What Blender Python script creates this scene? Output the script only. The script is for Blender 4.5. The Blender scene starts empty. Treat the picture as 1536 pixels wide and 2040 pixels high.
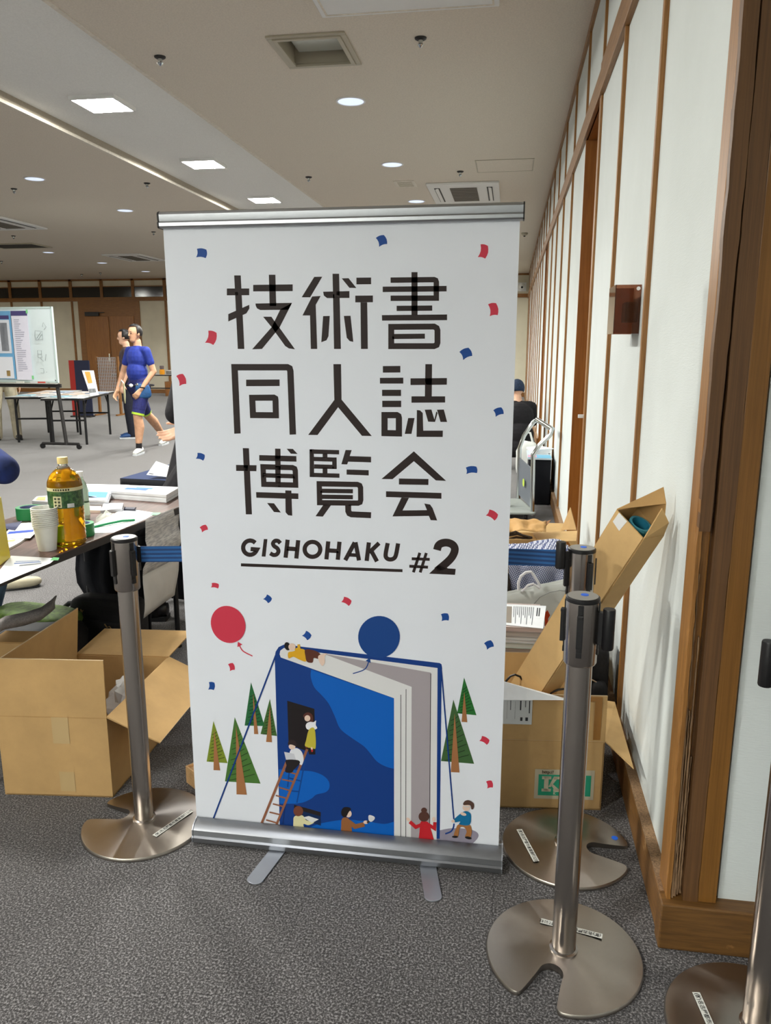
import bpy, bmesh, math, random
from math import sin, cos, pi, radians, sqrt, atan2
from mathutils import Vector, Matrix, noise
from mathutils.geometry import tessellate_polygon

scene = bpy.context.scene
C = scene.collection
random.seed(7)

# ------------------------------------------------------------------ camera
F, CX, CY, CH = 1550.0, 768.0, 1020.0, 1.45        # pinhole in pixels of the 1536x2040 photograph
TILT = atan2(332.0, F)
YAW = atan2(250.0, F / cos(TILT))
cam_d = bpy.data.cameras.new('camera')
cam_d.sensor_fit = 'HORIZONTAL'
cam_d.sensor_width = 36.0
cam_d.lens = F / 1536.0 * 36.0
cam_d.clip_start = 0.05
cam_d.clip_end = 100
cam = bpy.data.objects.new('camera', cam_d)
C.objects.link(cam)
cam.location = (0, 0, CH)
cam.rotation_euler = (pi / 2 - TILT, 0, YAW)
scene.camera = cam

# ------------------------------------------------------------------ world, exposure
world = bpy.data.worlds.new('world')
scene.world = world
world.use_nodes = True
world.node_tree.nodes['Background'].inputs['Color'].default_value = (0.8, 0.9, 1.0, 1)
world.node_tree.nodes['Background'].inputs['Strength'].default_value = 0.05
vs = scene.view_settings
vs.view_transform = 'Standard'
vs.look = 'None'
vs.gamma = 1.0
vs.use_curve_mapping = False
vs.exposure = 1.88
LED_STRENGTH = 96.0          # square LED panels in the ceiling trough
DOWN_STRENGTH = 0.24         # glow of the round downlights' reflectors
DOWN_WATTS = 26.0            # beam of each downlight

scene.cycles.max_bounces = 8
scene.cycles.use_adaptive_sampling = True
scene.cycles.adaptive_threshold = 0.05
scene.cycles.diffuse_bounces = 5
scene.cycles.glossy_bounces = 4
scene.cycles.transmission_bounces = 8
scene.cycles.caustics_reflective = False
scene.cycles.caustics_refractive = False
# ------------------------------------------------------------------ pixel -> place helpers
_fw = Vector((-sin(YAW) * cos(TILT), cos(YAW) * cos(TILT), -sin(TILT)))
_rt = Vector((cos(YAW), sin(YAW), 0))
_up = _rt.cross(_fw)
_eye = Vector((0, 0, CH))
def ray(x, y): return _fw + _rt * ((x - CX) / F) - _up * ((y - CY) / F)
def G(x, y, z=0.0):
    d = ray(x, y); return _eye + d * ((z - CH) / d.z)          # where it meets the height z
def PY(x, y, Y):
    d = ray(x, y); return _eye + d * (Y / d.y)                 # where it meets the plane y = Y
def PX(x, y, X):
    d = ray(x, y); return _eye + d * (X / d.x)                 # where it meets the plane x = X

# ------------------------------------------------------------------ materials
def lin(c):
    r = []
    for v in c:
        v = v / 255.0
        r.append(v / 12.92 if v <= 0.04045 else ((v + 0.055) / 1.055) ** 2.4)
    return (r[0], r[1], r[2], 1.0)
_mats = {}
class NT:
    def __init__(s, name):
        s.m = bpy.data.materials.new(name); s.m.use_nodes = True
        s.t = s.m.node_tree; s.b = s.t.nodes['Principled BSDF']
    def n(s, typ, **kw):
        nd = s.t.nodes.new(typ)
        for k, v in kw.items():
            if k in nd.inputs: nd.inputs[k].default_value = v
            else: setattr(nd, k, v)
        return nd
    def l(s, a, b): s.t.links.new(a, b)
    def coords(s, kind='Object', scale=(1, 1, 1), rot=(0, 0, 0)):
        tc = s.n('ShaderNodeTexCoord'); mp = s.n('ShaderNodeMapping')
        mp.inputs['Scale'].default_value = scale
        mp.inputs['Rotation'].default_value = rot
        s.l(tc.outputs[kind], mp.inputs['Vector']); return mp.outputs['Vector']
    def ramp(s, fac, stops):
        r = s.n('ShaderNodeValToRGB')
        el = r.color_ramp.elements
        while len(el) < len(stops): el.new(0.5)
        for e, (p, c) in zip(el, stops): e.position = p; e.color = c
        s.l(fac, r.inputs['Fac']); return r.outputs['Color']
    def bump(s, h, strength=0.3, dist=0.002):
        b = s.n('ShaderNodeBump', Strength=strength, Distance=dist)
        s.l(h, b.inputs['Height']); s.l(b.outputs['Normal'], s.b.inputs['Normal'])
def flat(name, c, rough=0.6, metal=0.0, spec=0.5, **kw):
    if name in _mats: return _mats[name]
    t = NT(name); t.b.inputs['Base Color'].default_value = lin(c)
    t.b.inputs['Roughness'].default_value = rough; t.b.inputs['Metallic'].default_value = metal
    t.b.inputs['Specular IOR Level'].default_value = spec
    for k, v in kw.items(): t.b.inputs[k.replace('_', ' ')].default_value = v
    _mats[name] = t.m; return t.m
def grainy(name, c, amp=0.12, scale=60, rough=0.7, bump=0.0, detail=3, stretch=(1, 1, 1), spec=0.4):
    """plain colour with slight procedural variation"""
    if name in _mats: return _mats[name]
    t = NT(name); v = t.coords('Object', stretch)
    nz = t.n('ShaderNodeTexNoise', Scale=scale, Detail=detail)
    t.l(v, nz.inputs['Vector'])
    a = lin([x * (1 - amp) for x in c]); b = lin([min(255, x * (1 + amp)) for x in c])
    t.l(t.ramp(nz.outputs['Fac'], [(0.3, a), (0.7, b)]), t.b.inputs['Base Color'])
    t.b.inputs['Roughness'].default_value = rough
    t.b.inputs['Specular IOR Level'].default_value = spec
    if bump: t.bump(nz.outputs['Fac'], bump, 0.002)
    _mats[name] = t.m; return t.m
def wood(name, c1, c2, scale=6, stretch=(18, 18, 1), rough=0.45, worn=None):
    if name in _mats: return _mats[name]
    t = NT(name); v = t.coords('Object', stretch)
    nz = t.n('ShaderNodeTexNoise', Scale=scale, Detail=6, Roughness=0.6, Distortion=0.6)
    t.l(v, nz.inputs['Vector'])
    col = t.ramp(nz.outputs['Fac'], [(0.3, lin(c1)), (0.7, lin(c2))])
    if worn:
        v2 = t.coords('Object', (1, 1, 1)); n2 = t.n('ShaderNodeTexNoise', Scale=14, Detail=8, Roughness=0.7)
        t.l(v2, n2.inputs['Vector'])
        k = t.ramp(n2.outputs['Fac'], [(0.62, (0, 0, 0, 1)), (0.68, (1, 1, 1, 1))])
        mx = t.n('ShaderNodeMix', data_type='RGBA')
        t.l(k, mx.inputs[0]); t.l(col, mx.inputs[6]); mx.inputs[7].default_value = lin(worn)
        col = mx.outputs[2]
    t.l(col, t.b.inputs['Base Color']); t.b.inputs['Roughness'].default_value = rough
    t.bump(nz.outputs['Fac'], 0.08, 0.001)
    _mats[name] = t.m; return t.m
def emit(name, c, s):
    if name in _mats: return _mats[name]
    t = NT(name); t.b.inputs['Base Color'].default_value = lin(c)
    t.b.inputs['Emission Color'].default_value = lin(c); t.b.inputs['Emission Strength'].default_value = s
    _mats[name] = t.m; return t.m
def ink(c):
    c = tuple(int(x) for x in c)
    return flat('ink_%02x%02x%02x' % c, c, 0.55, spec=0.3)

def make_carpet():
    t = NT('carpet'); v = t.coords('Object', (1, 1, 1))
    oi = t.n('ShaderNodeObjectInfo')
    ad = t.n('ShaderNodeVectorMath', operation='ADD'); t.l(v, ad.inputs[0]); t.l(oi.outputs['Location'], ad.inputs[1])
    nz = t.n('ShaderNodeTexNoise', Scale=185, Detail=2, Roughness=0.75); t.l(ad.outputs[0], nz.inputs['Vector'])
    n2 = t.n('ShaderNodeTexNoise', Scale=3.0, Detail=3); t.l(ad.outputs[0], n2.inputs['Vector'])
    col = t.ramp(nz.outputs['Fac'], [(0.34, lin((22, 19, 19))), (0.5, lin((66, 63, 63))), (0.66, lin((146, 143, 143)))])
    mx = t.n('ShaderNodeMix', data_type='RGBA', blend_type='MULTIPLY'); mx.inputs[0].default_value = 1
    k = t.ramp(n2.outputs['Fac'], [(0.3, (0.95, 0.95, 0.95, 1)), (0.7, (1.04, 1.04, 1.04, 1))])
    t.l(col, mx.inputs[6]); t.l(k, mx.inputs[7])
    m2 = t.n('ShaderNodeMix', data_type='RGBA', blend_type='MULTIPLY'); m2.inputs[0].default_value = 1
    k2 = t.ramp(oi.outputs['Random'], [(0.0, (0.93, 0.93, 0.93, 1)), (1.0, (1.05, 1.05, 1.05, 1))])
    t.l(mx.outputs[2], m2.inputs[6]); t.l(k2, m2.inputs[7])
    t.l(m2.outputs[2], t.b.inputs['Base Color'])
    t.b.inputs['Roughness'].default_value = 0.95; t.b.inputs['Specular IOR Level'].default_value = 0.15
    t.b.inputs['Sheen Weight'].default_value = 0.35; t.b.inputs['Sheen Roughness'].default_value = 0.5
    t.bump(nz.outputs['Fac'], 0.6, 0.004)
    return t.m
def make_steel(name, c, rough, axis='Z', aniso=0.75, streak=None, var=0.15):
    t = NT(name)
    t.b.inputs['Base Color'].default_value = lin(c); t.b.inputs['Metallic'].default_value = 1
    v = t.coords('Object', streak or (1, 1, 1)); nz = t.n('ShaderNodeTexNoise', Scale=9 if not streak else 30, Detail=6, Roughness=0.7)
    t.l(v, nz.inputs['Vector'])
    t.l(t.ramp(nz.outputs['Fac'], [(0.3, (rough * (1 - var),) * 3 + (1,)), (0.7, (rough * (1 + var),) * 3 + (1,))]), t.b.inputs['Roughness'])
    t.l(t.ramp(nz.outputs['Fac'], [(0.25, lin([x * (1 - 0.4 * var) for x in c])), (0.75, lin(c))]), t.b.inputs['Base Color'])
    t.b.inputs['Anisotropic'].default_value = aniso
    tg = t.n('ShaderNodeTangent', direction_type='RADIAL', axis=axis)
    t.l(tg.outputs[0], t.b.inputs['Tangent'])
    return t.m
def make_cardboard(name, c):
    t = NT(name); v = t.coords('Object', (1, 1, 1))
    nz = t.n('ShaderNodeTexNoise', Scale=5, Detail=6, Roughness=0.65); t.l(v, nz.inputs['Vector'])
    n2 = t.n('ShaderNodeTexNoise', Scale=220, Detail=2); t.l(v, n2.inputs['Vector'])
    col = t.ramp(nz.outputs['Fac'], [(0.25, lin([x * 0.92 for x in c])), (0.75, lin([min(255, x * 1.05) for x in c]))])
    t.l(col, t.b.inputs['Base Color']); t.b.inputs['Roughness'].default_value = 0.75
    t.b.inputs['Specular IOR Level'].default_value = 0.3
    t.bump(n2.outputs['Fac'], 0.12, 0.001)
    return t.m
def make_wallpaper():
    t = NT('wallpaper'); v = t.coords('Object', (1, 1, 1))
    nz = t.n('ShaderNodeTexNoise', Scale=1.2, Detail=6, Roughness=0.6); t.l(v, nz.inputs['Vector'])
    t.l(t.ramp(nz.outputs['Fac'], [(0.3, lin((210, 216, 214))), (0.7, lin((222, 228, 227)))]), t.b.inputs['Base Color'])
    v2 = t.coords('Object', (40, 40, 420)); n2 = t.n('ShaderNodeTexNoise', Scale=1.0, Detail=2); t.l(v2, n2.inputs['Vector'])
    t.bump(n2.outputs['Fac'], 0.25, 0.002)
    t.b.inputs['Roughness'].default_value = 0.8; t.b.inputs['Specular IOR Level'].default_value = 0.25
    return t.m
M_CARPET = make_carpet()
M_PAPERWALL = make_wallpaper()
M_WALLCREAM = grainy('cream_wall', (222, 214, 192), 0.03, 2, 0.85)
M_CEIL = grainy('ceiling_board', (222, 212, 197), 0.03, 90, 0.9, 0.25)
M_TROUGH = grainy('trough_board', (240, 240, 236), 0.02, 90, 0.9, 0.15)
M_WHITE = flat('white_plastic', (232, 232, 230), 0.5)
M_TRIMW = grainy('molding', (222, 214, 200), 0.04, 30, 0.6)
M_WOODV = wood('oak_trim_vertical', (124, 82, 36), (164, 114, 56), 4, (40, 40, 1.2))
M_WOODH = wood('oak_trim_along', (118, 80, 42), (158, 114, 66), 5, (22, 1.2, 22))
M_WOODX = wood('oak_trim_across', (118, 76, 32), (158, 106, 50), 5, (1.2, 22, 22))
M_WOODBASE = wood('oak_skirting', (104, 70, 34), (142, 100, 52), 5, (20, 1.5, 20), 0.5, worn=(176, 140, 96))
M_WOODBASEX = wood('oak_skirting_across', (84, 56, 24), (120, 84, 40), 5, (1.5, 20, 20), 0.5, worn=(140, 100, 56))
M_WOODPOST = wood('corner_post_wood', (86, 58, 32), (112, 78, 44), 3, (60, 60, 1.0), 0.5)
M_WOODPOST2 = wood('corner_post_outer', (112, 74, 26), (136, 92, 38), 3, (60, 60, 1.0), 0.45)
M_SPLIT = wood('split_wood', (96, 72, 50), (168, 134, 98), 6, (40, 40, 2), 0.8)
M_DOOR = wood('door_veneer', (136, 84, 28), (164, 106, 44), 3, (16, 16, 1.0), 0.4)
M_DARK = flat('black_plastic', (20, 19, 21), 0.4)
M_RUBBER = flat('dark_metal', (44, 42, 42), 0.45, 0.3)
M_STEELV = make_steel('brushed_steel_tube', (180, 173, 167), 0.22, 'Z', 0.0, (60, 60, 3), 0.05)
M_STEELD = make_steel('brushed_steel_disc', (178, 170, 161), 0.32, 'Z', 0.8, None, 0.15)
M_ALU = make_steel('aluminium', (190, 192, 196), 0.32, 'X', 0.5, (3, 60, 60))
M_ALUD = make_steel('aluminium_cassette', (150, 152, 156), 0.36, 'X', 0.5, (3, 60, 60))
M_ALUS = flat('aluminium_foot', (176, 180, 188), 0.38, 0.85)
M_CHROME = flat('chrome', (200, 205, 205), 0.16, 1.0)
M_CARD = make_cardboard('cardboard', (192, 156, 104))
M_CARD2 = make_cardboard('cardboard_light', (204, 168, 114))
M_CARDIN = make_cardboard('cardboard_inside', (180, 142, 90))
M_CARDEDGE = make_cardboard('cardboard_edge', (196, 172, 136))
M_PAPER = grainy('white_paper', (236, 238, 240), 0.02, 20, 0.7)
M_LED = emit('led_panel', (255, 254, 246), LED_STRENGTH)
M_DOWN = emit('downlight_lamp', (218, 230, 255), DOWN_STRENGTH)

# ------------------------------------------------------------------ mesh builder
class MB:
    def __init__(s): s.v = []; s.f = []; s.m = []
    def add(s, verts, faces, mi=0):
        o = len(s.v); s.v += [Vector(p) for p in verts]
        s.f += [tuple(i + o for i in f) for f in faces]; s.m += [mi] * len(faces); return s
    def box(s, x0, x1, y0, y1, z0, z1, mi=0):
        return s.add([(x0, y0, z0), (x1, y0, z0), (x1, y1, z0), (x0, y1, z0), (x0, y0, z1), (x1, y0, z1), (x1, y1, z1), (x0, y1, z1)],
                     [(0, 3, 2, 1), (4, 5, 6, 7), (0, 1, 5, 4), (1, 2, 6, 5), (2, 3, 7, 6), (3, 0, 4, 7)], mi)
    def obox(s, c, size, R=None, mi=0):
        R = R or Matrix.Identity(3); c = Vector(c); a, b, d = [k / 2 for k in size]
        vs_ = [c + R @ Vector(p) for p in ((-a, -b, -d), (a, -b, -d), (a, b, -d), (-a, b, -d), (-a, -b, d), (a, -b, d), (a, b, d), (-a, b, d))]
        return s.add(vs_, [(0, 3, 2, 1), (4, 5, 6, 7), (0, 1, 5, 4), (1, 2, 6, 5), (2, 3, 7, 6), (3, 0, 4, 7)], mi)
    def slab(s, quad, t, mi=0):
        """a thin plate from a polygon of 3-D points, thickened along its normal"""
        q = [Vector(p) for p in quad]; n = (q[1] - q[0]).cross(q[-1] - q[0]).normalized() * t
        k = len(q); return s.add(q + [p + n for p in q], [tuple(reversed(range(k))), tuple(range(k, 2 * k))] + [(i, (i + 1) % k, (i + 1) % k + k, i + k) for i in range(k)], mi)
    def tube(s, path, r, n=10, mi=0, caps=True, flatten=None):
        P = [Vector(p) for p in path]; rs = r if isinstance(r, (list, tuple)) else [r] * len(P)
        rings = []; prev = None
        for i, p in enumerate(P):
            t = (P[min(i + 1, len(P) - 1)] - P[max(i - 1, 0)]).normalized()
            a = Vector((0, 0, 1)) if abs(t.z) < 0.95 else Vector((1, 0, 0))
            if prev is not None: a = prev
            u = (a - t * a.dot(t)).normalized(); w = t.cross(u); prev = u
            k = flatten or 1.0
            rings.append([p + u * (cos(2 * pi * j / n) * rs[i] * k) + w * (sin(2 * pi * j / n) * rs[i]) for j in range(n)])
        vs_ = [q for rg in rings for q in rg]; fs = []
        for i in range(len(P) - 1):
            for j in range(n):
                fs.append((i * n + j, i * n + (j + 1) % n, (i + 1) * n + (j + 1) % n, (i + 1) * n + j))
        if caps: fs.append(tuple(reversed(range(n)))); fs.append(tuple(range((len(P) - 1) * n, len(P) * n)))
        return s.add(vs_, fs, mi)
    def lathe(s, prof, c=(0, 0, 0), n=32, mi=0, R=None, caps=True):
        c = Vector(c); R = R or Matrix.Identity(3); vs_ = []; fs = []
        for (r, z) in prof:
            for j in range(n): vs_.append(c + R @ Vector((r * cos(2 * pi * j / n), r * sin(2 * pi * j / n), z)))
        for i in range(len(prof) - 1):
            for j in range(n): fs.append((i * n + j, i * n + (j + 1) % n, (i + 1) * n + (j + 1) % n, (i + 1) * n + j))
        if caps:
            fs.append(tuple(reversed(range(n)))); fs.append(tuple(range((len(prof) - 1) * n, len(prof) * n)))
        return s.add(vs_, fs, mi)
    def ball(s, c, r, n=12, mi=0, R=None):
        r = r if isinstance(r, (list, tuple)) else (r, r, r); R = R or Matrix.Identity(3); c = Vector(c); vs_ = []; fs = []; m = max(4, n // 2)
        for i in range(m + 1):
            th = pi * i / m
            for j in range(n):
                vs_.append(c + R @ Vector((r[0] * sin(th) * cos(2 * pi * j / n), r[1] * sin(th) * sin(2 * pi * j / n), -r[2] * cos(th))))
        for i in range(m):
            for j in range(n): fs.append((i * n + j, i * n + (j + 1) % n, (i + 1) * n + (j + 1) % n, (i + 1) * n + j))
        return s.add(vs_, fs, mi)
    def prism(s, poly, z0, z1, mi=0):
        n = len(poly); tri = tessellate_polygon([[Vector((p[0], p[1], 0)) for p in poly]])
        area = sum(poly[i][0] * poly[(i + 1) % n][1] - poly[(i + 1) % n][0] * poly[i][1] for i in range(n))
        vs_ = [(p[0], p[1], z0) for p in poly] + [(p[0], p[1], z1) for p in poly]
        fs = []
        for t in tri:
            a, b, c = t
            k = (poly[b][0] - poly[a][0]) * (poly[c][1] - poly[a][1]) - (poly[b][1] - poly[a][1]) * (poly[c][0] - poly[a][0])
            if k < 0: a, b, c = c, b, a
            fs.append((a + n, b + n, c + n)); fs.append((c, b, a))
        for i in range(n):
            j = (i + 1) % n
            fs.append((i, j, j + n, i + n) if area > 0 else (j, i, i + n, j + n))
        return s.add(vs_, fs, mi)
    def sheet(s, rows, mi=0):
        """grid of points"""
        h, w = len(rows), len(rows[0]); vs_ = [p for r in rows for p in r]
        return s.add(vs_, [(i * w + j, i * w + j + 1, (i + 1) * w + j + 1, (i + 1) * w + j) for i in range(h - 1) for j in range(w - 1)], mi)
    def build(s, name, mats, parent=None, smooth=False, bevel=0.0, local=False, origin=None, solid=0.0, subsurf=0, angle=40):
        off = Vector((0, 0, 0))
        if parent is not None and not local: off = parent.get('_o') and Vector(parent['_o']) or Vector((0, 0, 0))
        if origin is not None and parent is None: off = Vector(origin)
        me = bpy.data.meshes.new(name)
        me.from_pydata([tuple(p - off) for p in s.v], [], s.f)
        for m in (mats if isinstance(mats, (list, tuple)) else [mats]): me.materials.append(m)
        me.polygons.foreach_set('material_index', s.m)
        if smooth:
            me.polygons.foreach_set('use_smooth', [True] * len(s.f))
            me.set_sharp_from_angle(angle=radians(angle))
        me.update()
        o = bpy.data.objects.new(name, me); C.objects.link(o)
        if parent is not None: o.parent = parent; o['_o'] = tuple(off)
        elif origin is not None: o.location = off; o['_o'] = tuple(off)
        else: o['_o'] = (0.0, 0.0, 0.0)
        if solid:
            md = o.modifiers.new('solid', 'SOLIDIFY'); md.thickness = solid; md.offset = 0
        if bevel:
            md = o.modifiers.new('bevel', 'BEVEL'); md.width = bevel; md.segments = 2; md.limit_method = 'ANGLE'; md.angle_limit = radians(35)
        if subsurf:
            md = o.modifiers.new('sub', 'SUBSURF'); md.levels = subsurf; md.render_levels = subsurf
        return o
def tag(o, label, cat, group=None):
    o['label'] = label; o['category'] = cat
    if group: o['group'] = group
    return o
def thing(name, label, cat, loc=(0, 0, 0), group=None, rotz=0.0):
    o = bpy.data.objects.new(name, None); C.objects.link(o); o.location = loc; o.rotation_euler = (0, 0, rotz)
    o.empty_display_size = 0.05; o['_o'] = tuple(loc); return tag(o, label, cat, group)
def struct(o): o['kind'] = 'structure'; return o
def dup(root, loc, rotz=None, label=None):
    r = root.copy(); C.objects.link(r); r.location = loc
    if rotz is not None: r.rotation_euler = (0, 0, rotz)
    if label: r['label'] = label
    for ch in list(root.children):
        c = ch.copy(); C.objects.link(c); c.parent = r
        for g in list(ch.children):
            d = g.copy(); C.objects.link(d); d.parent = c
    return r
def rotz(a): return Matrix.Rotation(a, 3, 'Z')
def text_mesh(name, body, size, mat, parent, M, extrude=0.0, bold=0.0, align='LEFT'):
    """lettering turned into a mesh, placed by the 4x4 matrix M (in the parent's space)"""
    cu = bpy.data.curves.new(name, 'FONT'); cu.body = body; cu.size = size; cu.extrude = extrude; cu.offset = bold; cu.align_x = align; cu.resolution_u = 2
    o = bpy.data.objects.new(name, cu); C.objects.link(o)
    dg = bpy.context.evaluated_depsgraph_get(); me = bpy.data.meshes.new_from_object(o.evaluated_get(dg))
    C.objects.unlink(o); bpy.data.objects.remove(o)
    me.materials.clear(); me.materials.append(mat)
    w = bpy.data.objects.new(name, me); C.objects.link(w)
    w.parent = parent; w.matrix_local = M; w['_o'] = (0, 0, 0); return w
# ================================================================== the room
H = 3.42                 # ceiling height
XW = 0.44                # face of the right wall
YF = 23.0                # far wall
XL, YB, XR = -19.0, -7.0, 3.6
YC = 1.775               # the wall that turns right beside the camera

# floor: slab with loop-pile carpet tiles
fl = struct(MB().box(XL, XR, YB, YF, -0.08, -0.006).build('floor', M_CARPET))
TS = 0.5
tile_me = None
tx0, tx1, ty0, ty1 = -6.0, 1.0, 0.25, 9.25
ix = int(round((tx1 - tx0) / TS)); iy = int(round((ty1 - ty0) / TS))
for i in range(ix):
    for j in range(iy):
        x = tx0 + (i + 0.5) * TS; y = ty0 + (j + 0.5) * TS
        if tile_me is None:
            t = MB().box(-TS / 2 + 0.0004, TS / 2 - 0.0004, -TS / 2 + 0.0004, TS / 2 - 0.0004, -0.0058, 0).build('carpet_tile', M_CARPET, fl, local=True)
            tile_me = t.data
        else:
            t = bpy.data.objects.new('carpet_tile', tile_me); C.objects.link(t); t.parent = fl
        t.location = (x, y, 0)
rest = MB()
for i in range(int((XR - XL) / TS) + 1):
    for j in range(int((YF - YB) / TS) + 1):
        x = tx0 + i * TS - 13.0; y = ty0 + j * TS - 7.0
        if x < XL or x > XR - TS or y < YB or y > YF - TS: continue
        if tx0 - 0.01 <= x < tx1 - 0.01 and ty0 - 0.01 <= y < ty1 - 0.01: continue
        rest.box(x + 0.0004, x + TS - 0.0004, y + 0.0004, y + TS - 0.0004, -0.0058, 0)
r_ = rest.build('carpet_tile_field', M_CARPET, fl); r_['kind'] = 'stuff'

# ceiling: boards around a raised light trough and the square return-air opening
TX0, TX1, TZ = -4.22, -2.76, H + 0.085
VX0, VX1, VY0, VY1 = -1.60, -1.17, 5.47, 5.95
xs = [XL, TX0, TX1, VX0, VX1, XR]; ys = [YB, VY0, VY1, YF]
cb = MB()
for i in range(len(xs) - 1):
    for j in range(len(ys) - 1):
        if i == 1 or (i == 3 and j == 1): continue
        cb.box(xs[i], xs[i + 1], ys[j], ys[j + 1], H, H + 0.02)
ceil = struct(cb.build('ceiling', M_CEIL))
tr = MB(); tr.box(TX0 - 0.02, TX1 + 0.02, YB, YF, TZ, TZ + 0.02)
tr.build('light_trough', M_TROUGH, ceil)
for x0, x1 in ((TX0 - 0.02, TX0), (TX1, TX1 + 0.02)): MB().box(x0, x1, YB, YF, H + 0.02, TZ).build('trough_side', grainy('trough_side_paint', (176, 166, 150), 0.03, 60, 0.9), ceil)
for x in (TX0, TX1):
    a, b = (x - 0.035, x + 0.006) if x == TX0 else (x - 0.006, x + 0.03)
    MB().box(a, b, YB, YF, H - 0.008, H + 0.022).build('trough_molding', M_TRIMW, ceil, bevel=0.004)

# right wall: panels between battens, recessed doorways, rail, cornice
RZ0, RZ1 = 2.745, 2.868
lower = [1.84, 2.73, 3.68, 4.60, 5.55, 6.575, 7.62, 8.63, 9.60, 10.62, 11.52, 12.42, 13.4, 14.38, 15.4, 16.4, 17.4, 18.4, 19.3, 20.3, 21.3, 22.2, YF]
doors = {3: 0, 9: 1, 17: 2}
wr = struct(MB().box(XW + 0.45, XW + 0.55, YC + 0.1, YF, 0, H).build('wall_right', M_PAPERWALL))
for i in range(len(lower) - 1):
    a, b = lower[i], lower[i + 1]
    if i == 0: a = 1.80
    MB().box(XW, XW + 0.05, a, b, RZ1 - 0.02, H).build('wall_panel', M_PAPERWALL, wr)
    if i in doors:
        MB().box(XW + 0.36, XW + 0.40, a, b, 0, RZ0).build('recess_back', M_DOOR, wr)
        j = MB(); j.box(XW - 0.004, XW + 0.40, b - 0.002, b + 0.02, 0, RZ0); j.box(XW + 0.06, XW + 0.40, a + 0.055, a + 0.075, 0, RZ0); j.build('jamb', M_DOOR, wr)
        MB().box(XW, XW + 0.40, a, b, RZ0, RZ0 + 0.03).build('soffit', M_DOOR, wr)
        MB().box(XW - 0.012, XW + 0.06, a, a + 0.075, 0, RZ0).build('jamb_trim', M_WOODV, wr, bevel=0.003)
        dl = MB(); dl.box(XW + 0.325, XW + 0.36, a + 0.08, b - 0.005, 0.01, 2.1)
        d = struct(dl.build('door_%d' % (doors[i] + 1), M_DOOR))
        MB().tube([(XW + 0.325, b - 0.09, 1.0), (XW + 0.27, b - 0.09, 1.0), (XW + 0.27, b - 0.2, 1.0)], 0.009, 8).build('door_handle', M_CHROME, d, smooth=True)
    else:
        MB().box(XW, XW + 0.05, a, b, 0.0, RZ0 + 0.02).build('wall_panel', M_PAPERWALL, wr)
for i, y in enumerate(lower[1:-1]):
    MB().box(XW - 0.014, XW + 0.01, y - 0.013, y + 0.013, RZ1, H - 0.03).build('batten', M_WOODV, wr, bevel=0.002)
    if (i + 1) in doors or i in doors: continue
    MB().box(XW - 0.016, XW + 0.01, y - 0.013, y + 0.013, 0.10, RZ0).build('batten', M_WOODV, wr, bevel=0.002)
# the picture rail laps at a joint, so it is two lengths
MB().box(XW - 0.026, XW + 0.01, 1.80, 4.55, RZ0 - 0.006, RZ1 + 0.012).build('picture_rail', M_WOODH, wr, bevel=0.003)
MB().box(XW - 0.022, XW + 0.01, 4.55, YF, RZ0, RZ1).build('picture_rail', M_WOODH, wr, bevel=0.003)
MB().box(XW - 0.018, XW + 0.01, 1.80, YF, H - 0.045, H).build('cornice', M_WOODH, wr, bevel=0.002)
MB().box(XW - 0.004, XW, 4.612, 4.64, 1.03, 1.07).box(XW - 0.045, XW - 0.004, 4.62, 4.632, 1.04, 1.06).build('door_latch', M_WHITE, wr, bevel=0.002)
# skirting with a worn top ledge; broken by the doorways
for a, b in ((1.735, 4.60), (5.55, 10.62), (11.52, 18.4), (19.3, YF)):
    bb = MB(); bb.box(XW - 0.03, XW + 0.01, a, b, 0, 0.118)
    bo = struct(bb.build('baseboard_right' if a < 2 else 'baseboard_right', M_WOODBASE, bevel=0.004))
    MB().box(XW - 0.030, XW + 0.012, a, b, 0.1185, 0.1235).build('worn_ledge', M_SPLIT, bo)
struct(MB().box(XW - 0.035, XR, 1.730, YC + 0.01, 0, 0.124).build('baseboard_near', M_WOODBASEX, bevel=0.004))
# wall turning right beside the camera
wn = struct(MB().box(0.545, XR, YC, YC + 0.12, 0, H).build('wall_near', M_PAPERWALL))
# battered corner post: two boards and torn slivers along the split edge
post = struct(MB().box(XW - 0.012, 0.535, YC + 0.002, 1.845, 0.118, H).build('trim_1', M_WOODPOST))
MB().box(XW - 0.02, XW + 0.012, 1.772, 1.845, 0.122, H).build('side_board', M_WOODV, post, bevel=0.003)
rnd = random.Random(3)
def ragged(x0f, x1f, z0, z1, y0, y1, n=26, seed=1):
    r = random.Random(seed); mb = MB(); rows = []
    for i in range(n + 1):
        z = z0 + (z1 - z0) * i / n; t = i / n
        a = x0f(t) + r.uniform(-0.0012, 0.0012); b = x1f(t) + r.uniform(-0.0012, 0.0012)
        if b < a + 0.0015: b = a + 0.0015
        rows.append([(a, y0, z), (b, y0, z), (b, y1, z), (a, y1, z)])
    for i in range(n):
        p, q = rows[i], rows[i + 1]
        mb.add(p + q, [(0, 1, 5, 4), (1, 2, 6, 5), (2, 3, 7, 6), (3, 0, 4, 7)] + ([(0, 3, 2, 1)] if i == 0 else []) + ([(4, 5, 6, 7)] if i == n - 1 else []))
    return mb
X0 = XW - 0.020
ragged(lambda t: X0 + 0.0335 + (0.004 * max(0, 0.4 - t) / 0.4), lambda t: X0 + 0.072, 0.124, H, 1.752, 1.778, 60, 2).build('front_board', M_WOODPOST, post)
MB().box(X0 + 0.0725, X0 + 0.116, 1.7535, 1.780, 0.124, H).build('front_board', M_WOODPOST2, post, bevel=0.002)
ragged(lambda t: X0 + 0.0005, lambda t: X0 + 0.031 - 0.006 * max(0, 0.3 - t) / 0.3, 1.05, H, 1.751, 1.778, 50, 5).build('corner_board', M_WOODPOST, post)
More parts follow.
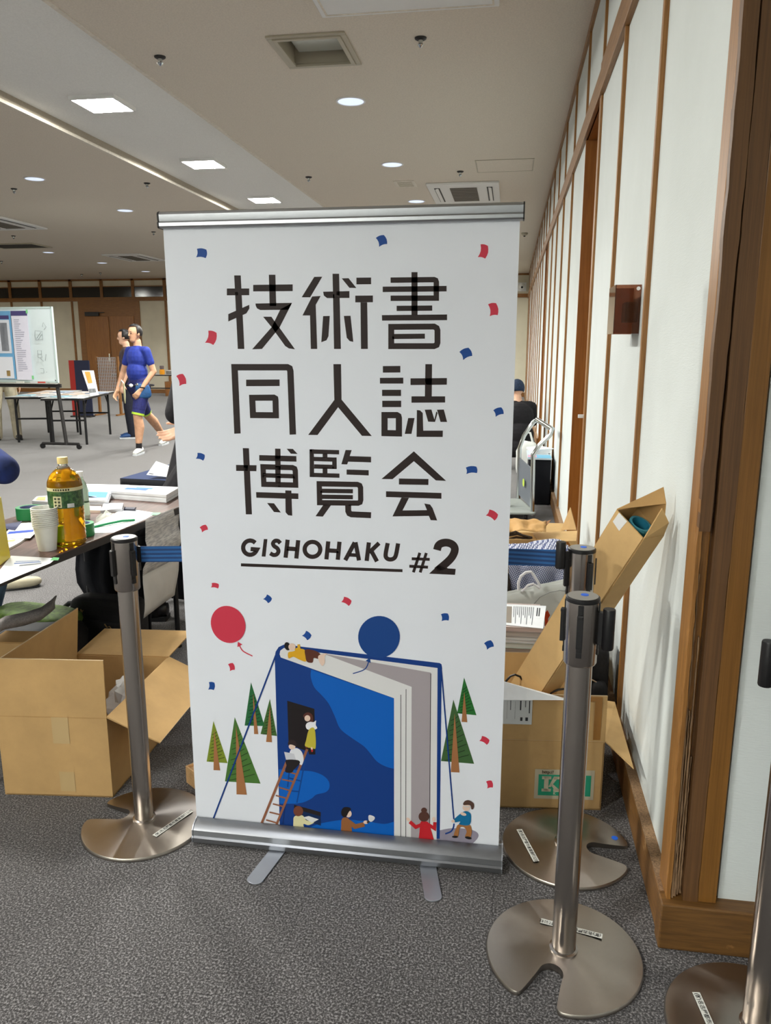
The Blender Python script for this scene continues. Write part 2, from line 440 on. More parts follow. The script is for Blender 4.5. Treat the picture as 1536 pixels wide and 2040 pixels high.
ragged(lambda t: X0 + 0.000, lambda t: X0 + 0.009, 0.124, 1.12, 1.752, 1.778, 40, 6).build('corner_board', M_WOODV, post)
for k in range(4):
    x = X0 + 0.011 + k * 0.0066
    z1 = (0.95, 0.62, 0.80, 0.50)[k]
    ragged(lambda t, x=x: x, lambda t, x=x: x + 0.0052 * (1 - 0.75 * t), 0.124 + 0.003 * k, z1, 1.758 + 0.003 * k, 1.778, 30, 20 + k).build('torn_sliver', M_SPLIT, post)
ragged(lambda t: X0 + 0.0715, lambda t: X0 + 0.0752, 0.16, 0.62, 1.760, 1.778, 24, 33).build('torn_sliver', M_SPLIT, post)

# far wall: cream panels in an oak grid, a band of dark transom windows, a double door
wb_ = struct(MB().box(XL, XW + 0.1, YF, YF + 0.1, 0, H).build('wall_far', M_WALLCREAM))
M_TRANSOM = flat('transom_glass', (22, 18, 17), 0.12, 0.0, 0.6)
far_x = [-18.5 + 1.018 * k for k in range(19)]
far_x = [x for x in far_x if x < XW - 0.1]
for k, x in enumerate(far_x):
    MB().box(x - 0.045, x + 0.045, YF - 0.05, YF, 2.80, H).build('batten', M_WOODX, wb_)
    if not (-13.25 < x < -11.15):
        MB().box(x - 0.03, x + 0.03, YF - 0.03, YF, 0.1, 2.78).build('batten', M_WOODX, wb_)
    if k + 1 < len(far_x) and x > -16.6 and x < -5:
        wn_ = struct(MB().box(x + 0.045, x + 0.973, YF - 0.028, YF - 0.002, 2.885, 3.19).build('window_%d' % (k + 1), M_TRANSOM))
        MB().box(x + 0.045, x + 0.973, YF - 0.034, YF - 0.002, 3.188, 3.21).box(x + 0.045, x + 0.973, YF - 0.034, YF - 0.002, 2.870, 2.888).build('window_frame', M_WOODX, wn_)
MB().box(XL, XW, YF - 0.06, YF, 2.77, 2.87).build('picture_rail', M_WOODX, wb_)
MB().box(XL, XW, YF - 0.05, YF, H - 0.05, H).build('cornice', M_WOODX, wb_)
struct(MB().box(XL, XW - 0.03, YF - 0.04, YF, 0, 0.12).build('baseboard_far', M_WOODX))
dr = struct(MB().box(-13.2, -11.2, YF - 0.045, YF, 0, 2.78).build('door_4', M_WOODX))
for a in (-13.0, -12.17):
    MB().box(a, a + 0.78, YF - 0.07, YF - 0.04, 0.02, 2.32).build('door_leaf', M_DOOR, dr, bevel=0.005)
MB().box(-12.95, -12.5, YF - 0.13, YF - 0.07, 2.33, 2.45).box(-12.8, -12.3, YF - 0.16, YF - 0.13, 2.42, 2.44).build('door_closer', M_RUBBER, dr)
MB().box(-12.27, -12.235, YF - 0.1, YF - 0.07, 0.95, 1.2).build('door_handle', M_CHROME, dr)
struct(MB().box(XL - 0.1, XL, YB, YF, 0, H).build('wall_left', M_WALLCREAM))
struct(MB().box(XL, XR, YB - 0.1, YB, 0, H).build('wall_behind', M_PAPERWALL))
struct(MB().box(XR, XR + 0.1, YB, YC + 0.12, 0, H).build('wall_side', M_PAPERWALL))

# ------------------------------------------------------------------ ceiling fixtures
def led_panel(x, y, label, group='square light panels in the ceiling trough'):
    t = thing('ceiling_light', label, 'ceiling light', (x, y, TZ), group)
    fr = MB(); a = 0.185
    for (p, q, r, s_) in ((-a, a, -a - 0.02, -a), (-a, a, a, a + 0.02), (-a - 0.02, -a, -a - 0.02, a + 0.02), (a, a + 0.02, -a - 0.02, a + 0.02)): fr.box(p, q, r, s_, -0.032, 0)
    fr.build('frame', M_WHITE, t, local=True)
    MB().add([(-a, -a, -0.026), (-a, a, -0.026), (a, a, -0.026), (a, -a, -0.026)], [(0, 1, 2, 3)]).build('diffuser', M_LED, t, local=True)
    return t
led0 = led_panel(-3.55, 6.84, 'square glowing ceiling light nearest the viewer in the trough')
for y, lb in ((9.12, 'square glowing ceiling light, middle of the three in the trough'), (11.40, 'square glowing ceiling light just above the banner top edge')):
    dup(led0, (-3.55, y, TZ), label=lb)
for y in (13.68, 15.96, 18.24, 20.5): dup(led0, (-3.55, y, TZ), label='square ceiling light hidden behind the roll-up banner')
for y in (4.56, 2.28, -2.28, -4.56): dup(led0, (-3.55, y, TZ), label='square ceiling light added out of view to brighten the far wall')
for y in (2.3, 4.6, 6.9, 9.2, 11.5, 13.8, 16.1): dup(led0, (-14.4, y, H), label='square ceiling light added out of view to brighten the far wall')  # no trough here; unseen row added because the far left was too dim
for x in (-4.4, -2.3): dup(led0, (x, -5.9, H), label='square ceiling light added behind the camera to brighten the banner')  # unseen fill panels, added for more front light on the banner
def downlight(x, y, label):
    t = thing('downlight', label, 'downlight', (x, y, H), 'round recessed downlights')
    n = 32; rg = MB(); rg.lathe([(0.125, 0.0), (0.125, -0.006), (0.118, -0.010), (0.108, -0.008), (0.108, 0.0)], n=n, caps=False); rg.build('ring', M_WHITE, t, local=True, smooth=True)
    MB().add([(0.108 * cos(2 * pi * j / 20), -0.108 * sin(2 * pi * j / 20), -0.005) for j in range(20)], [tuple(range(20))]).build('lamp', M_DOWN, t, local=True)
    ld = bpy.data.lights.new('downlight_beam', 'SPOT'); ld.energy = DOWN_WATTS; ld.spot_size = radians(112); ld.spot_blend = 0.55; ld.shadow_soft_size = 0.06; ld.color = (0.94, 0.97, 1.0)
    lo_ = bpy.data.objects.new('lamp_beam', ld); C.objects.link(lo_); lo_.parent = t; lo_.location = (0, 0, -0.03)
    return t
d0 = downlight(-1.37, 6.85, 'round downlight nearest the viewer, above the banner')
for x, y, lb in ((-1.37, 9.17, 'round downlight between the square vent and the air conditioner'), (-1.37, 11.46, 'round downlight beside the air conditioner above the banner rail'),
                 (-5.75, 9.25, 'round downlight nearest the left photo edge, left of the trough'), (-5.75, 11.53, 'round downlight left of the banner top corner'),
                 (-9.95, 16.28, 'leftmost of three far downlights in a row'), (-9.92, 18.51, 'middle of three far downlights in a row'), (-9.88, 20.77, 'far downlight nearest the banner, close to the far wall')):
    dup(d0, (x, y, H), label=lb)
for x, y in ((-1.37, 4.55), (-1.37, -0.03), (-1.37, -2.3), (-5.75, 2.4), (-5.75, -0.1), (-5.75, 4.7), (2.3, -0.5), (2.3, -3.4), (-1.37, -4.6)):
    dup(d0, (x, y, H), label='round downlight of the ceiling outside the photo')
for x, y in ((-1.37, 13.75), (-1.37, 16.0), (-5.75, 13.8), (-5.75, 16.1), (-5.75, 18.4), (-1.37, 18.3), (-1.37, 20.6)):
    dup(d0, (x, y, H), label='round downlight hidden behind the roll-up banner')
def sprinkler(x, y, label):
    t = thing('sprinkler_head', label, 'sprinkler', (x, y, H), 'sprinkler heads on the ceiling')
    MB().lathe([(0.040, 0), (0.038, -0.008), (0.028, -0.014), (0.020, -0.016)], n=20).build('escutcheon', M_RUBBER, t, local=True, smooth=True)
    mb = MB(); mb.lathe([(0.016, -0.015), (0.014, -0.035), (0.022, -0.042), (0.018, -0.048), (0.006, -0.060)], n=14); mb.build('nozzle', M_CHROME, t, local=True, smooth=True)
    return t
SP = [(838, 82, 'sprinkler head right of the square vent'), (319, 119, 'sprinkler head left of the square vent'), (615, 356, 'sprinkler head above the banner rail beside the trough'),
      (917, 345, 'sprinkler head above the air conditioner'), (293, 368, 'sprinkler head left of the trough above the banner corner'), (28, 379, 'sprinkler head by the left edge under the nearest left downlight'),
      (27, 472, 'sprinkler head by the left edge above the dark far grille'), (306, 464, 'sprinkler head close to the banner upper left corner'), (200, 545, 'small far sprinkler head beside the far air conditioner'),
      (163, 548, 'tiny sprinkler head nearest the far wall'), (3, 522, 'tiny sprinkler head at the left photo edge')]
s0 = None
for px_, py_, lb in SP:
    p = G(px_, py_, H - 0.02)
    if s0 is None: s0 = sprinkler(p.x, p.y, lb)
    else: dup(s0, (p.x, p.y, H), label=lb)
# square return-air vent: stepped frame, dark throat and a glossy inner plate
v = thing('ceiling_vent', 'square recessed ceiling vent with beige stepped frame and shiny inner plate', 'vent', ((VX0 + VX1) / 2, (VY0 + VY1) / 2, H))
M_VENT = flat('vent_paint', (178, 170, 150), 0.4); M_VENTIN = flat('vent_plate', (188, 190, 180), 0.22, 0.35)
def ringbox(mb, x0, x1, y0, y1, w, z0, z1):
    mb.box(x0, x1, y0, y0 + w, z0, z1); mb.box(x0, x1, y1 - w, y1, z0, z1); mb.box(x0, x0 + w, y0 + w, y1 - w, z0, z1); mb.box(x1 - w, x1, y0 + w, y1 - w, z0, z1)
mb = MB(); ringbox(mb, VX0 - 0.05, VX1 + 0.05, VY0 - 0.06, VY1 + 0.06, 0.035, H - 0.012, H); ringbox(mb, VX0 - 0.015, VX1 + 0.015, VY0 - 0.025, VY1 + 0.025, 0.03, H - 0.02, H); mb.build('frame', M_VENT, v, bevel=0.003)
mb = MB(); ringbox(mb, VX0, VX1, VY0, VY1, 0.004, H, H + 0.14); mb.build('throat', M_VENT, v)
MB().box(VX0 + 0.05, VX1 - 0.05, VY0 + 0.05, VY1 - 0.05, H + 0.06, H + 0.066).build('inner_plate', M_VENTIN, v)
MB().box(VX0 - 0.02, VX1 + 0.02, VY0 - 0.02, VY1 + 0.02, H + 0.14, H + 0.15).build('back_plate', M_RUBBER, v)
# ceiling cassette air conditioners
M_ACDARK = flat('ac_intake', (110, 104, 94), 0.7); M_ACSLOT = flat('ac_slot', (52, 50, 48), 0.6)
def aircon(x, y, label, sx=0.9, sy=1.35):
    t = thing('air_conditioner', label, 'air conditioner', (x, y, H), 'cassette air conditioners')
    a, b = sx / 2, sy / 2
    MB().box(-a, a, -b, b, -0.03, 0).build('panel', M_WHITE, t, local=True, bevel=0.01)
    MB().box(-0.17, 0.17, -b + 0.22, b - 0.22, -0.036, -0.029).build('intake_grille', M_ACDARK, t, local=True)
    for k in range(9): MB().box(-0.165, 0.165, -b + 0.25 + k * (sy - 0.5) / 8 - 0.006, -b + 0.25 + k * (sy - 0.5) / 8 + 0.006, -0.040, -0.035).build('grille_slat', M_ACDARK, t, local=True)
    for s_ in (-1, 1):
        MB().box(s_ * 0.33 - 0.035, s_ * 0.33 + 0.035, -b + 0.2, b - 0.2, -0.034, -0.029).build('outlet_slot', M_ACSLOT, t, local=True)
        MB().obox((s_ * 0.33, 0, -0.036), (0.05, sy - 0.42, 0.006), Matrix.Rotation(s_ * 0.3, 3, 'Y')).build('louver', M_WHITE, t, local=True)
    return t
ac0 = aircon(-0.66, 10.92, 'white cassette air conditioner directly above the banner rail')
dup(ac0, (-8.35, 12.3, H), label='white cassette air conditioner cut by the left photo edge')
dup(ac0, (-8.55, 17.45, H), rotz=0.0, label='far white cassette air conditioner left of the banner edge')
hp = thing('access_panel', 'large white ceiling panel cut by the top photo edge', 'ceiling panel', (-0.66, 4.55, H))
MB().box(-1.20, -0.13, 3.95, 5.14, H - 0.022, H).build('plate', M_WHITE, hp, bevel=0.006)
mb = MB(); ringbox(mb, -1.17, -0.16, 3.98, 5.11, 0.012, H - 0.026, H - 0.021); mb.build('rim', M_TRIMW, hp)
ah = thing('ceiling_hatch', 'flush ceiling hatch outlined by a thin seam near the right wall', 'hatch', (-0.13, 9.42, H))
MB().box(-0.44, 0.17, 9.14, 9.72, H - 0.004, H).build('leaf', M_CEIL, ah)
mb = MB(); ringbox(mb, -0.455, 0.185, 9.125, 9.735, 0.012, H - 0.005, H); mb.build('seam_frame', M_VENT, ah)
q = G(808, 366, H)
sp_ = thing('speaker_plate', 'small pale square plate on the ceiling left of the air conditioner', 'ceiling plate', (q.x, q.y, H))
mb = MB(); mb.box(q.x - 0.13, q.x + 0.13, q.y - 0.2, q.y + 0.2, H - 0.008, H); mb.build('plate', M_TRIMW, sp_, bevel=0.003)
for k in range(5): MB().box(q.x - 0.09, q.x + 0.09, q.y - 0.13 + k * 0.06, q.y - 0.11 + k * 0.06, H - 0.011, H - 0.008).build('slot', M_VENT, sp_)
q = G(35, 489, H)
gr = thing('ceiling_grille', 'dark slatted ceiling grille far away by the left photo edge', 'vent', (q.x, q.y, H))
mb = MB(); ringbox(mb, q.x - 0.55, q.x + 0.55, q.y - 0.35, q.y + 0.35, 0.05, H - 0.02, H); mb.build('frame', M_VENT, gr)
for k in range(8): MB().box(q.x - 0.5, q.x + 0.5, q.y - 0.28 + k * 0.075, q.y - 0.24 + k * 0.075, H - 0.016, H - 0.006).build('slat', M_ACSLOT, gr)
q = G(1045, 464, H)
dt = thing('smoke_detector', 'small grey detector on the far ceiling near the right wall', 'detector', (q.x, q.y, H))
MB().lathe([(0.06, 0), (0.06, -0.02), (0.045, -0.04), (0.02, -0.05)], (q.x, q.y, H), 16).build('housing', M_VENT, dt, smooth=True)
MB().lathe([(0.02, -0.05), (0.015, -0.065)], (q.x, q.y, H), 12).build('sensor', M_RUBBER, dt, smooth=True)
# security camera on the far wall
sc_ = thing('security_camera', 'white dome camera on far wall beside the right wall corner', 'camera', (0.25, YF - 0.1, 3.05))
MB().box(0.13, 0.37, YF - 0.06, YF - 0.051, 2.93, 3.17).build('mount', M_WHITE, sc_, bevel=0.004)
MB().ball((0.25, YF - 0.1, 3.05), 0.1, 16).build('dome', M_WHITE, sc_, smooth=True)
MB().lathe([(0.03, 0), (0.03, 0.02)], (0.25, YF - 0.2, 3.03), 12, R=Matrix.Rotation(pi / 2, 3, 'X')).build('lens', M_DARK, sc_)
# smoked acrylic cover on the right wall
M_ACRYL = NT('smoked_acrylic')
M_ACRYL.b.inputs['Base Color'].default_value = lin((150, 96, 70)); M_ACRYL.b.inputs['Transmission Weight'].default_value = 0.85
M_ACRYL.b.inputs['Roughness'].default_value = 0.05; M_ACRYL.b.inputs['IOR'].default_value = 1.25; M_ACRYL = M_ACRYL.m
ay0, ay1, az0, az1, ax = 2.89, 3.07, 1.49, 1.655, XW - 0.088
ac = thing('wall_cover', 'smoked brown acrylic box cover fixed on the right wall', 'wall cover', (XW, 2.98, 1.57))
mb = MB(); T_ = 0.003
mb.box(ax, XW - 0.001, ay0, ay0 + T_, az0, az1); mb.build('side_pane', M_ACRYL, ac)
MB().box(ax, ax + T_, ay0 + T_, ay1 - T_, az0, az1).build('front_pane', M_ACRYL, ac)
MB().box(ax, XW - 0.001, ay1 - T_, ay1, az0, az1).build('side_pane', M_ACRYL, ac)
MB().box(XW - 0.045, XW - 0.001, 2.94, 3.03, 1.53, 1.60).build('wall_switch', M_RUBBER, ac, bevel=0.003)
MB().lathe([(0.0065, 0), (0.0065, 0.003)], (XW - 0.012, ay0 - 0.003, az1 - 0.013), 14, R=Matrix.Rotation(pi / 2, 3, 'X')).build('screw_cap', M_WHITE, ac)
# ================================================================== belt-barrier posts
M_CAPTOP = flat('post_cap', (160, 157, 150), 0.35, 0.3)
M_BLUEDOT = flat('blue_dot_sticker', (40, 110, 235), 0.5)
M_BELT = None
def belt_mat():
    t = NT('blue_webbing'); v = t.coords('Object', (1, 1, 1))
    w = t.n('ShaderNodeTexWave', Scale=26.0, bands_direction='Z'); t.l(v, w.inputs['Vector'])
    t.l(t.ramp(w.outputs['Fac'], [(0.2, lin((10, 54, 104))), (0.8, lin((30, 92, 152)))]), t.b.inputs['Base Color'])
    t.b.inputs['Roughness'].default_value = 0.6; return t.m
M_BELT = belt_mat()
PH = 0.915
def base_outline(R=0.187, notch=0.029, depth=0.128, n=28, flare=0.016):
    """round plate with a slot running in from the rim; the slot opens towards -y"""
    pts = []
    a0 = math.asin((notch + flare + 0.012) / R)
    k = n
    for i in range(k + 1):
        a = -pi / 2 + a0 + 0.05 + (2 * pi - 2 * a0 - 0.10) * i / k
        pts.append((R * cos(a), R * sin(a)))
    yr = -sqrt(R * R - (notch + flare + 0.012) ** 2)
    left = []
    for j in range(4):
        t = j / 3.6; left.append((-notch - flare * (1 - t) ** 1.3, yr + 0.004 + (-yr - 0.004 - (R - depth) - notch) * t))
    arc = [(-notch * cos(pi * j / 10), -(R - depth) - notch + notch * sin(pi * j / 10)) for j in range(11)]
    right = [(-p[0], p[1]) for p in reversed(left)]
    P = pts + left + arc + right
    for _ in range(3):
        Q = []
        for k in range(len(P)):
            a, b = P[k], P[(k + 1) % len(P)]
            if (a[0] - b[0]) ** 2 + (a[1] - b[1]) ** 2 < 4e-6: Q.append(a); continue
            Q += [(a[0] * 0.75 + b[0] * 0.25, a[1] * 0.75 + b[1] * 0.25), (a[0] * 0.25 + b[0] * 0.75, a[1] * 0.25 + b[1] * 0.75)]
        P = Q
    return P
def stanchion(loc, slot_dir, label, clips=(0, 90, 180, 270), reel=None, sticker=None, dot=None, rz=None):
    t = thing('barrier_post', label, 'barrier post', loc, 'stainless belt barrier posts')
    L = Vector(loc); Rz = rotz(slot_dir + pi / 2)
    # slightly domed plate with rolled rim
    out = base_outline()
    inn = [(x * 0.975, y * 0.975 + (0.0)) for x, y in out]
    m = len(out); mb = MB()
    rings = []
    for sc, z in ((1.0, 0.0), (1.0, 0.006), (0.985, 0.0095)):
        rings.append([Rz @ Vector((x * sc, y * sc, z)) for x, y in out])
    def dome(x, y): r = min(1.0, sqrt(x * x + y * y) / 0.19); return 0.0095 + 0.013 * (1 - r)
    vs_ = [p for rg in rings for p in rg]; fs = []
    for i in range(2):
        for j in range(m): fs.append((i * m + j, i * m + (j + 1) % m, (i + 1) * m + (j + 1) % m, (i + 1) * m + j))
    # top surface: concentric shrink towards the pole
    steps = [0.8, 0.6, 0.4, 0.2]
    cen = Vector((0, 0.02, 0))
    prev = 2 * m
    tri = tessellate_polygon([[Vector((x * 0.985, y * 0.985, 0)) for x, y in out]])
    bm = bmesh.new()
    bv = [bm.verts.new(tuple(p)) for p in vs_]
    for f in fs: bm.faces.new([bv[i] for i in f])
    top_edges = []
    bot = bm.faces.new([bv[i] for i in reversed(range(m))])
    tp = bm.faces.new([bv[2 * m + i] for i in range(m)])
    bm.normal_update()
    res = bmesh.ops.triangulate(bm, faces=[bot, tp])
    tops = [f for f in bm.faces if all(abs(v_.co.z - 0.0095) < 1e-5 for v_ in f.verts)]
    ed = list({e for f in tops for e in f.edges if e.calc_length() > 0.03})
    for _ in range(3):
        ed = [e for e in bm.edges if e.calc_length() > 0.028 and all(v_.co.z > 0.009 for v_ in e.verts)]
        if not ed: break
        bmesh.ops.subdivide_edges(bm, edges=ed, cuts=1)
        bmesh.ops.triangulate(bm, faces=[f for f in bm.faces if len(f.verts) > 4])
    for v_ in bm.verts:
        if v_.co.z > 0.009: v_.co.z = dome(v_.co.x, v_.co.y)
    bmesh.ops.recalc_face_normals(bm, faces=bm.faces)
    me = bpy.data.meshes.new('base_plate'); bm.to_mesh(me); bm.free(); me.materials.append(M_STEELD)
    me.polygons.foreach_set('use_smooth', [True] * len(me.polygons)); me.set_sharp_from_angle(angle=radians(50))
    bo = bpy.data.objects.new('base_plate', me); C.objects.link(bo); bo.parent = t; bo['_o'] = tuple(L)
    if sticker is not None:
        ang, rad, along = sticker                      # polar place and text direction
        c = Vector((rad * cos(ang), rad * sin(ang), 0)); c.z = dome(c.x, c.y) + 0.0012
        ux = Vector((cos(along), sin(along), 0)); uy = Vector((-sin(along), cos(along), 0))
        st = MB(); hw, hh = 0.076, 0.0085
        st.slab([c - ux * hw - uy * hh, c + ux * hw - uy * hh, c + ux * hw + uy * hh, c - ux * hw + uy * hh], 0.0004)
        so = st.build('name_sticker', flat('sticker_white', (214, 214, 206), 0.5), t, local=True)
        M = Matrix.Translation(c - ux * 0.073 - uy * 0.0040 + Vector((0, 0, 0.0007))) @ Matrix(((ux.x, uy.x, 0, 0), (ux.y, uy.y, 0, 0), (0, 0, 1, 0), (0, 0, 0, 1)))
        text_mesh('sticker_text', '(財)名古屋都市産業振興公社', 0.0121, flat('sticker_ink', (28, 28, 30), 0.6), so, M, bold=0.0002)
    if dot is not None:
        ang, rad = dot; c = Vector((rad * cos(ang), rad * sin(ang), 0)); c.z = dome(c.x, c.y)
        MB().lathe([(0.0095, 0.0), (0.0095, 0.0012)], c, 18).build('blue_dot', M_BLUEDOT, t, local=True)
    MB().lathe([(0.034, 0.018), (0.034, 0.024), (0.0285, 0.026), (0.0285, PH - 0.150)], n=40, caps=False).build('pole', M_STEELV, t, local=True, smooth=True)
    z0, z1 = PH - 0.155, PH - 0.008
    MB().lathe([(0.0285, z0 + 0.001), (0.034, z0), (0.0365, z0 + 0.004), (0.0365, z1)], n=48, caps=False).build('head', M_STEELV, t, local=True, smooth=True)
    cp = MB().lathe([(0.0368, z1 - 0.002), (0.0372, z1), (0.0368, PH - 0.002), (0.0345, PH), (0.001, PH)], n=48, caps=False).build('cap_ring', M_DARK, t, local=True, smooth=True)
    MB().lathe([(0.033, PH), (0.033, PH + 0.0008)], n=40).build('cap_disc', M_CAPTOP, cp, local=True)
    MB().lathe([(0.0085, PH + 0.0008), (0.0085, PH + 0.0018)], (0.004, 0.004, 0), 24).build('blue_dot', M_BLUEDOT, cp, local=True)
    for a in clips:
        Ra = rotz(radians(a))
        mb = MB()
        for k in range(5):
            aa = (k - 2) * 0.055
            mb.obox(Ra @ Vector((0.0368 * cos(aa), 0.0368 * sin(aa), z0 + 0.03 + 0.056)), (0.0028, 0.0038, 0.115), Ra @ rotz(aa))
        mb.obox(Ra @ Vector((0.0372, 0, z0 + 0.03)), (0.003, 0.012, 0.012), Ra)
        sl = mb.build('belt_slot', M_DARK, t, local=True)
        MB().obox(Ra @ Vector((0.0415, 0, z0 + 0.085)), (0.008, 0.0135, 0.075), Ra).obox(Ra @ Vector((0.0455, 0, z0 + 0.118)), (0.002, 0.0105, 0.006), Ra).build('clip_bar', M_DARK, sl, local=True, bevel=0.0015)
    if reel is not None:
        Ra = rotz(radians(reel)); p = Ra @ Vector((0.0575, 0, 0))
        ra, rb = rz or (z0 + 0.040, z0 + 0.132)
        mb = MB(); mb.lathe([(0.0125, ra), (0.0135, ra + 0.003), (0.0135, rb - 0.003), (0.0125, rb)], p, 20)
        ro = mb.build('belt_end', M_DARK, t, local=True, smooth=True)
        MB().obox(Ra @ Vector((0.045, 0, (ra + min(rb, PH)) / 2)), (0.02, 0.010, min(rb, PH) - ra - 0.02), Ra).build('latch', M_DARK, ro, local=True)
    return t
pn = G(1128, 1906); pm = G(1145, 1703); pl = G(292, 1641); pr = G(1498, 2052)
PNEAR = (pn.x - 0.007, pn.y + 0.004, 0); PMID = (0.208, 2.095, 0); PLEFT = (pl.x - 0.006, pl.y, 0); PRIGHT = (0.569, 1.515, 0)
st_near = stanchion(PNEAR, radians(-113), 'stainless barrier post standing nearest the camera, slot facing it', (-100, -10, 80, 170), reel=-14, sticker=(radians(72), 0.075, radians(168)))
st_mid = stanchion(PMID, radians(-8), 'stainless barrier post behind the nearest one, holding the blue belt end', (-60, 30, 120, 190), reel=190, rz=(0.858, 0.932), sticker=(radians(193), 0.115, radians(-72)), dot=(radians(20), 0.155))
st_left = stanchion(PLEFT, radians(172), 'stainless barrier post left of the banner in front of the cardboard box', (-122, -32, 60, 150), sticker=(radians(-4), 0.098, radians(68)))
st_right = stanchion(PRIGHT, radians(-30), 'stainless barrier post cut by the right photo edge near the bottom', (-90, 0, 90, 180), reel=181, sticker=(radians(182), 0.098, radians(-83)))
# the belt runs from the left post behind the banner to the second post
b0 = Vector(PLEFT) + Vector((0.036, 0.012, 0)); b1 = Vector(PMID) + Vector((-0.066, -0.006, 0))
mb = MB(); rows = []; zt = 0.886; zb = zt - 0.047
N = 24
for z in (zb, zb + 0.0245, zt):
    rows.append([(b0.x + (b1.x - b0.x) * i / N, b0.y + (b1.y - b0.y) * i / N + 0.055 * sin(pi * i / N), z + 0.022 * i / N - 0.008 * sin(pi * i / N)) for i in range(N + 1)])
bt = thing('barrier_belt', 'blue webbing belt stretched behind the banner between two posts', 'belt', (b0.x, b0.y, zb))
mb.sheet(rows).build('webbing', M_BELT, bt, solid=0.0016)
mb = MB(); mb.box(b0.x - 0.004, b0.x + 0.006, b0.y - 0.003, b0.y + 0.003, zb, zt); mb.build('belt_root', M_DARK, bt)

# ================================================================== roll-up banner
BY = 1.985               # plane of the sheet
bx0, bx1 = -0.890, 0.0165
bn = thing('roll_up_banner', 'tall white roll-up banner with Japanese title and illustrated giant book', 'banner', ((bx0 + bx1) / 2, BY, 0))
M_SHEET = grainy('banner_vinyl', (234, 238, 246), 0.008, 3, 0.42, spec=0.35)
mb = MB(); sx0, sx1 = bx0 + 0.001, bx1 - 0.005
nz_ = 24; nx_ = 16; rows = []
def sheet_y(x, z): return BY
for i in range(nz_ + 1):
    z = 0.055 + (1.752 - 0.055) * i / nz_
    rows.append([(sx0 + (sx1 - sx0) * j / nx_, BY, z) for j in range(nx_ + 1)])
mb.sheet(rows)
sheet = mb.build('sheet', M_SHEET, bn, solid=0.0006)
# top rail: grooved aluminium profile with end caps
prof = [(-0.012, 0.0), (-0.015, 0.004), (-0.0155, 0.012), (-0.012, 0.016), (-0.013, 0.020), (-0.0145, 0.032), (-0.012, 0.037), (-0.006, 0.040), (0.008, 0.040), (0.012, 0.036), (0.012, 0.0)]
def extrude_x(prof, x0, x1, y, z, mats, name, parent, **kw):
    n = len(prof); mb = MB()
    vs_ = [(x0, y + p[0], z + p[1]) for p in prof] + [(x1, y + p[0], z + p[1]) for p in prof]
    fs = [(i, i + n, (i + 1) % n + n, (i + 1) % n) for i in range(n)] + [tuple(range(n)), tuple(reversed(range(n, 2 * n)))]
    mb.add(vs_, fs); return mb.build(name, mats, parent, **kw)
rail = extrude_x(prof, bx0 - 0.004, bx1 + 0.002, BY, 1.742, M_ALU, 'top_rail', bn, smooth=True, angle=25)
for x0, x1 in ((bx0 - 0.0075, bx0 - 0.004), (bx1 + 0.002, bx1 + 0.0055)):
    extrude_x([(p[0] * 1.12, p[1] * 1.04 - 0.0008) for p in prof], x0, x1, BY, 1.742, M_RUBBER, 'end_cap', bn)
# cassette base
prof = [(-0.040, 0.004), (-0.046, 0.010), (-0.047, 0.026), (-0.042, 0.031), (-0.044, 0.035), (-0.042, 0.052), (-0.032, 0.066), (-0.016, 0.074), (-0.006, 0.076), (-0.004, 0.072), (0.004, 0.072), (0.006, 0.076), (0.030, 0.066), (0.044, 0.045), (0.046, 0.012), (0.040, 0.004)]
prof = [(p[0], p[1] * 0.87) for p in prof]
base = extrude_x(prof, bx0 + 0.006, bx1 + 0.004, BY, 0.0, M_ALUD, 'cassette_base', bn, smooth=True, angle=28)
for x0, x1 in ((bx0 + 0.003, bx0 + 0.006), (bx1 + 0.004, bx1 + 0.007)):
    extrude_x([(p[0] * 1.05, p[1] * 1.03) for p in prof], x0, x1, BY, 0.0, M_ALUS, 'end_cap', bn)
for (a, b) in (((556, 1690), (508, 1752)), ((851, 1716), (863, 1786))):
    p = G(a[0], a[1], 0.004); q = G(b[0], b[1], 0.004); d = (q - p); d.z = 0; d.normalize(); n_ = Vector((-d.y, d.x, 0)); w = 0.0235
    p = p - d * 0.05
    pts = [p + n_ * w, p - n_ * w] + [q - d * 0.0 + (-n_) * (w * cos(pi * k / 10)) + d * (w * 0.75 * sin(pi * k / 10)) for k in range(11)]
    MB().prism([(k.x, k.y) for k in reversed(pts)], 0.0005, 0.0042).build('foot', M_ALUS, bn, bevel=0.0012)
MB().tube([(-0.437, BY + 0.03, 0.06), (-0.437, BY + 0.034, 1.755)], 0.009, 12).build('support_pole', M_ALUS, bn, smooth=True)
MB().box(-0.452, -0.422, BY + 0.012, BY + 0.045, 1.735, 1.765).build('pole_hook', M_DARK, bn)

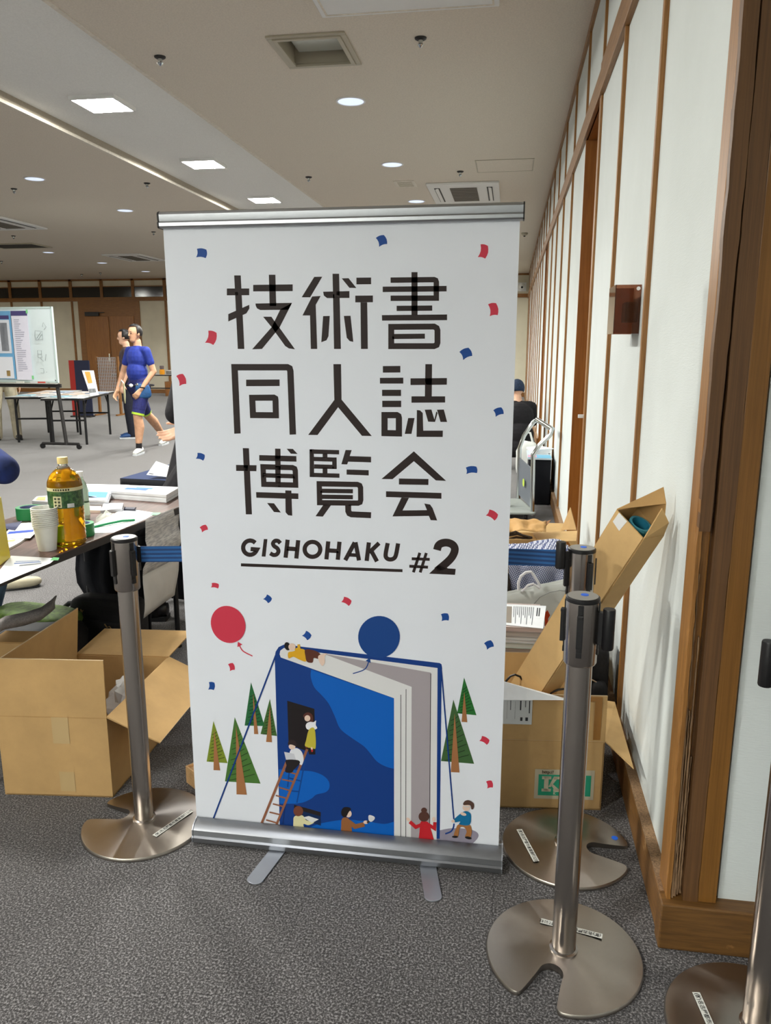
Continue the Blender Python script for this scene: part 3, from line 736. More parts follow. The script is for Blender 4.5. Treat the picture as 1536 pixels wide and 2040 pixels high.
# ------------------------------------------------------------------ printed artwork (flat print on the sheet)
class Print:
    """polygons given in photograph pixels, carried along the pixel ray onto the plane of the sheet"""
    def __init__(s): s.mb = MB(); s.mats = []; s.k = 0
    def poly(s, pts, col, layer=None):
        s.k += 1; z = BY - 0.0006 - 0.00002 * s.k if layer is None else BY - 0.0006 - 0.00002 * layer
        m = ink(col)
        if m not in s.mats: s.mats.append(m)
        P = [PY(x, y, z) for x, y in pts]
        P = [Vector((min(max(p.x, sx0), sx1), p.y, min(max(p.z, 0.056), 1.745))) for p in P]
        tri = tessellate_polygon([[Vector((p.x, p.z, 0)) for p in P]])
        fs = []
        for a, b, c in tri:
            k = (P[b].x - P[a].x) * (P[c].z - P[a].z) - (P[b].z - P[a].z) * (P[c].x - P[a].x)
            fs.append((a, b, c) if k > 0 else (c, b, a))
        s.mb.add(P, fs, s.mats.index(m)); return s
    def stroke(s, pts, w, col, closed=False, layer=None, taper=None):
        n = len(pts); L, Rr = [], []
        for i, p in enumerate(pts):
            if closed: a, b = pts[i - 1], pts[(i + 1) % n]
            else: a, b = pts[max(i - 1, 0)], pts[min(i + 1, n - 1)]
            d1 = Vector((p[0] - a[0], p[1] - a[1])); d2 = Vector((b[0] - p[0], b[1] - p[1]))
            if d1.length < 1e-6: d1 = d2
            if d2.length < 1e-6: d2 = d1
            d1.normalize(); d2.normalize(); t = (d1 + d2); t.normalize(); nn = Vector((-t.y, t.x))
            k = max(0.45, abs(nn.dot(Vector((-d1.y, d1.x))))); ww = w / 2 / k
            L.append((p[0] + nn.x * ww, p[1] + nn.y * ww)); Rr.append((p[0] - nn.x * ww, p[1] - nn.y * ww))
        rng = range(n if closed else n - 1)
        if layer is None: s.k += 1; layer = s.k
        for i in rng:
            j = (i + 1) % n; s.poly([L[i], L[j], Rr[j], Rr[i]], col, layer); 
        return s
    def ell(s, c, rx, ry, col, rot=0, n=28):
        return s.poly([(c[0] + rx * cos(a) * cos(rot) - ry * sin(a) * sin(rot), c[1] + rx * cos(a) * sin(rot) + ry * sin(a) * cos(rot)) for a in [2 * pi * i / n for i in range(n)]], col)
    def done(s, name, label=None):
        o = s.mb.build(name, s.mats, sheet)
        if label: o['label'] = label
        return o
def crop(ox, oy, sc): return lambda pts: [(ox + x / sc, oy + y / sc) for x, y in pts]
def smooth(pts, n=6, closed=True):
    out = []; m = len(pts)
    for i in range(m if closed else m - 1):
        p0, p1, p2, p3 = [Vector(pts[(i + k) % m] if closed else pts[min(max(i + k, 0), m - 1)]) for k in (-1, 0, 1, 2)]
        for j in range(n):
            t = j / n
            q = 0.5 * ((2 * p1) + (p2 - p0) * t + (2 * p0 - 5 * p1 + 4 * p2 - p3) * t * t + (3 * p1 - p0 - 3 * p2 + p3) * t ** 3)
            out.append((q.x, q.y))
    if not closed: out.append(tuple(pts[-1]))
    return out
K = (42, 30, 28)
A = crop(420, 520, 3.072); B = crop(420, 870, 2.9538)
t1 = Print()
def pA(*p): t1.poly(A(p), K, 1)
def sA(p, w, c=False): t1.stroke(A(p), w / 3.072, K, c, 1)
def pB(*p): t1.poly(B(p), K, 1)
def sB(p, w, c=False): t1.stroke(B(p), w / 2.9538, K, c, 1)
# first line
pA((143, 88), (183, 88), (205, 538), (165, 538)); pA((98, 168), (235, 168), (235, 209), (98, 210)); pA((107, 325), (235, 268), (236, 290), (218, 320), (107, 370))
pA((259, 146), (501, 143), (501, 184), (259, 186)); pA((355, 84), (395, 84), (400, 275), (360, 275)); pA((273, 260), (497, 256), (473, 298), (303, 300), (283, 290), (275, 275))
pA((497, 256), (420, 408), (313, 538), (253, 540), (372, 405), (425, 297)); pA((320, 341), (371, 341), (388, 366), (420, 408), (515, 540), (478, 535), (455, 520), (372, 405))
pA((633, 97), (682, 96), (608, 222), (556, 222)); pA((620, 217), (672, 214), (642, 268), (651, 538), (612, 538), (607, 333), (561, 333))
pA((745, 78), (785, 78), (796, 538), (754, 538)); pA((687, 188), (848, 184), (848, 226), (712, 227), (692, 212)); pA((801, 106), (843, 105), (891, 165), (848, 164))
pA((687, 337), (728, 336), (720, 460), (708, 485), (676, 497)); pA((814, 336), (855, 335), (872, 495), (850, 490), (832, 470))
pA((891, 102), (981, 101), (981, 142), (891, 143)); pA((884, 212), (992, 211), (992, 252), (884, 253)); pA((916, 253), (957, 253), (961, 538), (919, 538))
pA((1228, 68), (1265, 68), (1265, 330), (1228, 330)); sA([(1100, 117), (1366, 114), (1376, 118), (1380, 130), (1380, 227), (1100, 228)], 33)
pA((1052, 157), (1443, 152), (1443, 186), (1052, 190)); pA((1137, 274), (1355, 272), (1355, 304), (1137, 306)); pA((1047, 331), (1446, 327), (1446, 362), (1048, 365))
sA([(1104, 403), (1366, 401), (1382, 410), (1387, 424), (1387, 500), (1382, 514), (1366, 521), (1104, 521)], 36, True); sA([(1110, 462), (1310, 460)], 31)
# second line
sA([(163, 1056), (145, 650), (468, 650), (482, 657), (487, 675), (502, 1062)], 39); sA([(216, 746), (421, 745)], 40); sA([(253, 837), (385, 836), (394, 841), (396, 852), (398, 944), (258, 943)], 37, True)
pA((750, 631), (797, 631), (800, 848), (985, 1071), (925, 1070), (779, 895), (653, 1065), (596, 1064), (756, 850))
pA((1053, 643), (1160, 642), (1160, 682), (1053, 683)); pA((1035, 715), (1178, 714), (1178, 750), (1035, 750)); pA((1048, 788), (1164, 788), (1164, 826), (1048, 826)); pA((1049, 855), (1165, 855), (1165, 894), (1049, 894))
sA([(1063, 943), (1138, 943), (1148, 949), (1151, 962), (1151, 1055), (1063, 1053)], 38, True)
pA((1313, 631), (1354, 631), (1352, 830), (1310, 830)); pA((1222, 718), (1445, 716), (1444, 757), (1222, 759)); pA((1228, 828), (1434, 828), (1434, 866), (1228, 867))
pA((1208, 961), (1247, 961), (1228, 1058), (1187, 1058)); pA((1261, 912), (1280, 914), (1297, 930), (1300, 1038), (1420, 1038), (1419, 1077), (1259, 1076))
pA((1309, 910), (1350, 909), (1370, 975), (1372, 985), (1330, 983)); pA((1384, 910), (1426, 909), (1446, 985), (1406, 985)); pA((1368, 972), (1380, 920), (1388, 930), (1372, 985))
# third line
pB((188, 67), (224, 68), (242, 457), (206, 457)); pB((148, 166), (269, 168), (268, 203), (149, 201)); pB((378, 70), (410, 71), (411, 295), (380, 295)); pB((285, 108), (503, 114), (504, 147), (285, 141)); pB((446, 71), (483, 72), (510, 101), (471, 100))
sB([(307, 177), (480, 182), (493, 188), (497, 200), (499, 285), (312, 280)], 31, True); sB([(305, 227), (500, 233)], 26)
pB((266, 326), (515, 334), (515, 367), (268, 359)); pB((438, 316), (474, 317), (479, 465), (455, 462), (440, 445)); pB((331, 390), (372, 392), (412, 446), (372, 443))
pB((581, 74), (606, 74), (608, 238), (582, 237)); pB((581, 74), (755, 79), (755, 104), (581, 100)); pB((582, 212), (757, 217), (757, 242), (582, 237))
sB([(606, 131), (740, 135)], 25); sB([(608, 175), (740, 178)], 25); sB([(727, 122), (728, 190)], 26); sB([(672, 98), (672, 124)], 28); sB([(672, 180), (672, 218)], 28)
pB((793, 78), (829, 79), (817, 114), (943, 118), (943, 151), (808, 147), (802, 163), (768, 162)); pB((799, 193), (929, 197), (929, 228), (799, 223))
sB([(638, 277), (862, 281), (876, 287), (881, 300), (882, 372), (878, 386), (866, 391), (640, 388)], 31, True); sB([(645, 318), (836, 321)], 25); sB([(645, 353), (836, 356)], 25)
pB((663, 400), (708, 402), (659, 470), (616, 468)); sB([(808, 400), (809, 438), (815, 451), (828, 457), (943, 462)], 35)
pB((1195, 86), (1385, 260), (1324, 257), (1195, 144), (1069, 250), (1004, 249)); pB((1107, 246), (1281, 249), (1280, 284), (1107, 281)); pB((1031, 321), (1357, 331), (1357, 365), (1031, 355))
pB((1122, 358), (1166, 360), (1128, 434), (1272, 432), (1256, 393), (1290, 399), (1305, 420), (1332, 493), (1294, 491), (1283, 466), (1069, 469))
t1.done('printed_title', 'large dark Japanese title lettering')
t1 = Print()
arc = [(231 + 41 * cos(a), 653 + 42 * sin(a)) for a in [radians(k) for k in range(-42, -331, -16)]]
sB(arc + [(272, 664), (234, 661)], 25)
pB((312, 602), (333, 603), (322, 706), (299, 705))
sB(smooth([(409, 627), (396, 614), (378, 613), (366, 627), (372, 643), (391, 657), (398, 675), (388, 692), (369, 696), (349, 686)], 4, False), 24)
for p in ([(452, 606), (440, 712)], [(514, 609), (503, 717)], [(447, 658), (508, 662)], [(691, 616), (680, 722)], [(757, 618), (747, 724)], [(686, 669), (752, 673)], [(847, 622), (791, 727)], [(851, 621), (872, 728)], [(930, 622), (917, 731)], [(990, 626), (932, 682)], [(942, 668), (978, 734)]): sB(p, 25)
sB([(815, 695), (866, 698)], 21)
sB([(598 + 46 * cos(a) , 663 + 44 * sin(a)) for a in [2 * pi * k / 28 for k in range(28)]], 25, True)
sB(smooth([(1041, 626), (1029, 688), (1032, 711), (1050, 722), (1074, 718), (1089, 697), (1102, 628)], 4, False), 25)
pB((177, 745), (1128, 780), (1128, 797), (177, 763))
for p in ([(1230, 683), (1192, 798)], [(1268, 684), (1232, 799)], [(1182, 718), (1288, 722)], [(1168, 762), (1278, 768)]): sB(p, 17)
sB(smooth([(1331, 667), (1340, 640), (1362, 626), (1395, 624), (1425, 638), (1436, 664), (1424, 700), (1395, 735), (1330, 790)], 5, False), 46)
pB((1284, 806), (1350, 745), (1395, 775), (1441, 778), (1437, 813))
t1.done('printed_subtitle', 'dark roman lettering GISHOHAKU #2 with underline')
# confetti
BL, RD = (24, 74, 150), (208, 56, 78)
conf = [(401, 505, 19, 17, 5, BL), (760, 480, 17, 19, -20, BL), (928, 705, 20, 18, -25, BL), (993, 821, 17, 14, -20, BL), (399, 910, 15, 12, 15, BL), (939, 937, 21, 13, -5, BL), (533, 1193, 13, 12, 40, BL), (611, 1266, 14, 13, 40, BL), (886, 1230, 14, 14, -5, BL), (974, 1285, 15, 14, -25, BL), (421, 1367, 11, 15, 5, BL),
        (962, 501, 15, 26, 12, RD), (420, 673, 17, 25, 15, RD), (982, 617, 16, 24, -8, RD), (361, 757, 14, 21, -18, RD), (980, 1026, 20, 14, 30, RD), (406, 1053, 13, 11, -25, RD), (428, 1167, 14, 9, 8, RD), (690, 1198, 17, 12, 28, RD), (461, 1329, 10, 14, -15, RD), (965, 1475, 17, 11, 28, RD), (975, 1563, 11, 14, -10, RD)]
for x, y, w, h_, a, col in conf:
    p_ = Print(); ca, sa = cos(radians(a)), sin(radians(a)); pts = []
    for i in range(5): t = i / 4; pts.append((-w / 2 + w * t, -h_ / 2 - 0.10 * w * sin(pi * t)))
    for i in range(5): t = i / 4; pts.append((w / 2 + 0.12 * h_ * sin(pi * t), -h_ / 2 + h_ * t))
    for i in range(5): t = i / 4; pts.append((w / 2 - w * t, h_ / 2 - 0.10 * w * sin(pi * t)))
    for i in range(1, 4): t = i / 4; pts.append((-w / 2 + 0.12 * h_ * sin(pi * t), h_ / 2 - h_ * t))
    p_.poly([(x + u * ca - v_ * sa, y + u * sa + v_ * ca) for u, v_ in pts], col); p_.done('printed_confetti')
# book
CC = crop(380, 1140, 2.4); C4 = crop(380, 1380, 4.5176); C5 = crop(680, 1380, 4.5176)
DB, LB, WH, GY = (12, 58, 132), (2, 96, 190), (224, 224, 224), (168, 160, 164)
pb = Print()
pb.poly(smooth([(900, 1650), (935, 1652), (952, 1660), (950, 1672), (930, 1688), (905, 1694), (820, 1694), (830, 1660), (870, 1655)], 4), (150, 144, 160))
pb.poly([(560, 1648), (600, 1655), (640, 1668), (640, 1680), (545, 1670), (530, 1655)], (176, 178, 190))
pb.stroke([(549, 1306), (424, 1640)], 3.0, DB); pb.ell(C4([(198, 1154)])[0], 5, 3.2, (150, 132, 124))
pb.stroke([(879, 1332), (904, 1632)], 2.6, DB); pb.stroke(C5(smooth([(1014, 1178), (1008, 1215), (985, 1250), (935, 1270)], 4, False)), 3, DB)
pb.poly(C4([(0, 0)]) and CC([(402, 402), (406, 380), (420, 358), (445, 346), (1190, 434), (1199, 440), (1202, 460), (1180, 700), (430, 700)]), DB)
pb.poly([(872, 1332), (880, 1330), (876, 1671), (869, 1671)], DB)
pb.poly(CC([(425, 392), (428, 375), (445, 362), (1180, 458)]) + [(869.5, 1690), (785, 1684), (785, 1391), (560, 1312)], WH)
pb.poly(CC([(630, 388), (1148, 480)]) + [(855.5, 1690), (818.5, 1690)] + CC([(1056, 548)]), GY)
pb.stroke(CC([(1148, 484)]) + [(855.5, 1690)], 1.4, (40, 36, 40))
pb.stroke([(798.5, 1384), (798.2, 1690)], 1.2, (30, 30, 34)); pb.stroke([(809, 1373), (808.3, 1690)], 1.2, (30, 30, 34))
pb.poly([(547.2, 1306), (560, 1310), (785, 1391), (785, 1684), (620, 1672), (557.5, 1648)], DB)
pb.poly(smooth([(620, 1334), (619, 1348), (626, 1369), (640, 1384), (655, 1402), (667, 1427), (678, 1452), (702, 1471), (724, 1486), (737.5, 1500.6), (751, 1517), (768.5, 1527), (785, 1531.6)], 4, False) + [(785, 1391.5)], LB)
pb.poly(C4(smooth([(792, 690), (900, 690), (1000, 700), (1100, 710), (1190, 745), (1243, 800), (1246, 860), (1210, 897), (1130, 917), (1090, 950), (1020, 985), (950, 998)], 4, False) + [(803, 1000)]), LB)
pb.poly(C4([(1050, 1222)]) + C4(smooth([(1050, 1222), (1150, 1182), (1300, 1152), (1400, 1143), (1490, 1147)], 4, False)) + C5(smooth([(140, 1150), (250, 1160), (330, 1175), (400, 1180), (475, 1160)], 4, False)) + [(785, 1684), (640, 1676)], LB)
pb.poly(C4([(868, 72), (1113, 145), (1122, 556), (1065, 556), (1060, 530), (985, 505), (880, 460)]), (30, 24, 26))
pb.poly(C4([(930, 1008), (1170, 1075), (1172, 1197), (1100, 1175), (935, 1130)]), (12, 40, 84)); pb.poly(C4([(930, 1008), (1170, 1075), (1170, 1112), (930, 1045)]), (34, 26, 26))
for s_ in ([(1040, 560), (955, 990)], [(885, 720), (872, 850)], [(880, 765), (990, 795)], [(868, 880), (975, 890)]): pb.stroke(C4(s_), 2.6, (6, 66, 140))
pb.stroke(C4([(850, 1000), (830, 1180)]), 2.6, (8, 44, 104))
pb.done('printed_book', 'giant blue book with a doorway and pale pages')
# balloons
for c, rx, ry, rot, tip, string, col in (((454.5, 1244), 33.5, 38, -0.5, (476, 1283), [(476, 1284), (484, 1297), (503, 1307)], RD), ((755, 1269), 41.5, 42, 0.4, (735, 1315), [(735, 1316), (727, 1333), (703, 1342)], (16, 66, 136))):
    p_ = Print(); p_.k = 50; p_.stroke(smooth(string, 5, False), 2, col); p_.ell(c, rx, ry, col, rot, 40); d = Vector((tip[0] - c[0], tip[1] - c[1])).normalized(); n_ = Vector((-d.y, d.x))
    t_ = Vector(tip); p_.poly([tuple(t_ - d * 5), tuple(t_ + d * 4 + n_ * 5.5), tuple(t_ + d * 4 - n_ * 5.5)], col); p_.done('printed_balloon')
# trees
BRN = (166, 112, 70)
def tree(ap, bl, br, tap, tbl, tbr, col):
    p_ = Print(); p_.poly([ap, br, bl], col)
    dk = tuple(int(v_ * 0.45) for v_ in col)
    for k in range(9):
        t = 0.30 + 0.62 * k / 8
        cxx = tap[0] + ((tbl[0] + tbr[0]) / 2 - tap[0]) * max(0, (t - 0.2)); cyy = ap[1] + (max(bl[1], br[1]) - ap[1]) * t
        for e, sgn in ((bl, -1), (br, 1)):
            ex = ap[0] + (e[0] - ap[0]) * t; f_ = 0.62 if k % 2 else 0.8
            tip = (cxx + (ex - cxx) * f_, cyy - abs(ex - cxx) * f_ * (0.75 if sgn > 0 else -0.45) * (1.3 - t))
            p_.stroke([(cxx, cyy), tip], 1.2, dk)
    p_.poly([tap, tbr, tbl], BRN); p_.done('printed_tree')
f4 = lambda *p: C4([p])[0]
f5 = lambda *p: C5([p])[0]
tree((500, 1359), f4(485, 296), f4(665, 300), (504, 1381), f4(570, 372), f4(607, 373), (38, 104, 58))
tree(f4(712, 55), f4(628, 372), f4(776, 390), f4(713, 120), f4(678, 443), f4(730, 446), (66, 104, 48))
tree(f4(204, 255), f4(143, 620), f4(332, 634), f4(210, 332), f4(205, 697), f4(264, 699), (124, 142, 44))
tree(f4(396, 220), f4(308, 798), f4(628, 818), f4(406, 295), f4(412, 915), f4(504, 918), (74, 118, 52))
tree((924.6, 1349.6), f5(1042, 185), f5(1216, 203), (925, 1378), f5(1082, 262), f5(1133, 266), (40, 112, 48))
tree(f5(1008, 62), f5(897, 615), f5(1195, 640), f5(1020, 185), f5(985, 715), f5(1063, 718), (62, 98, 54))
# the rope passes in front of the trees
p_ = Print(); p_.k = 60; p_.stroke([(549, 1306), (424, 1640)], 3.0, DB); p_.done('printed_rope')
p_ = Print(); p_.k = 60; p_.stroke([(879, 1332), (904, 1632)], 2.6, DB); p_.done('printed_rope')
# ladder
p_ = Print(); p_.k = 70
LW = (150, 96, 70)
p_.stroke(C4([(1048, 508), (765, 1240)]), 5.0, LW); p_.stroke(C4([(862, 625), (632, 1226)]), 5.0, LW)
for a, b in (((840, 700), (955, 735)), ((822, 780), (918, 800)), ((795, 852), (890, 880)), ((765, 925), (862, 950)), ((738, 1000), (835, 1025)), ((708, 1075), (800, 1097)), ((678, 1145), (775, 1172)), ((645, 1215), (765, 1235))): p_.stroke(C4([a, b]), 2.8, LW)
p_.done('printed_ladder')
# little people of the illustration
SK = (232, 204, 186)
def fig(*items):
    p_ = Print(); p_.k = 80
    for it in items:
        if it[0] == 'e': p_.ell(it[1], it[2], it[3], it[4], it[5] if len(it) > 5 else 0)
        elif it[0] == 'p': p_.poly(smooth(it[1], 4) if len(it) > 3 else it[1], it[2])
        else: p_.stroke(it[1], it[2], it[3])
    return p_.done('printed_figure')
e4 = lambda x, y, a, b, c, r=0: ('e', C4([(x, y)])[0], a / 4.5176, b / 4.5176, c, r)
e5 = lambda x, y, a, b, c, r=0: ('e', C5([(x, y)])[0], a / 4.5176, b / 4.5176, c, r)
eC = lambda x, y, a, b, c, r=0: ('e', CC([(x, y)])[0], a / 2.4, b / 2.4, c, r)
q4 = lambda pts, c: ('p', C4(pts), c, 1)
q5 = lambda pts, c: ('p', C5(pts), c, 1)
qC = lambda pts, c: ('p', CC(pts), c, 1)
fig(eC(462, 354, 14, 20, (28, 24, 26), -0.3), ('s', CC([(498, 372), (518, 362), (515, 345)]), 5, (222, 172, 40)), eC(484, 357, 17, 17, SK), qC([(466, 384), (490, 378), (520, 366), (545, 372), (552, 400), (550, 427), (520, 418), (490, 404), (468, 412)], (222, 168, 34)),
    qC([(548, 370), (590, 374), (620, 392), (612, 414), (588, 410), (582, 432), (556, 428), (548, 400)], (92, 48, 34)), qC([(612, 398), (650, 388), (640, 404), (641, 432), (628, 448), (612, 422)], SK))
fig(q4([(1012, 215), (1030, 185), (1065, 178), (1095, 200), (1102, 240), (1095, 278), (1075, 265), (1050, 240)], (88, 48, 40)), e4(1050, 230, 26, 28, SK), q4([(1045, 275), (1075, 262), (1105, 265), (1128, 250), (1125, 290), (1138, 320), (1100, 335), (1050, 330), (1035, 300)], (236, 236, 240)),
    q4([(1065, 332), (1115, 326), (1125, 490), (1095, 500), (1030, 482), (1038, 430)], (196, 182, 62)), q4([(1080, 492), (1096, 494), (1098, 520), (1086, 520)], SK), e4(1092, 522, 9, 12, (190, 40, 44)), e4(1042, 492, 10, 6, (130, 60, 36)))
fig(q4([(905, 510), (958, 500), (1000, 535), (1016, 600), (1000, 650), (975, 640), (935, 612), (890, 560)], (230, 232, 238)), e4(912, 485, 30, 26, SK), q4([(876, 470), (882, 435), (912, 424), (946, 440), (952, 485), (930, 475), (900, 466)], (48, 34, 34)),
    ('p', C4([(840, 532), (930, 550), (948, 608), (857, 602)]), (206, 208, 216)), q4([(858, 606), (960, 606), (984, 630), (960, 660), (930, 690), (906, 720), (850, 712), (862, 660)], (34, 28, 30)))
fig(q4([(935, 1112), (1005, 1104), (1040, 1148), (1110, 1166), (1060, 1192), (1014, 1182), (1020, 1236), (932, 1236), (924, 1160)], (224, 218, 170)), e4(968, 1066, 44, 46, (116, 66, 48)), ('p', C4([(1010, 1122), (1062, 1110), (1152, 1140), (1092, 1172)]), (226, 226, 224)), q4([(940, 1236), (1020, 1232), (1066, 1256), (1000, 1262)], (20, 48, 110)))
fig(q4([(1362, 1134), (1405, 1124), (1440, 1160), (1448, 1220), (1445, 1290), (1360, 1285), (1354, 1200)], (150, 96, 56)), ('s', C4([(1420, 1160), (1480, 1205), (1562, 1185)]), 9, (150, 96, 56)), e4(1420, 1090, 28, 32, SK), q4([(1354, 1070), (1375, 1034), (1415, 1030), (1442, 1046), (1420, 1078), (1395, 1120), (1362, 1108)], (28, 22, 24)), e5(220, 1166, 22, 16, SK),
    ('s', C5([(232, 1170), (268, 1145)]), 4, (60, 52, 54)), q5([(246, 1105), (272, 1104), (300, 1120), (296, 1142), (268, 1162), (246, 1146)], (222, 220, 222)))
fig(q5([(712, 1166), (745, 1158), (782, 1168), (806, 1230), (838, 1376), (768, 1382), (696, 1376), (704, 1250)], (196, 34, 44)), ('s', C5([(716, 1190), (670, 1210), (616, 1162)]), 7, (196, 34, 44)), ('s', C5([(780, 1185), (838, 1222), (842, 1165)]), 6.5, (196, 34, 44)), e5(603, 1142, 22, 14, SK, 0.8), e5(832, 1138, 14, 20, SK), e5(743, 1115, 48, 46, (86, 54, 46)), e5(744, 1058, 26, 24, (86, 54, 46)))
fig(q5([(1058, 1184), (1150, 1186), (1174, 1240), (1160, 1300), (1114, 1296), (1128, 1250), (1105, 1212), (1066, 1216), (1050, 1292), (1012, 1290), (1030, 1226)], (168, 112, 62)), q5([(1078, 1084), (1120, 1066), (1160, 1084), (1168, 1130), (1150, 1192), (1062, 1186), (1070, 1160), (1022, 1166), (1016, 1138)], (14, 112, 160)), e5(1125, 1034, 34, 32, SK), q5([(1098, 1010), (1110, 976), (1150, 968), (1192, 998), (1190, 1040), (1172, 1050), (1158, 1012)], (84, 60, 50)),
    ('s', C5([(1100, 1022), (1150, 1028)]), 1.6, (196, 206, 212)), e5(1098, 1092, 28, 14, SK, 0.3), e5(1006, 1156, 16, 13, SK), e5(1022, 1297, 26, 10, (22, 20, 22)), e5(1142, 1306, 30, 12, (22, 20, 22), 0.2))
# ================================================================== left: long table with leaflets and drinks
ZT = 0.71
def frame2(o, ang): return lambda u, v_: Vector((o[0] + sin(ang) * u - cos(ang) * v_, o[1] + cos(ang) * u + sin(ang) * v_, 0))   # u along, v to the left
M_TTOP = wood('walnut_laminate', (64, 42, 36), (112, 82, 72), 4, (22, 1.6, 22), 0.35)
M_TBLK = flat('table_edge', (26, 22, 23), 0.5)
M_LEG = flat('table_leg_paint', (38, 38, 40), 0.4, 0.4)
def fold_table(O, ang, length, depth, label, group, z=ZT, top=M_TTOP, thick=0.032, lr=0.0125):
    t = thing('folding_table', label, 'table', (O[0], O[1], 0), group); f = frame2(O, ang)
    p = [f(0, 0), f(length, 0), f(length, depth), f(0, depth)]
    mb = MB(); mb.prism([(q.x, q.y) for q in p], z - 0.004, z); mb.build('tabletop', top, t)
    i = [f(0.0, 0.0), f(length, 0), f(length, depth), f(0, depth)]
    MB().prism([(q.x, q.y) for q in i], z - thick, z - 0.0041).build('edge_band', M_TBLK, t)
    for u in (0.22, length - 0.22):
        for v_ in (0.06, depth - 0.06):
            a = f(u, v_); b = f(u + (-0.06 if u < length / 2 else 0.06), v_)
            lg = MB().tube([(a.x, a.y, z - thick), (a.x, a.y, 0.0)], lr, 10).build('leg', M_LEG, t, smooth=True)
            c = f(u + (0.16 if u < length / 2 else -0.16), v_)
            MB().tube([(c.x, c.y, z - thick), (a.x, a.y, z - 0.2)], lr * 0.6, 8).build('brace', M_LEG, t, smooth=True)
            MB().lathe([(0.016, 0), (0.016, 0.012)], (a.x, a.y, 0), 12).build('foot_cap', M_DARK, lg)
        a, b = f(u, 0.06), f(u, depth - 0.06)
        MB().tube([(a.x, a.y, 0.36), (b.x, b.y, 0.36)], lr * 0.75, 8).build('stretcher', M_LEG, t, smooth=True)
    return t, f
p0 = G(0, 1150, ZT); p1 = G(375, 1003, ZT); TA = atan2(p1.x - p0.x, p1.y - p0.y)
dirv = Vector((sin(TA), cos(TA), 0)); TO = p0 - dirv * 0.33
tab, tf = fold_table((TO.x, TO.y), TA, 1.74, 0.60, 'walnut-topped folding table at left holding leaflets and drinks', None)

def sheetpx(name, label, cat, pts, z, t, mat, parts=None, group=None):
    """thin stack or sheet: corners where pixel rays meet its upper face"""
    P = [G(x, y, z + t) for x, y in pts]; c = sum(P, Vector()) / len(P)
    o = thing(name, label, cat, (c.x, c.y, z), group)
    return o, P
def deco(P, u0, v0, u1, v1, dz=0.0006):
    """a quad inside the quad P, by fractions"""
    def at(u, v_): return P[0] * (1 - u) * (1 - v_) + P[1] * u * (1 - v_) + P[2] * u * v_ + P[3] * (1 - u) * v_ + Vector((0, 0, dz))
    return [at(u0, v0), at(u1, v0), at(u1, v1), at(u0, v1)]
def plate(name, quad, t, mat, parent):
    """quad (any winding) laid flat, t thick below its given face"""
    q = [Vector(p) for p in quad]
    n = (q[1] - q[0]).cross(q[2] - q[1])
    if n.z < 0: q = q[::-1]
    lo = [p - Vector((0, 0, t)) for p in q]; k = len(q)
    return MB().add(lo + q, [tuple(reversed(range(k))), tuple(range(k, 2 * k))] + [(i, (i + 1) % k, (i + 1) % k + k, i + k) for i in range(k)]).build(name, mat, parent)
def leaflet(name, label, cat, pts, z, t, mat=None, blocks=(), group='papers on the left table'):
    o, P = sheetpx(name, label, cat, pts, z, t, mat, group=group)
    b = plate('sheet' if t < 0.003 else 'page_block', P, t, mat or M_PAPER, o)
    for k, (u0, v0, u1, v1, col) in enumerate(blocks): plate('print_block', deco(P, u0, v0, u1, v1), 0.0004, ink(col), o)
    return o
INK = (70, 84, 120); SKY = (90, 150, 206)
leaflet('leaflet', 'white printed sheet taped at the front corner of the left table', 'leaflet', [(0, 1135), (22, 1107), (112, 1112), (100, 1122), (40, 1146), (0, 1163)], ZT, 0.001, None,
        ((0.10, 0.35, 0.2, 0.8, (120, 124, 130)), (0.35, 0.2, 0.42, 0.75, (60, 100, 180)), (0.52, 0.2, 0.56, 0.7, (90, 120, 180))))
leaflet('booklet', 'stack of booklets with orange print in front of the paper cups', 'booklet', [(0, 1086), (8, 1072), (56, 1068), (40, 1080), (14, 1094), (0, 1100)], ZT, 0.008, None, ((0.3, 0.15, 0.6, 0.6, (208, 170, 110)),))
leaflet('leaflet', 'white sheet with a blue band beside the paper cups', 'leaflet', [(6, 1066), (30, 1043), (76, 1040), (72, 1060), (60, 1072), (16, 1072)], ZT + 0.009, 0.001, None, ((0.05, 0.1, 0.25, 0.9, (50, 84, 190)),))
leaflet('leaflet', 'dark navy leaflet at the back left of the table', 'leaflet', [(0, 1052), (0, 1046), (44, 1038), (30, 1056)], ZT + 0.0105, 0.0012, ink((38, 44, 84)))
def tape(pxy, label, r=0.055, h=0.05, rot=0):
    p = G(pxy[0], pxy[1], ZT); t = thing('tape_roll', label, 'tape', (p.x, p.y, ZT), 'rolls of green tape')
    MB().lathe([(r * 0.74, 0), (r, 0), (r, h), (r * 0.74, h), (r * 0.74, 0)], n=36, caps=False).build('tape', flat('green_tape', (44, 150, 84), 0.45), t, local=True, smooth=True)
    MB().lathe([(r * 0.68, 0.0005), (r * 0.735, 0.0005), (r * 0.735, h - 0.001), (r * 0.68, h - 0.001), (r * 0.68, 0.0005)], n=36, caps=False).build('core', flat('tape_core', (120, 130, 170), 0.6), t, local=True, smooth=True)
    return t
tape((60, 1032), 'green tape roll left of the tea bottle')
tape((164, 1066), 'green tape roll right of the tea bottle', 0.047)
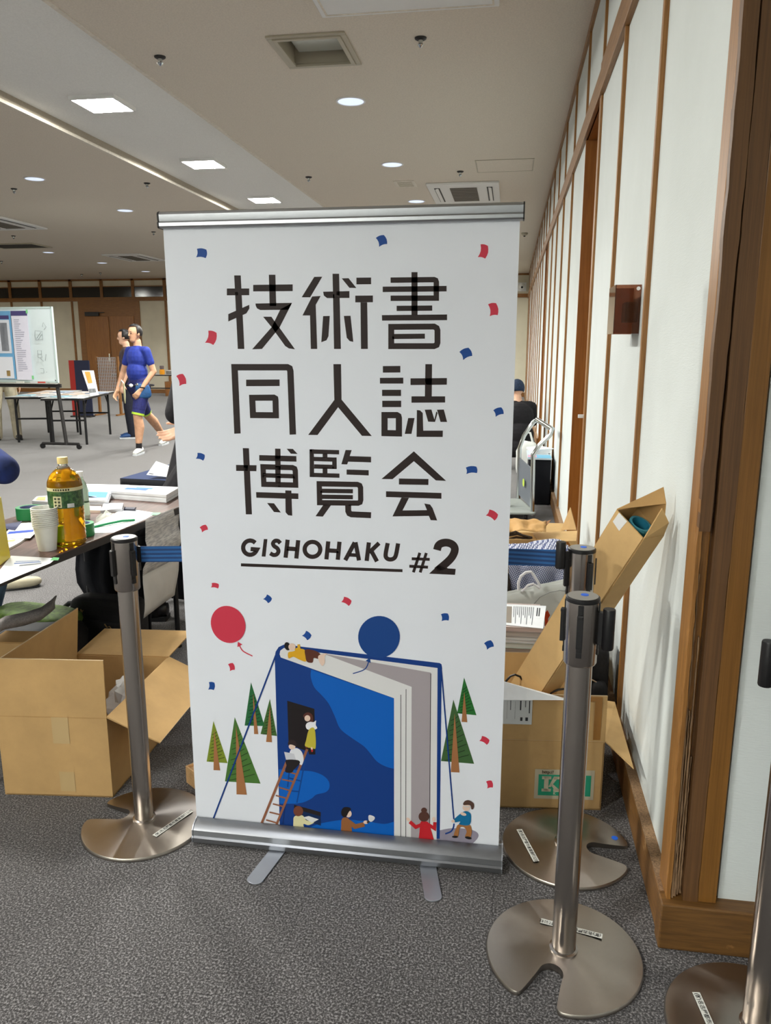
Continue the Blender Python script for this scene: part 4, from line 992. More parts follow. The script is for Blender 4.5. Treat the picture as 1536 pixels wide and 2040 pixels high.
# cup stack, every cup its own
cp = G(95, 1095, ZT)
cupm = grainy('paper_cup', (226, 226, 220), 0.02, 20, 0.6)
cup0 = None
for k in range(11):
    lb = 'white paper cup at the bottom of the nested stack' if k == 0 else ('topmost white paper cup of the nested stack' if k == 10 else 'white paper cup nested in the middle of the stack')
    loc = (cp.x, cp.y, ZT + 0.0005 + k * 0.0066)
    if cup0 is None:
        cup0 = thing('paper_cup', lb, 'cup', loc, 'paper cups nested in one stack')
        MB().lathe([(0.0005, 0.004), (0.030, 0.004), (0.031, 0.0), (0.0315, 0.0), (0.0425, 0.092), (0.0418, 0.092), (0.031, 0.005), (0.0005, 0.005)], n=32, caps=False).build('body', cupm, cup0, local=True, smooth=True)
        MB().tube([(0.0446 * cos(2 * pi * i / 32), 0.0446 * sin(2 * pi * i / 32), 0.092) for i in range(33)], 0.0021, 6).build('rim', cupm, cup0, local=True, smooth=True)
    else: dup(cup0, loc, label=lb)
# two-litre tea bottle
bp = G(139, 1084, ZT)
tb = thing('tea_bottle', 'large plastic bottle of amber tea with green label and cream cap', 'bottle', (bp.x, bp.y, ZT))
def clear(name, c, rough=0.03, ior=1.33, tr=0.95):
    if name in _mats: return _mats[name]
    t = NT(name); t.b.inputs['Base Color'].default_value = lin(c); t.b.inputs['Transmission Weight'].default_value = tr; t.b.inputs['Roughness'].default_value = rough; t.b.inputs['IOR'].default_value = ior; _mats[name] = t.m; return t.m
R0 = 0.0625
prof = [(0.001, 0.002), (R0 * 0.8, 0.0), (R0 * 0.95, 0.006)]
for k in range(9):
    z = 0.016 + k * 0.0145; prof += [(R0, z), (R0 * 0.965, z + 0.0072)]
prof += [(R0 * 0.985, 0.150), (R0 * 0.985, 0.222), (R0 * 1.0, 0.228), (R0 * 0.97, 0.245), (R0 * 0.82, 0.266), (R0 * 0.58, 0.283), (R0 * 0.42, 0.291)]
MB().lathe(prof + [(0.001, 0.2915)], (bp.x, bp.y, ZT), 40, caps=False).build('tea', clear('amber_tea', (246, 176, 24), 0.03, 1.33, 0.8), tb, smooth=True, angle=60)
MB().lathe([(R0 * 0.42, 0.2915), (0.0165, 0.303), (0.0160, 0.318), (0.0150, 0.318)], (bp.x, bp.y, ZT), 28, caps=False).build('neck', clear('clear_plastic', (240, 244, 240), 0.04, 1.3), tb, smooth=True)
MB().lathe([(0.0185, 0.310), (0.0190, 0.313), (0.0190, 0.331), (0.0178, 0.334)], (bp.x, bp.y, ZT), 28).build('cap', flat('cream_cap', (232, 208, 140), 0.5), tb, smooth=True)
lbm = NT('tea_label'); v_ = lbm.coords('Object', (1, 1, 1)); nz_ = lbm.n('ShaderNodeTexNoise', Scale=90, Detail=3); lbm.l(v_, nz_.inputs['Vector'])
lbm.l(lbm.ramp(nz_.outputs['Fac'], [(0.42, lin((28, 66, 34))), (0.62, lin((70, 108, 58)))]), lbm.b.inputs['Base Color']); lbm.b.inputs['Roughness'].default_value = 0.35
lab = MB().lathe([(R0 * 1.004, 0.150), (R0 * 1.004, 0.213)], (bp.x, bp.y, ZT), 40, caps=False).build('label', lbm.m, tb, smooth=True)
MB().lathe([(R0 * 1.006, 0.2135), (R0 * 1.006, 0.226)], (bp.x, bp.y, ZT), 40, caps=False).build('label_band', flat('label_cream', (208, 202, 158), 0.45), tb, smooth=True)
def wrap_patch(name, c, r, a0, a1, z0, z1, mat, parent, n=8):
    rows = [[(c.x + r * cos(a0 + (a1 - a0) * i / n), c.y + r * sin(a0 + (a1 - a0) * i / n), ZT + z) for i in range(n + 1)] for z in (z0, z1)]
    return MB().sheet(rows).build(name, mat, parent, smooth=True)
fa = atan2(-bp.y, -bp.x)
wrap_patch('label_panel', bp, R0 * 1.01, fa - 0.75, fa - 0.25, 0.154, 0.196, flat('label_cream', (208, 202, 158), 0.45), tb)
wrap_patch('barcode', bp, R0 * 1.01, fa + 0.05, fa + 0.45, 0.153, 0.168, flat('label_grey', (200, 202, 200), 0.45), tb)
for k in range(7): wrap_patch('label_text', bp, R0 * 1.012, fa - 0.70 + k * 0.14, fa - 0.61 + k * 0.14, 0.2165, 0.2235, ink((50, 48, 30)), tb, 2)
for k in range(3):
    for j in range(2): wrap_patch('label_text', bp, R0 * 1.013, fa - 0.68 + j * 0.22, fa - 0.54 + j * 0.22, 0.158 + k * 0.0125, 0.166 + k * 0.0125, ink((70, 76, 54)), tb, 2)
# small bottle behind it
sb_ = G(166, 1034, ZT); sbt = thing('small_bottle', 'small clear green-tinted drink bottle behind the tea bottle', 'bottle', (sb_.x, sb_.y, ZT))
MB().lathe([(0.001, 0.002), (0.027, 0), (0.030, 0.01), (0.028, 0.05), (0.030, 0.09), (0.030, 0.125), (0.024, 0.155), (0.013, 0.178), (0.012, 0.19)], (sb_.x, sb_.y, ZT), 28, caps=False).build('body', clear('pale_green_plastic', (206, 232, 206), 0.05, 1.2, 0.9), sbt, smooth=True)
MB().lathe([(0.0145, 0.188), (0.0145, 0.21)], (sb_.x, sb_.y, ZT), 20).build('cap', M_WHITE, sbt, smooth=True)
MB().lathe([(0.0304, 0.02), (0.0304, 0.075)], (sb_.x, sb_.y, ZT), 24, caps=False).build('label', flat('bottle_label', (206, 222, 196), 0.4), sbt, smooth=True)
# yellow drink carton at the edge of the picture
yc = thing('snack_pouch', 'yellow printed drink carton cut by the left photo edge', 'carton', (-1.77, 2.43, ZT))
a, b, c_, d = G(21, 1111, ZT), G(0, 1128, ZT), G(-30, 1106, ZT), G(-10, 1092, ZT)
up = Vector((0, 0, 0.22)); top = Vector((-0.012, 0, 0))
M_YEL = flat('carton_yellow', (206, 184, 36), 0.35)
MB().add([a, b, c_, d, a + up + top, b + up + top, c_ + up, d + up, ], [(0, 3, 2, 1), (0, 1, 5, 4), (1, 2, 6, 5), (2, 3, 7, 6), (3, 0, 4, 7), (4, 5, 6, 7)]).build('body', M_YEL, yc, bevel=0.003)
def onface(u0, z0, u1, z1, e=0.001):
    n_ = (b - a).cross(up).normalized()
    if n_.y > 0: n_ = -n_
    return [a + (b - a) * u0 + up * z0 + n_ * e + top * z0, a + (b - a) * u1 + up * z0 + n_ * e + top * z0, a + (b - a) * u1 + up * z1 + n_ * e + top * z1, a + (b - a) * u0 + up * z1 + n_ * e + top * z1]
for (u0, z0, u1, z1, col) in ((0.45, 0.06, 0.95, 0.16, (214, 110, 120)), (0.1, 0.12, 0.4, 0.2, (190, 190, 80)), (0.1, 0.38, 0.6, 0.5, (172, 170, 60)), (0.0, 0.62, 0.9, 0.8, (226, 200, 40))):
    MB().add(onface(u0, z0, u1, z1), [(0, 1, 2, 3)]).build('print_block', ink(col), yc)
for (s_, z0) in (('USSY', 0.24), ('MS', 0.32)):
    q = onface(1.0, z0, 0.2, z0 + 0.06, 0.002); ux = (q[1] - q[0]).normalized(); uy = (q[3] - q[0]).normalized(); uz = ux.cross(uy)
    M_ = Matrix((ux, uy, uz)).transposed().to_4x4(); M_.translation = q[0] - Vector((-1.77, 2.43, ZT))
    text_mesh('print_text', s_, 0.016, ink((236, 232, 210)), yc, M_, bold=0.0008)
# piles of books and flyers at the back half
leaflet('book', 'thin flyers spread flat at the back of the left table', 'leaflet', [(150, 978), (162, 964), (258, 966), (232, 984)], ZT, 0.002, None, ((0.1, 0.2, 0.8, 0.45, (190, 208, 224)), (0.3, 0.55, 0.7, 0.8, (214, 220, 226))))
def stack(pts, n, th, cols, lb, deco_blocks=()):
    for k in range(n):
        z = ZT + 0.0005 + k * (th + 0.0004)
        o = thing('book', lb[k] if isinstance(lb, (list, tuple)) else lb, 'book', (0, 0, 0), 'books stacked on the left table')
        rr = random.Random(k * 7 + int(pts[0][0])); sh = Vector((rr.uniform(-0.006, 0.006), rr.uniform(-0.006, 0.006), 0))
        ztop = ZT + 0.0005 + n * (th + 0.0004)
        P = [G(x, y, ztop) for x, y in pts]; P = [Vector((p.x, p.y, z + th)) + sh for p in P]
        cc = sum(P, Vector()) / len(P); o.location = (cc.x, cc.y, z); o['_o'] = (cc.x, cc.y, z)
        plate('page_block', [p - Vector((0, 0, 0.0008)) for p in P], th - 0.0016, M_PAPER, o)
        plate('cover', P, 0.0008, ink(cols[k % len(cols)]), o)
        if k == n - 1:
            for (u0, v0, u1, v1, col) in deco_blocks: plate('cover_print', deco(P, u0, v0, u1, v1), 0.0003, ink(col), o)
stack([(219, 978), (246, 966), (358, 970), (330, 986)], 3, 0.0125, [(222, 224, 226), (206, 208, 212), (214, 214, 216)], ['white book at the bottom of the stack near the banner', 'white book in the middle of the stack near the banner', 'white book with blue picture on top of the stack near the banner'],
      ((0.35, 0.15, 0.62, 0.55, (34, 104, 180)), (0.55, 0.3, 0.72, 0.6, (60, 130, 200)), (0.1, 0.3, 0.22, 0.6, (170, 186, 206))))
stack([(160, 996), (178, 979), (220, 980), (215, 996)], 4, 0.007, [(206, 210, 220), (196, 200, 214)], ['bottom brochure of the pile behind the small bottle', 'second brochure of the pile behind the small bottle', 'third brochure of the pile behind the small bottle', 'blue topped brochure on the pile behind the small bottle'],
      ((0.3, 0.0, 1.0, 0.9, (64, 140, 204)), (0.3, 0.0, 0.45, 0.5, (220, 226, 232))))
stack([(62, 998), (72, 989), (96, 987), (94, 1000)], 4, 0.007, [(196, 190, 186), (180, 176, 178)], ['bottom leaflet stack piece left of the tea bottle', 'second leaflet bundle left of the tea bottle', 'third leaflet bundle left of the tea bottle', 'orange printed leaflet bundle on top left of the tea bottle'], ((0.2, 0.2, 0.8, 0.8, (214, 168, 96)),))
leaflet('card_box', 'low pile of cards in a clear box beside the small bottle', 'box', [(172, 1016), (176, 1008), (202, 1008), (201, 1017)], ZT, 0.012, ink((224, 200, 184)))
leaflet('card_box', 'white low box of cards near the smartphone', 'box', [(200, 1017), (207, 1002), (246, 1002), (243, 1013)], ZT, 0.014, ink((214, 214, 220)))
leaflet('leaflet', 'large white sheet lying on the table edge under the plastic bag', 'leaflet', [(186, 1062), (176, 1050), (248, 1012), (312, 1022), (292, 1033), (226, 1061)], ZT, 0.001, None, ((0.5, 0.4, 0.8, 0.5, (206, 210, 216)),))
ph = leaflet('smartphone', 'dark smartphone lying behind the white sheet', 'phone', [(246, 1014), (248, 1010), (272, 1011), (270, 1015)], ZT, 0.008, flat('phone_glass', (22, 26, 44), 0.1), ((0.05, 0.1, 0.95, 0.9, (30, 34, 60)),), group=None)
gt = leaflet('tape_strip', 'strip of green tape holding the sheet at the table edge', 'tape', [(299, 1026), (303, 1021), (320, 1021), (317, 1026)], ZT + 0.0012, 0.0006, flat('green_tape_thin', (110, 190, 130), 0.5), group=None)
gt = leaflet('tape_strip', 'strip of pale green tape at the front corner sheet', 'tape', [(100, 1116), (106, 1110), (118, 1111), (116, 1116)], ZT + 0.0012, 0.0006, flat('green_tape_thin', (110, 190, 130), 0.5), group=None)
# clear plastic bag with green band
pc = G(215, 1038, ZT); bag = thing('plastic_bag', 'crumpled clear plastic bag with a green edge band', 'bag', (pc.x, pc.y, ZT))
c4 = [G(190, 1048, ZT), G(264, 1040, ZT), G(248, 1022, ZT), G(192, 1030, ZT)]
rows = []
for i in range(13):
    r_ = []
    for j in range(13):
        u, w = j / 12, i / 12
        p = c4[0] * (1 - u) * (1 - w) + c4[1] * u * (1 - w) + c4[2] * u * w + c4[3] * (1 - u) * w
        e = min(u, 1 - u, w, 1 - w) * 2
        r_.append(Vector((p.x, p.y, ZT + 0.003 + 0.036 * min(1, e * 1.6) * (0.35 + 0.65 * abs(noise.noise(Vector((u * 4.2, w * 4.2, 3.1))) * 1.6)))))
    rows.append(r_)
t_ = NT('bag_film'); t_.b.inputs['Base Color'].default_value = lin((236, 240, 226)); t_.b.inputs['Roughness'].default_value = 0.12; t_.b.inputs['Alpha'].default_value = 0.45; t_.b.inputs['Specular IOR Level'].default_value = 0.9
MB().sheet(rows).build('film', t_.m, bag, smooth=True, angle=180)
a, b = G(182, 1051, ZT + 0.004), G(268, 1036, ZT + 0.004)
MB().tube([a, a * 0.66 + b * 0.34 + Vector((0, 0, 0.004)), a * 0.3 + b * 0.7 + Vector((0, 0, 0.006)), b], 0.005, 8).build('green_band', flat('bag_green', (32, 150, 92), 0.4), bag, smooth=True)
# creased notice hanging from the table edge
hx = lambda w: -1.518
rows = []
cor = [PX(290, 1035, -1.515), PX(357, 1008, -1.515), PX(352, 1186, -1.515), PX(284, 1232, -1.505)]
for i in range(15):
    r_ = []
    for j in range(9):
        u, w = j / 8, i / 14
        p = cor[0] * (1 - u) * (1 - w) + cor[1] * u * (1 - w) + cor[2] * u * w + cor[3] * (1 - u) * w
        r_.append(Vector((p.x + 0.010 * sin(w * 9 + u * 2) * w + 0.022 * max(0, 1 - abs(w - 0.36) * 7), p.y + 0.0, p.z)))
    rows.append(r_)
t_ = NT('notice_paper'); v_ = t_.coords('Object', (1, 1, 1)); n1 = t_.n('ShaderNodeTexNoise', Scale=8, Detail=3); t_.l(v_, n1.inputs['Vector'])
v2 = t_.coords('Object', (1, 18, 160)); n2 = t_.n('ShaderNodeTexNoise', Scale=1, Detail=2); t_.l(v2, n2.inputs['Vector'])
cA = t_.ramp(n2.outputs['Fac'], [(0.40, lin((168, 166, 166))), (0.60, lin((206, 203, 198)))])
t_.l(cA, t_.b.inputs['Base Color']); t_.b.inputs['Roughness'].default_value = 0.7
hn = thing('hanging_notice', 'creased printed notice hanging from the table edge', 'paper', tuple(cor[0]))
MB().sheet(rows[:9]).build('printed_sheet', t_.m, hn, solid=0.0006, smooth=True, angle=180)
MB().sheet(rows[8:]).build('blank_sheet', grainy('notice_blank', (206, 202, 196), 0.03, 8, 0.7), hn, solid=0.0006, smooth=True, angle=180)

# second table under a navy cloth
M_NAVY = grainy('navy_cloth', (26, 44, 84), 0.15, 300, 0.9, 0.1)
M_NAVYD = grainy('black_and_shaded_cloth', (17, 18, 24), 0.2, 200, 0.95, 0.1)
t2, tf2 = fold_table((-1.52, 4.06), TA, 1.5, 0.66, 'folding table under a navy cloth behind the left table', None, z=ZT - 0.01)
ncl = thing('tablecloth', 'navy cloth over the second table, hanging to the floor', 'tablecloth', (-1.8, 4.6, 0))
c4 = [tf2(-0.012, -0.012), tf2(1.512, -0.012), tf2(1.512, 0.672), tf2(-0.012, 0.672)]
MB().prism([(q.x, q.y) for q in c4], ZT - 0.0095, ZT - 0.005).build('top_cloth', M_NAVY, ncl)
def drape(a, b, z0, z1f, n, amp, name, mat, parent, seed=0):
    rows = []; m = 14; d = (b - a); nn = Vector((d.y, -d.x, 0)).normalized()
    for i in range(m + 1):
        w = i / m; r_ = []
        for j in range(n + 1):
            u = j / n; zb = z1f(u); z = z0 + (zb - z0) * w
            p = a + d * u + nn * (amp * w * (sin(u * 23 + seed) + 0.5 * sin(u * 51 + 1 + seed)) + amp * 1.2 * w)
            r_.append(Vector((p.x, p.y, z)))
        rows.append(r_)
    return MB().sheet(rows).build(name, mat, parent, solid=0.0015, smooth=True, angle=180)
drape(c4[3], c4[0], ZT - 0.006, lambda u: 0.30 - 0.29 * min(1, u * 2.4), 40, 0.012, 'front_drape', M_NAVYD, ncl)  # same navy cloth; its shade is put into the near-black colour
drape(c4[0], c4[1], ZT - 0.006, lambda u: 0.01, 50, 0.012, 'side_drape', M_NAVY, ncl, 2)

# ------------------------------------------------------------------ open cardboard boxes
def flap(mb, a, b, out, t=0.004, skew=0.0):
    """flap hinged on a-b, reaching by vector out"""
    n = -(b - a).cross(out).normalized() * t
    e = (b - a).normalized() * skew
    q = [a, b, b + out - e, a + out + e]
    mb.add(q + [p + n for p in q], [(0, 3, 2, 1), (4, 5, 6, 7), (0, 1, 5, 4), (1, 2, 6, 5), (2, 3, 7, 6), (3, 0, 4, 7)])
def open_box(name, label, c, h, flaps, group, mat=M_CARD, t=0.005):
    """c: four base corners anticlockwise (front-left, front-right, back-right, back-left); flaps: list of (edge, out vector)"""
    o = thing(name, label, 'box', tuple(sum(c, Vector()) / 4), group)
    cen = sum(c, Vector()) / 4
    for i in range(4):
        a, b = c[i], c[(i + 1) % 4]; d = (b - a).normalized(); inn = Vector((-d.y, d.x, 0)) * t
        q = [a, b, b + inn, a + inn]
        MB().add([p + Vector((0, 0, 0.001)) for p in q] + [p + Vector((0, 0, h)) for p in q], [(0, 3, 2, 1), (4, 5, 6, 7), (0, 1, 5, 4), (1, 2, 6, 5), (2, 3, 7, 6), (3, 0, 4, 7)]).build('side', mat, o)
    MB().prism([(p.x, p.y) for p in c], 0.001, 0.006).build('bottom', mat, o)
    for e, out in flaps:
        a, b = c[e] + Vector((0, 0, h)), c[(e + 1) % 4] + Vector((0, 0, h)); mb = MB(); flap(mb, a, b, Vector(out)); f_ = mb.build('flap', mat, o)
        ot = Vector(out); e_ = MB(); flap(e_, a + ot, b + ot, ot.normalized() * 0.0012, 0.0042); e_.build('cut_edge', M_CARDEDGE, f_)
        e_ = MB(); d_e = (b - a).normalized(); o_e = Vector((d_e.y, -d_e.x, 0)) * 0.0009
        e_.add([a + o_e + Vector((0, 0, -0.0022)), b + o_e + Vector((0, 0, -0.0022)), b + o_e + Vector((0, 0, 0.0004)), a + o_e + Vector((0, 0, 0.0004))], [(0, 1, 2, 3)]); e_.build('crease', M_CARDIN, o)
    return o
BH = 0.283
bl = [Vector((-1.600, 2.092, 0)), Vector((-1.240, 2.130, 0)), Vector((-1.254, 2.63, 0)), Vector((-1.618, 2.60, 0))]
boxl = open_box('cardboard_box', 'large open cardboard box with raised flaps left of the banner', bl, BH, ((0, (0.0, 0.006, 0.193)), (1, (0.165, 0.02, -0.085)), (2, (0.02, 0.185, 0.035)), (3, (0.02, 0.0, 0.19))), None)
M_TAPE = flat('packing_tape', (196, 168, 120), 0.2, spec=0.7)
fr_ = (bl[1] - bl[0]).normalized()
def on_front(c0, d, u0, u1, z0, z1, name, mat, parent, e=0.0012):
    nn = Vector((d.y, -d.x, 0)); q = [c0 + d * u0 + nn * e + Vector((0, 0, z0)), c0 + d * u1 + nn * e + Vector((0, 0, z0)), c0 + d * u1 + nn * e + Vector((0, 0, z1)), c0 + d * u0 + nn * e + Vector((0, 0, z1))]
    return MB().add(q, [(0, 1, 2, 3)]).build(name, mat, parent)
on_front(bl[0], fr_, 0.18, 0.235, 0.19, 0.282, 'packing_tape', M_TAPE, boxl); on_front(bl[0], fr_, 0.19, 0.24, 0.02, 0.09, 'packing_tape', M_TAPE, boxl)
# crumpled paper inside
def crumple(name, label, c, r, mat, seed, group=None, sq=0.7):
    rr = random.Random(seed); mb = MB(); mb.ball((0, 0, 0), 1, 22)
    for i, p in enumerate(mb.v):
        k = 0.72 + 0.55 * abs(noise.noise(p * 2.6 + Vector((seed, 0, 0)))) + 0.25 * noise.noise(p * 6 + Vector((0, seed, 0)))
        mb.v[i] = Vector((p.x * r * k, p.y * r * k, p.z * r * k * sq))
    zmin = min(p.z for p in mb.v); mb.v = [p + Vector(c) - Vector((0, 0, zmin)) for p in mb.v]
    o = mb.build(name, mat, origin=c, smooth=True, angle=25); return tag(o, label, 'paper', group)
M_CRUMP = grainy('tissue_paper', (226, 226, 224), 0.06, 14, 0.6)
crumple('crumpled_paper', 'crumpled white packing paper in the open box, in front', (-1.345, 2.31, 0.008), 0.09, M_CRUMP, 3, 'crumpled paper in the box')
crumple('crumpled_paper', 'crumpled white packing paper heaped highest in the open box', (-1.36, 2.50, 0.008), 0.09, M_CRUMP, 8, 'crumpled paper in the box', 1.35)
crumple('crumpled_paper', 'crumpled grey packing paper at the left inside the open box', (-1.51, 2.42, 0.008), 0.075, grainy('tissue_grey', (150, 140, 136), 0.1, 14, 0.7), 12, 'crumpled paper in the box')
# pale wooden tray behind the left post
M_BAMBOO = wood('bamboo', (206, 160, 108), (226, 186, 134), 5, (30, 4, 30), 0.5)
ta = radians(-38); tc = Vector((-1.040, 2.255, 0)); e1 = Vector((cos(ta), sin(ta), 0)); e2 = Vector((-sin(ta), cos(ta), 0)); tl, tw, th = 0.24, 0.13, 0.062
tr_ = thing('wooden_tray', 'pale wooden tray on the carpet behind the left post', 'tray', tuple(tc))
def tbox(u0, u1, v0, v1, z0, z1, name): 
    q = [tc + e1 * u0 + e2 * v0, tc + e1 * u1 + e2 * v0, tc + e1 * u1 + e2 * v1, tc + e1 * u0 + e2 * v1]
    return MB().prism([(p.x, p.y) for p in q], z0, z1).build(name, M_BAMBOO, tr_, bevel=0.0015)
tbox(0, tl, 0, tw, 0.0, th - 0.008, 'floor_board'); tbox(0, tl, 0, 0.006, th - 0.0079, th, 'rim'); tbox(0, 0.006, 0.006, tw, th - 0.0079, th, 'rim'); tbox(0, tl, tw - 0.006, tw, th - 0.0079, th, 'rim'); tbox(tl - 0.006, tl, 0.006, tw - 0.006, th - 0.0079, th, 'rim')

# ------------------------------------------------------------------ bags under the left table
M_BAGK = grainy('black_nylon', (22, 21, 24), 0.25, 120, 0.7, 0.15)
M_BAGG = grainy('green_nylon', (76, 100, 34), 0.2, 60, 0.7, 0.15)
M_STRAP = grainy('grey_strap', (128, 122, 120), 0.1, 200, 0.8, 0.1)
def softbox(mb, c, size, R=None, n=16, pw=0.35, bulge=0.0, mi=0):
    """rounded soft body (superellipsoid)"""
    R = R or Matrix.Identity(3); c = Vector(c); m = n; vs_ = []; fs = []
    f_ = lambda x: math.copysign(abs(x) ** pw, x)
    for i in range(m + 1):
        th_ = -pi / 2 + pi * i / m
        for j in range(2 * n):
            ph_ = 2 * pi * j / (2 * n)
            p = Vector((size[0] / 2 * f_(cos(th_)) * f_(cos(ph_)), size[1] / 2 * f_(cos(th_)) * f_(sin(ph_)), size[2] / 2 * f_(sin(th_))))
            if bulge: p += p.normalized() * bulge * noise.noise(p * 9)
            vs_.append(c + R @ p)
    k = 2 * n
    for i in range(m):
        for j in range(k): fs.append((i * k + j, i * k + (j + 1) % k, (i + 1) * k + (j + 1) % k, (i + 1) * k + j))
    return mb.add(vs_, fs, mi)
bpk = thing('backpack', 'black and green backpack lying under the left table', 'backpack', (-1.99, 2.95, 0))
mb = MB(); softbox(mb, (-2.02, 2.93, 0.135), (0.42, 0.28, 0.27), rotz(0.15), 14, 0.45, 0.012); mb.build('body', M_BAGK, bpk, smooth=True, angle=180)
mb = MB(); softbox(mb, (-2.05, 3.03, 0.262), (0.38, 0.20, 0.075), Matrix.Rotation(0.10, 3, 'Y') @ rotz(0.1), 12, 0.6, 0.01); mb.build('top_panel', M_BAGG, bpk, smooth=True, angle=180)
P = [PY(-30, 1262, 2.72), PY(10, 1240, 2.74), PY(50, 1232, 2.76), PY(82, 1222, 2.78), PY(103, 1205, 2.80), PY(110, 1198, 2.83)]
mb = MB(); rows = []
for k, p in enumerate(P): rows.append([p + Vector((0, -0.01, -0.026)), p + Vector((0.003, -0.014, 0.0)), p + Vector((0.0, 0.01, 0.022))])
mb.sheet(rows).build('shoulder_strap', M_STRAP, bpk, solid=0.008, smooth=True, angle=180)
mb = MB(); softbox(mb, (-1.86, 2.86, 0.09), (0.12, 0.10, 0.15), None, 8, 0.5); mb.build('side_pocket', M_BAGG, bpk, smooth=True, angle=180)
# dark coat hanging bunched under the far end of the table
ct = thing('dark_coat', 'black coat hanging in folds under the left table', 'coat', tuple(PY(220, 1180, 3.30)))
lft = [(158, 1078), (152, 1105), (150, 1135), (154, 1160), (172, 1188), (190, 1212), (210, 1238), (232, 1262), (244, 1280)]
rows = []
for i, (x, y) in enumerate(lft):
    r_ = []
    for j in range(25):
        u = j / 24; xx = x + (300 - x) * u; d_ = 3.46 + 0.02 * sin(u * 26 + i * 0.25) + 0.012 * sin(u * 11 + 1) - 0.10 * u
        q = PY(xx, y - (10 if i == 0 else 0) * u, d_); q.z = min(q.z, ZT - 0.036); r_.append(q)
    rows.append(r_)
MB().sheet(rows).build('folds', M_NAVYD, ct, solid=0.012, smooth=True, angle=180)
q = PY(262, 1090, 3.12); MB().tube([(q.x, q.y, ZT - 0.033), (q.x, q.y + 0.05, ZT - 0.06), (q.x, q.y + 0.08, ZT - 0.08)], 0.004, 6).build('hook', M_RUBBER, ct, smooth=True)
kb = thing('shoulder_bag', 'black nylon bag with raised carry handle beside the backpack', 'bag', (-1.79, 3.30, 0))
mb = MB(); softbox(mb, (-1.80, 3.19, 0.160), (0.36, 0.12, 0.32), rotz(-0.1), 14, 0.3, 0.006); mb.build('body', M_BAGK, kb, smooth=True, angle=180)
P = [PY(x, y, 3.2) for x, y in ((126, 1219), (131, 1207), (138, 1202), (155, 1202), (172, 1205), (178, 1210), (186, 1222))]
MB().tube(P, [0.011, 0.012, 0.013, 0.014, 0.013, 0.012, 0.011], 10).build('handle', flat('bag_handle', (20, 20, 22), 0.35), kb, smooth=True)
mb = MB(); softbox(mb, (-1.80, 3.135, 0.12), (0.30, 0.03, 0.20), rotz(-0.1), 10, 0.3); mb.build('front_pocket', M_BAGK, kb, smooth=True, angle=180)
MB().tube([PY(160, 1214, 3.13), PY(164, 1220, 3.13), PY(165, 1216, 3.13)], 0.004, 6).build('zip_pull', flat('brass', (170, 140, 90), 0.35, 0.9), kb)
MB().tube([PY(208, 1243, 3.1), PY(213, 1250, 3.1), PY(218, 1248, 3.1), PY(222, 1254, 3.1), PY(228, 1258, 3.1)], 0.0028, 6).build('key_chain', flat('brass', (170, 140, 90), 0.35, 0.9), kb, smooth=True)
sb2 = thing('small_carton', 'small brown carton at the left photo edge behind the open box', 'box', (-1.83, 2.68, 0))
MB().obox((-1.85, 2.66, 0.16), (0.26, 0.12, 0.31), rotz(0.1)).build('body', M_CARD, sb2, bevel=0.003)
MB().obox((-1.85, 2.66, 0.317), (0.262, 0.122, 0.006), rotz(0.1)).build('lid', M_CARDIN, sb2, bevel=0.002)
# ================================================================== right: boxes between banner and wall
def rect(o, ang, w, d):
    e1_ = Vector((cos(ang), sin(ang), 0)); e2_ = Vector((-sin(ang), cos(ang), 0)); o = Vector((o[0], o[1], 0))
    return [o, o + e1_ * w, o + e1_ * w + e2_ * d, o + e2_ * d]
KA = radians(6)
k0 = rect((-0.085, 2.262), KA, 0.418, 0.31)
kb_ = open_box('cardboard_box', 'cardboard carton with green and white K label behind the posts', k0, 0.238, ((0, (0.0, 0.004, 0.152)), (2, (0.0, 0.05, 0.145)), (3, (-0.12, 0.0, 0.08))), 'cartons by the right wall')
# right flap folded out against the wall, with a purple printed card on it
fo = PX(1266, 1553, 0.402); hk = k0[1] + Vector((0, 0, 0.238)); hb = k0[2] + Vector((0, 0, 0.238))
mb = MB(); q = [hk, hb, Vector((0.400, 2.62, 0.225)), Vector((fo.x, 2.30, 0.205))]
q[3] = Vector((0.403, 2.20, 0.212)); n_ = Vector((0, 0, 0.004)); mb.add(q + [p + n_ for p in q], [(0, 3, 2, 1), (4, 5, 6, 7), (0, 1, 5, 4), (1, 2, 6, 5), (2, 3, 7, 6), (3, 0, 4, 7)]); mb.build('side_flap', M_CARD2, kb_)
qq = [q[0] * 0.85 + q[1] * 0.15, q[0] * 0.6 + q[1] * 0.4, (q[0] * 0.6 + q[1] * 0.4) * 0.55 + (q[3] * 0.6 + q[2] * 0.4) * 0.45, (q[0] * 0.85 + q[1] * 0.15) * 0.55 + (q[3] * 0.85 + q[2] * 0.15) * 0.45]
plate('purple_card', [p + Vector((0, 0, 0.0055)) for p in qq], 0.001, ink((58, 40, 92)), kb_)
d_ = (k0[1] - k0[0]).normalized()
on_front(k0[0], d_, 0.0, 0.418, 0.2365, 0.2395, 'crease', M_CARDEDGE, kb_, 0.0008)
on_front(k0[0], d_, 0.380, 0.402, 0.245, 0.374, 'brown_tape', flat('brown_tape', (150, 104, 50), 0.3), kb_, 0.0012); on_front(k0[0], d_, 0.15, 0.402, 0.374, 0.389, 'brown_tape', flat('brown_tape', (150, 104, 50), 0.3), kb_, 0.0012)
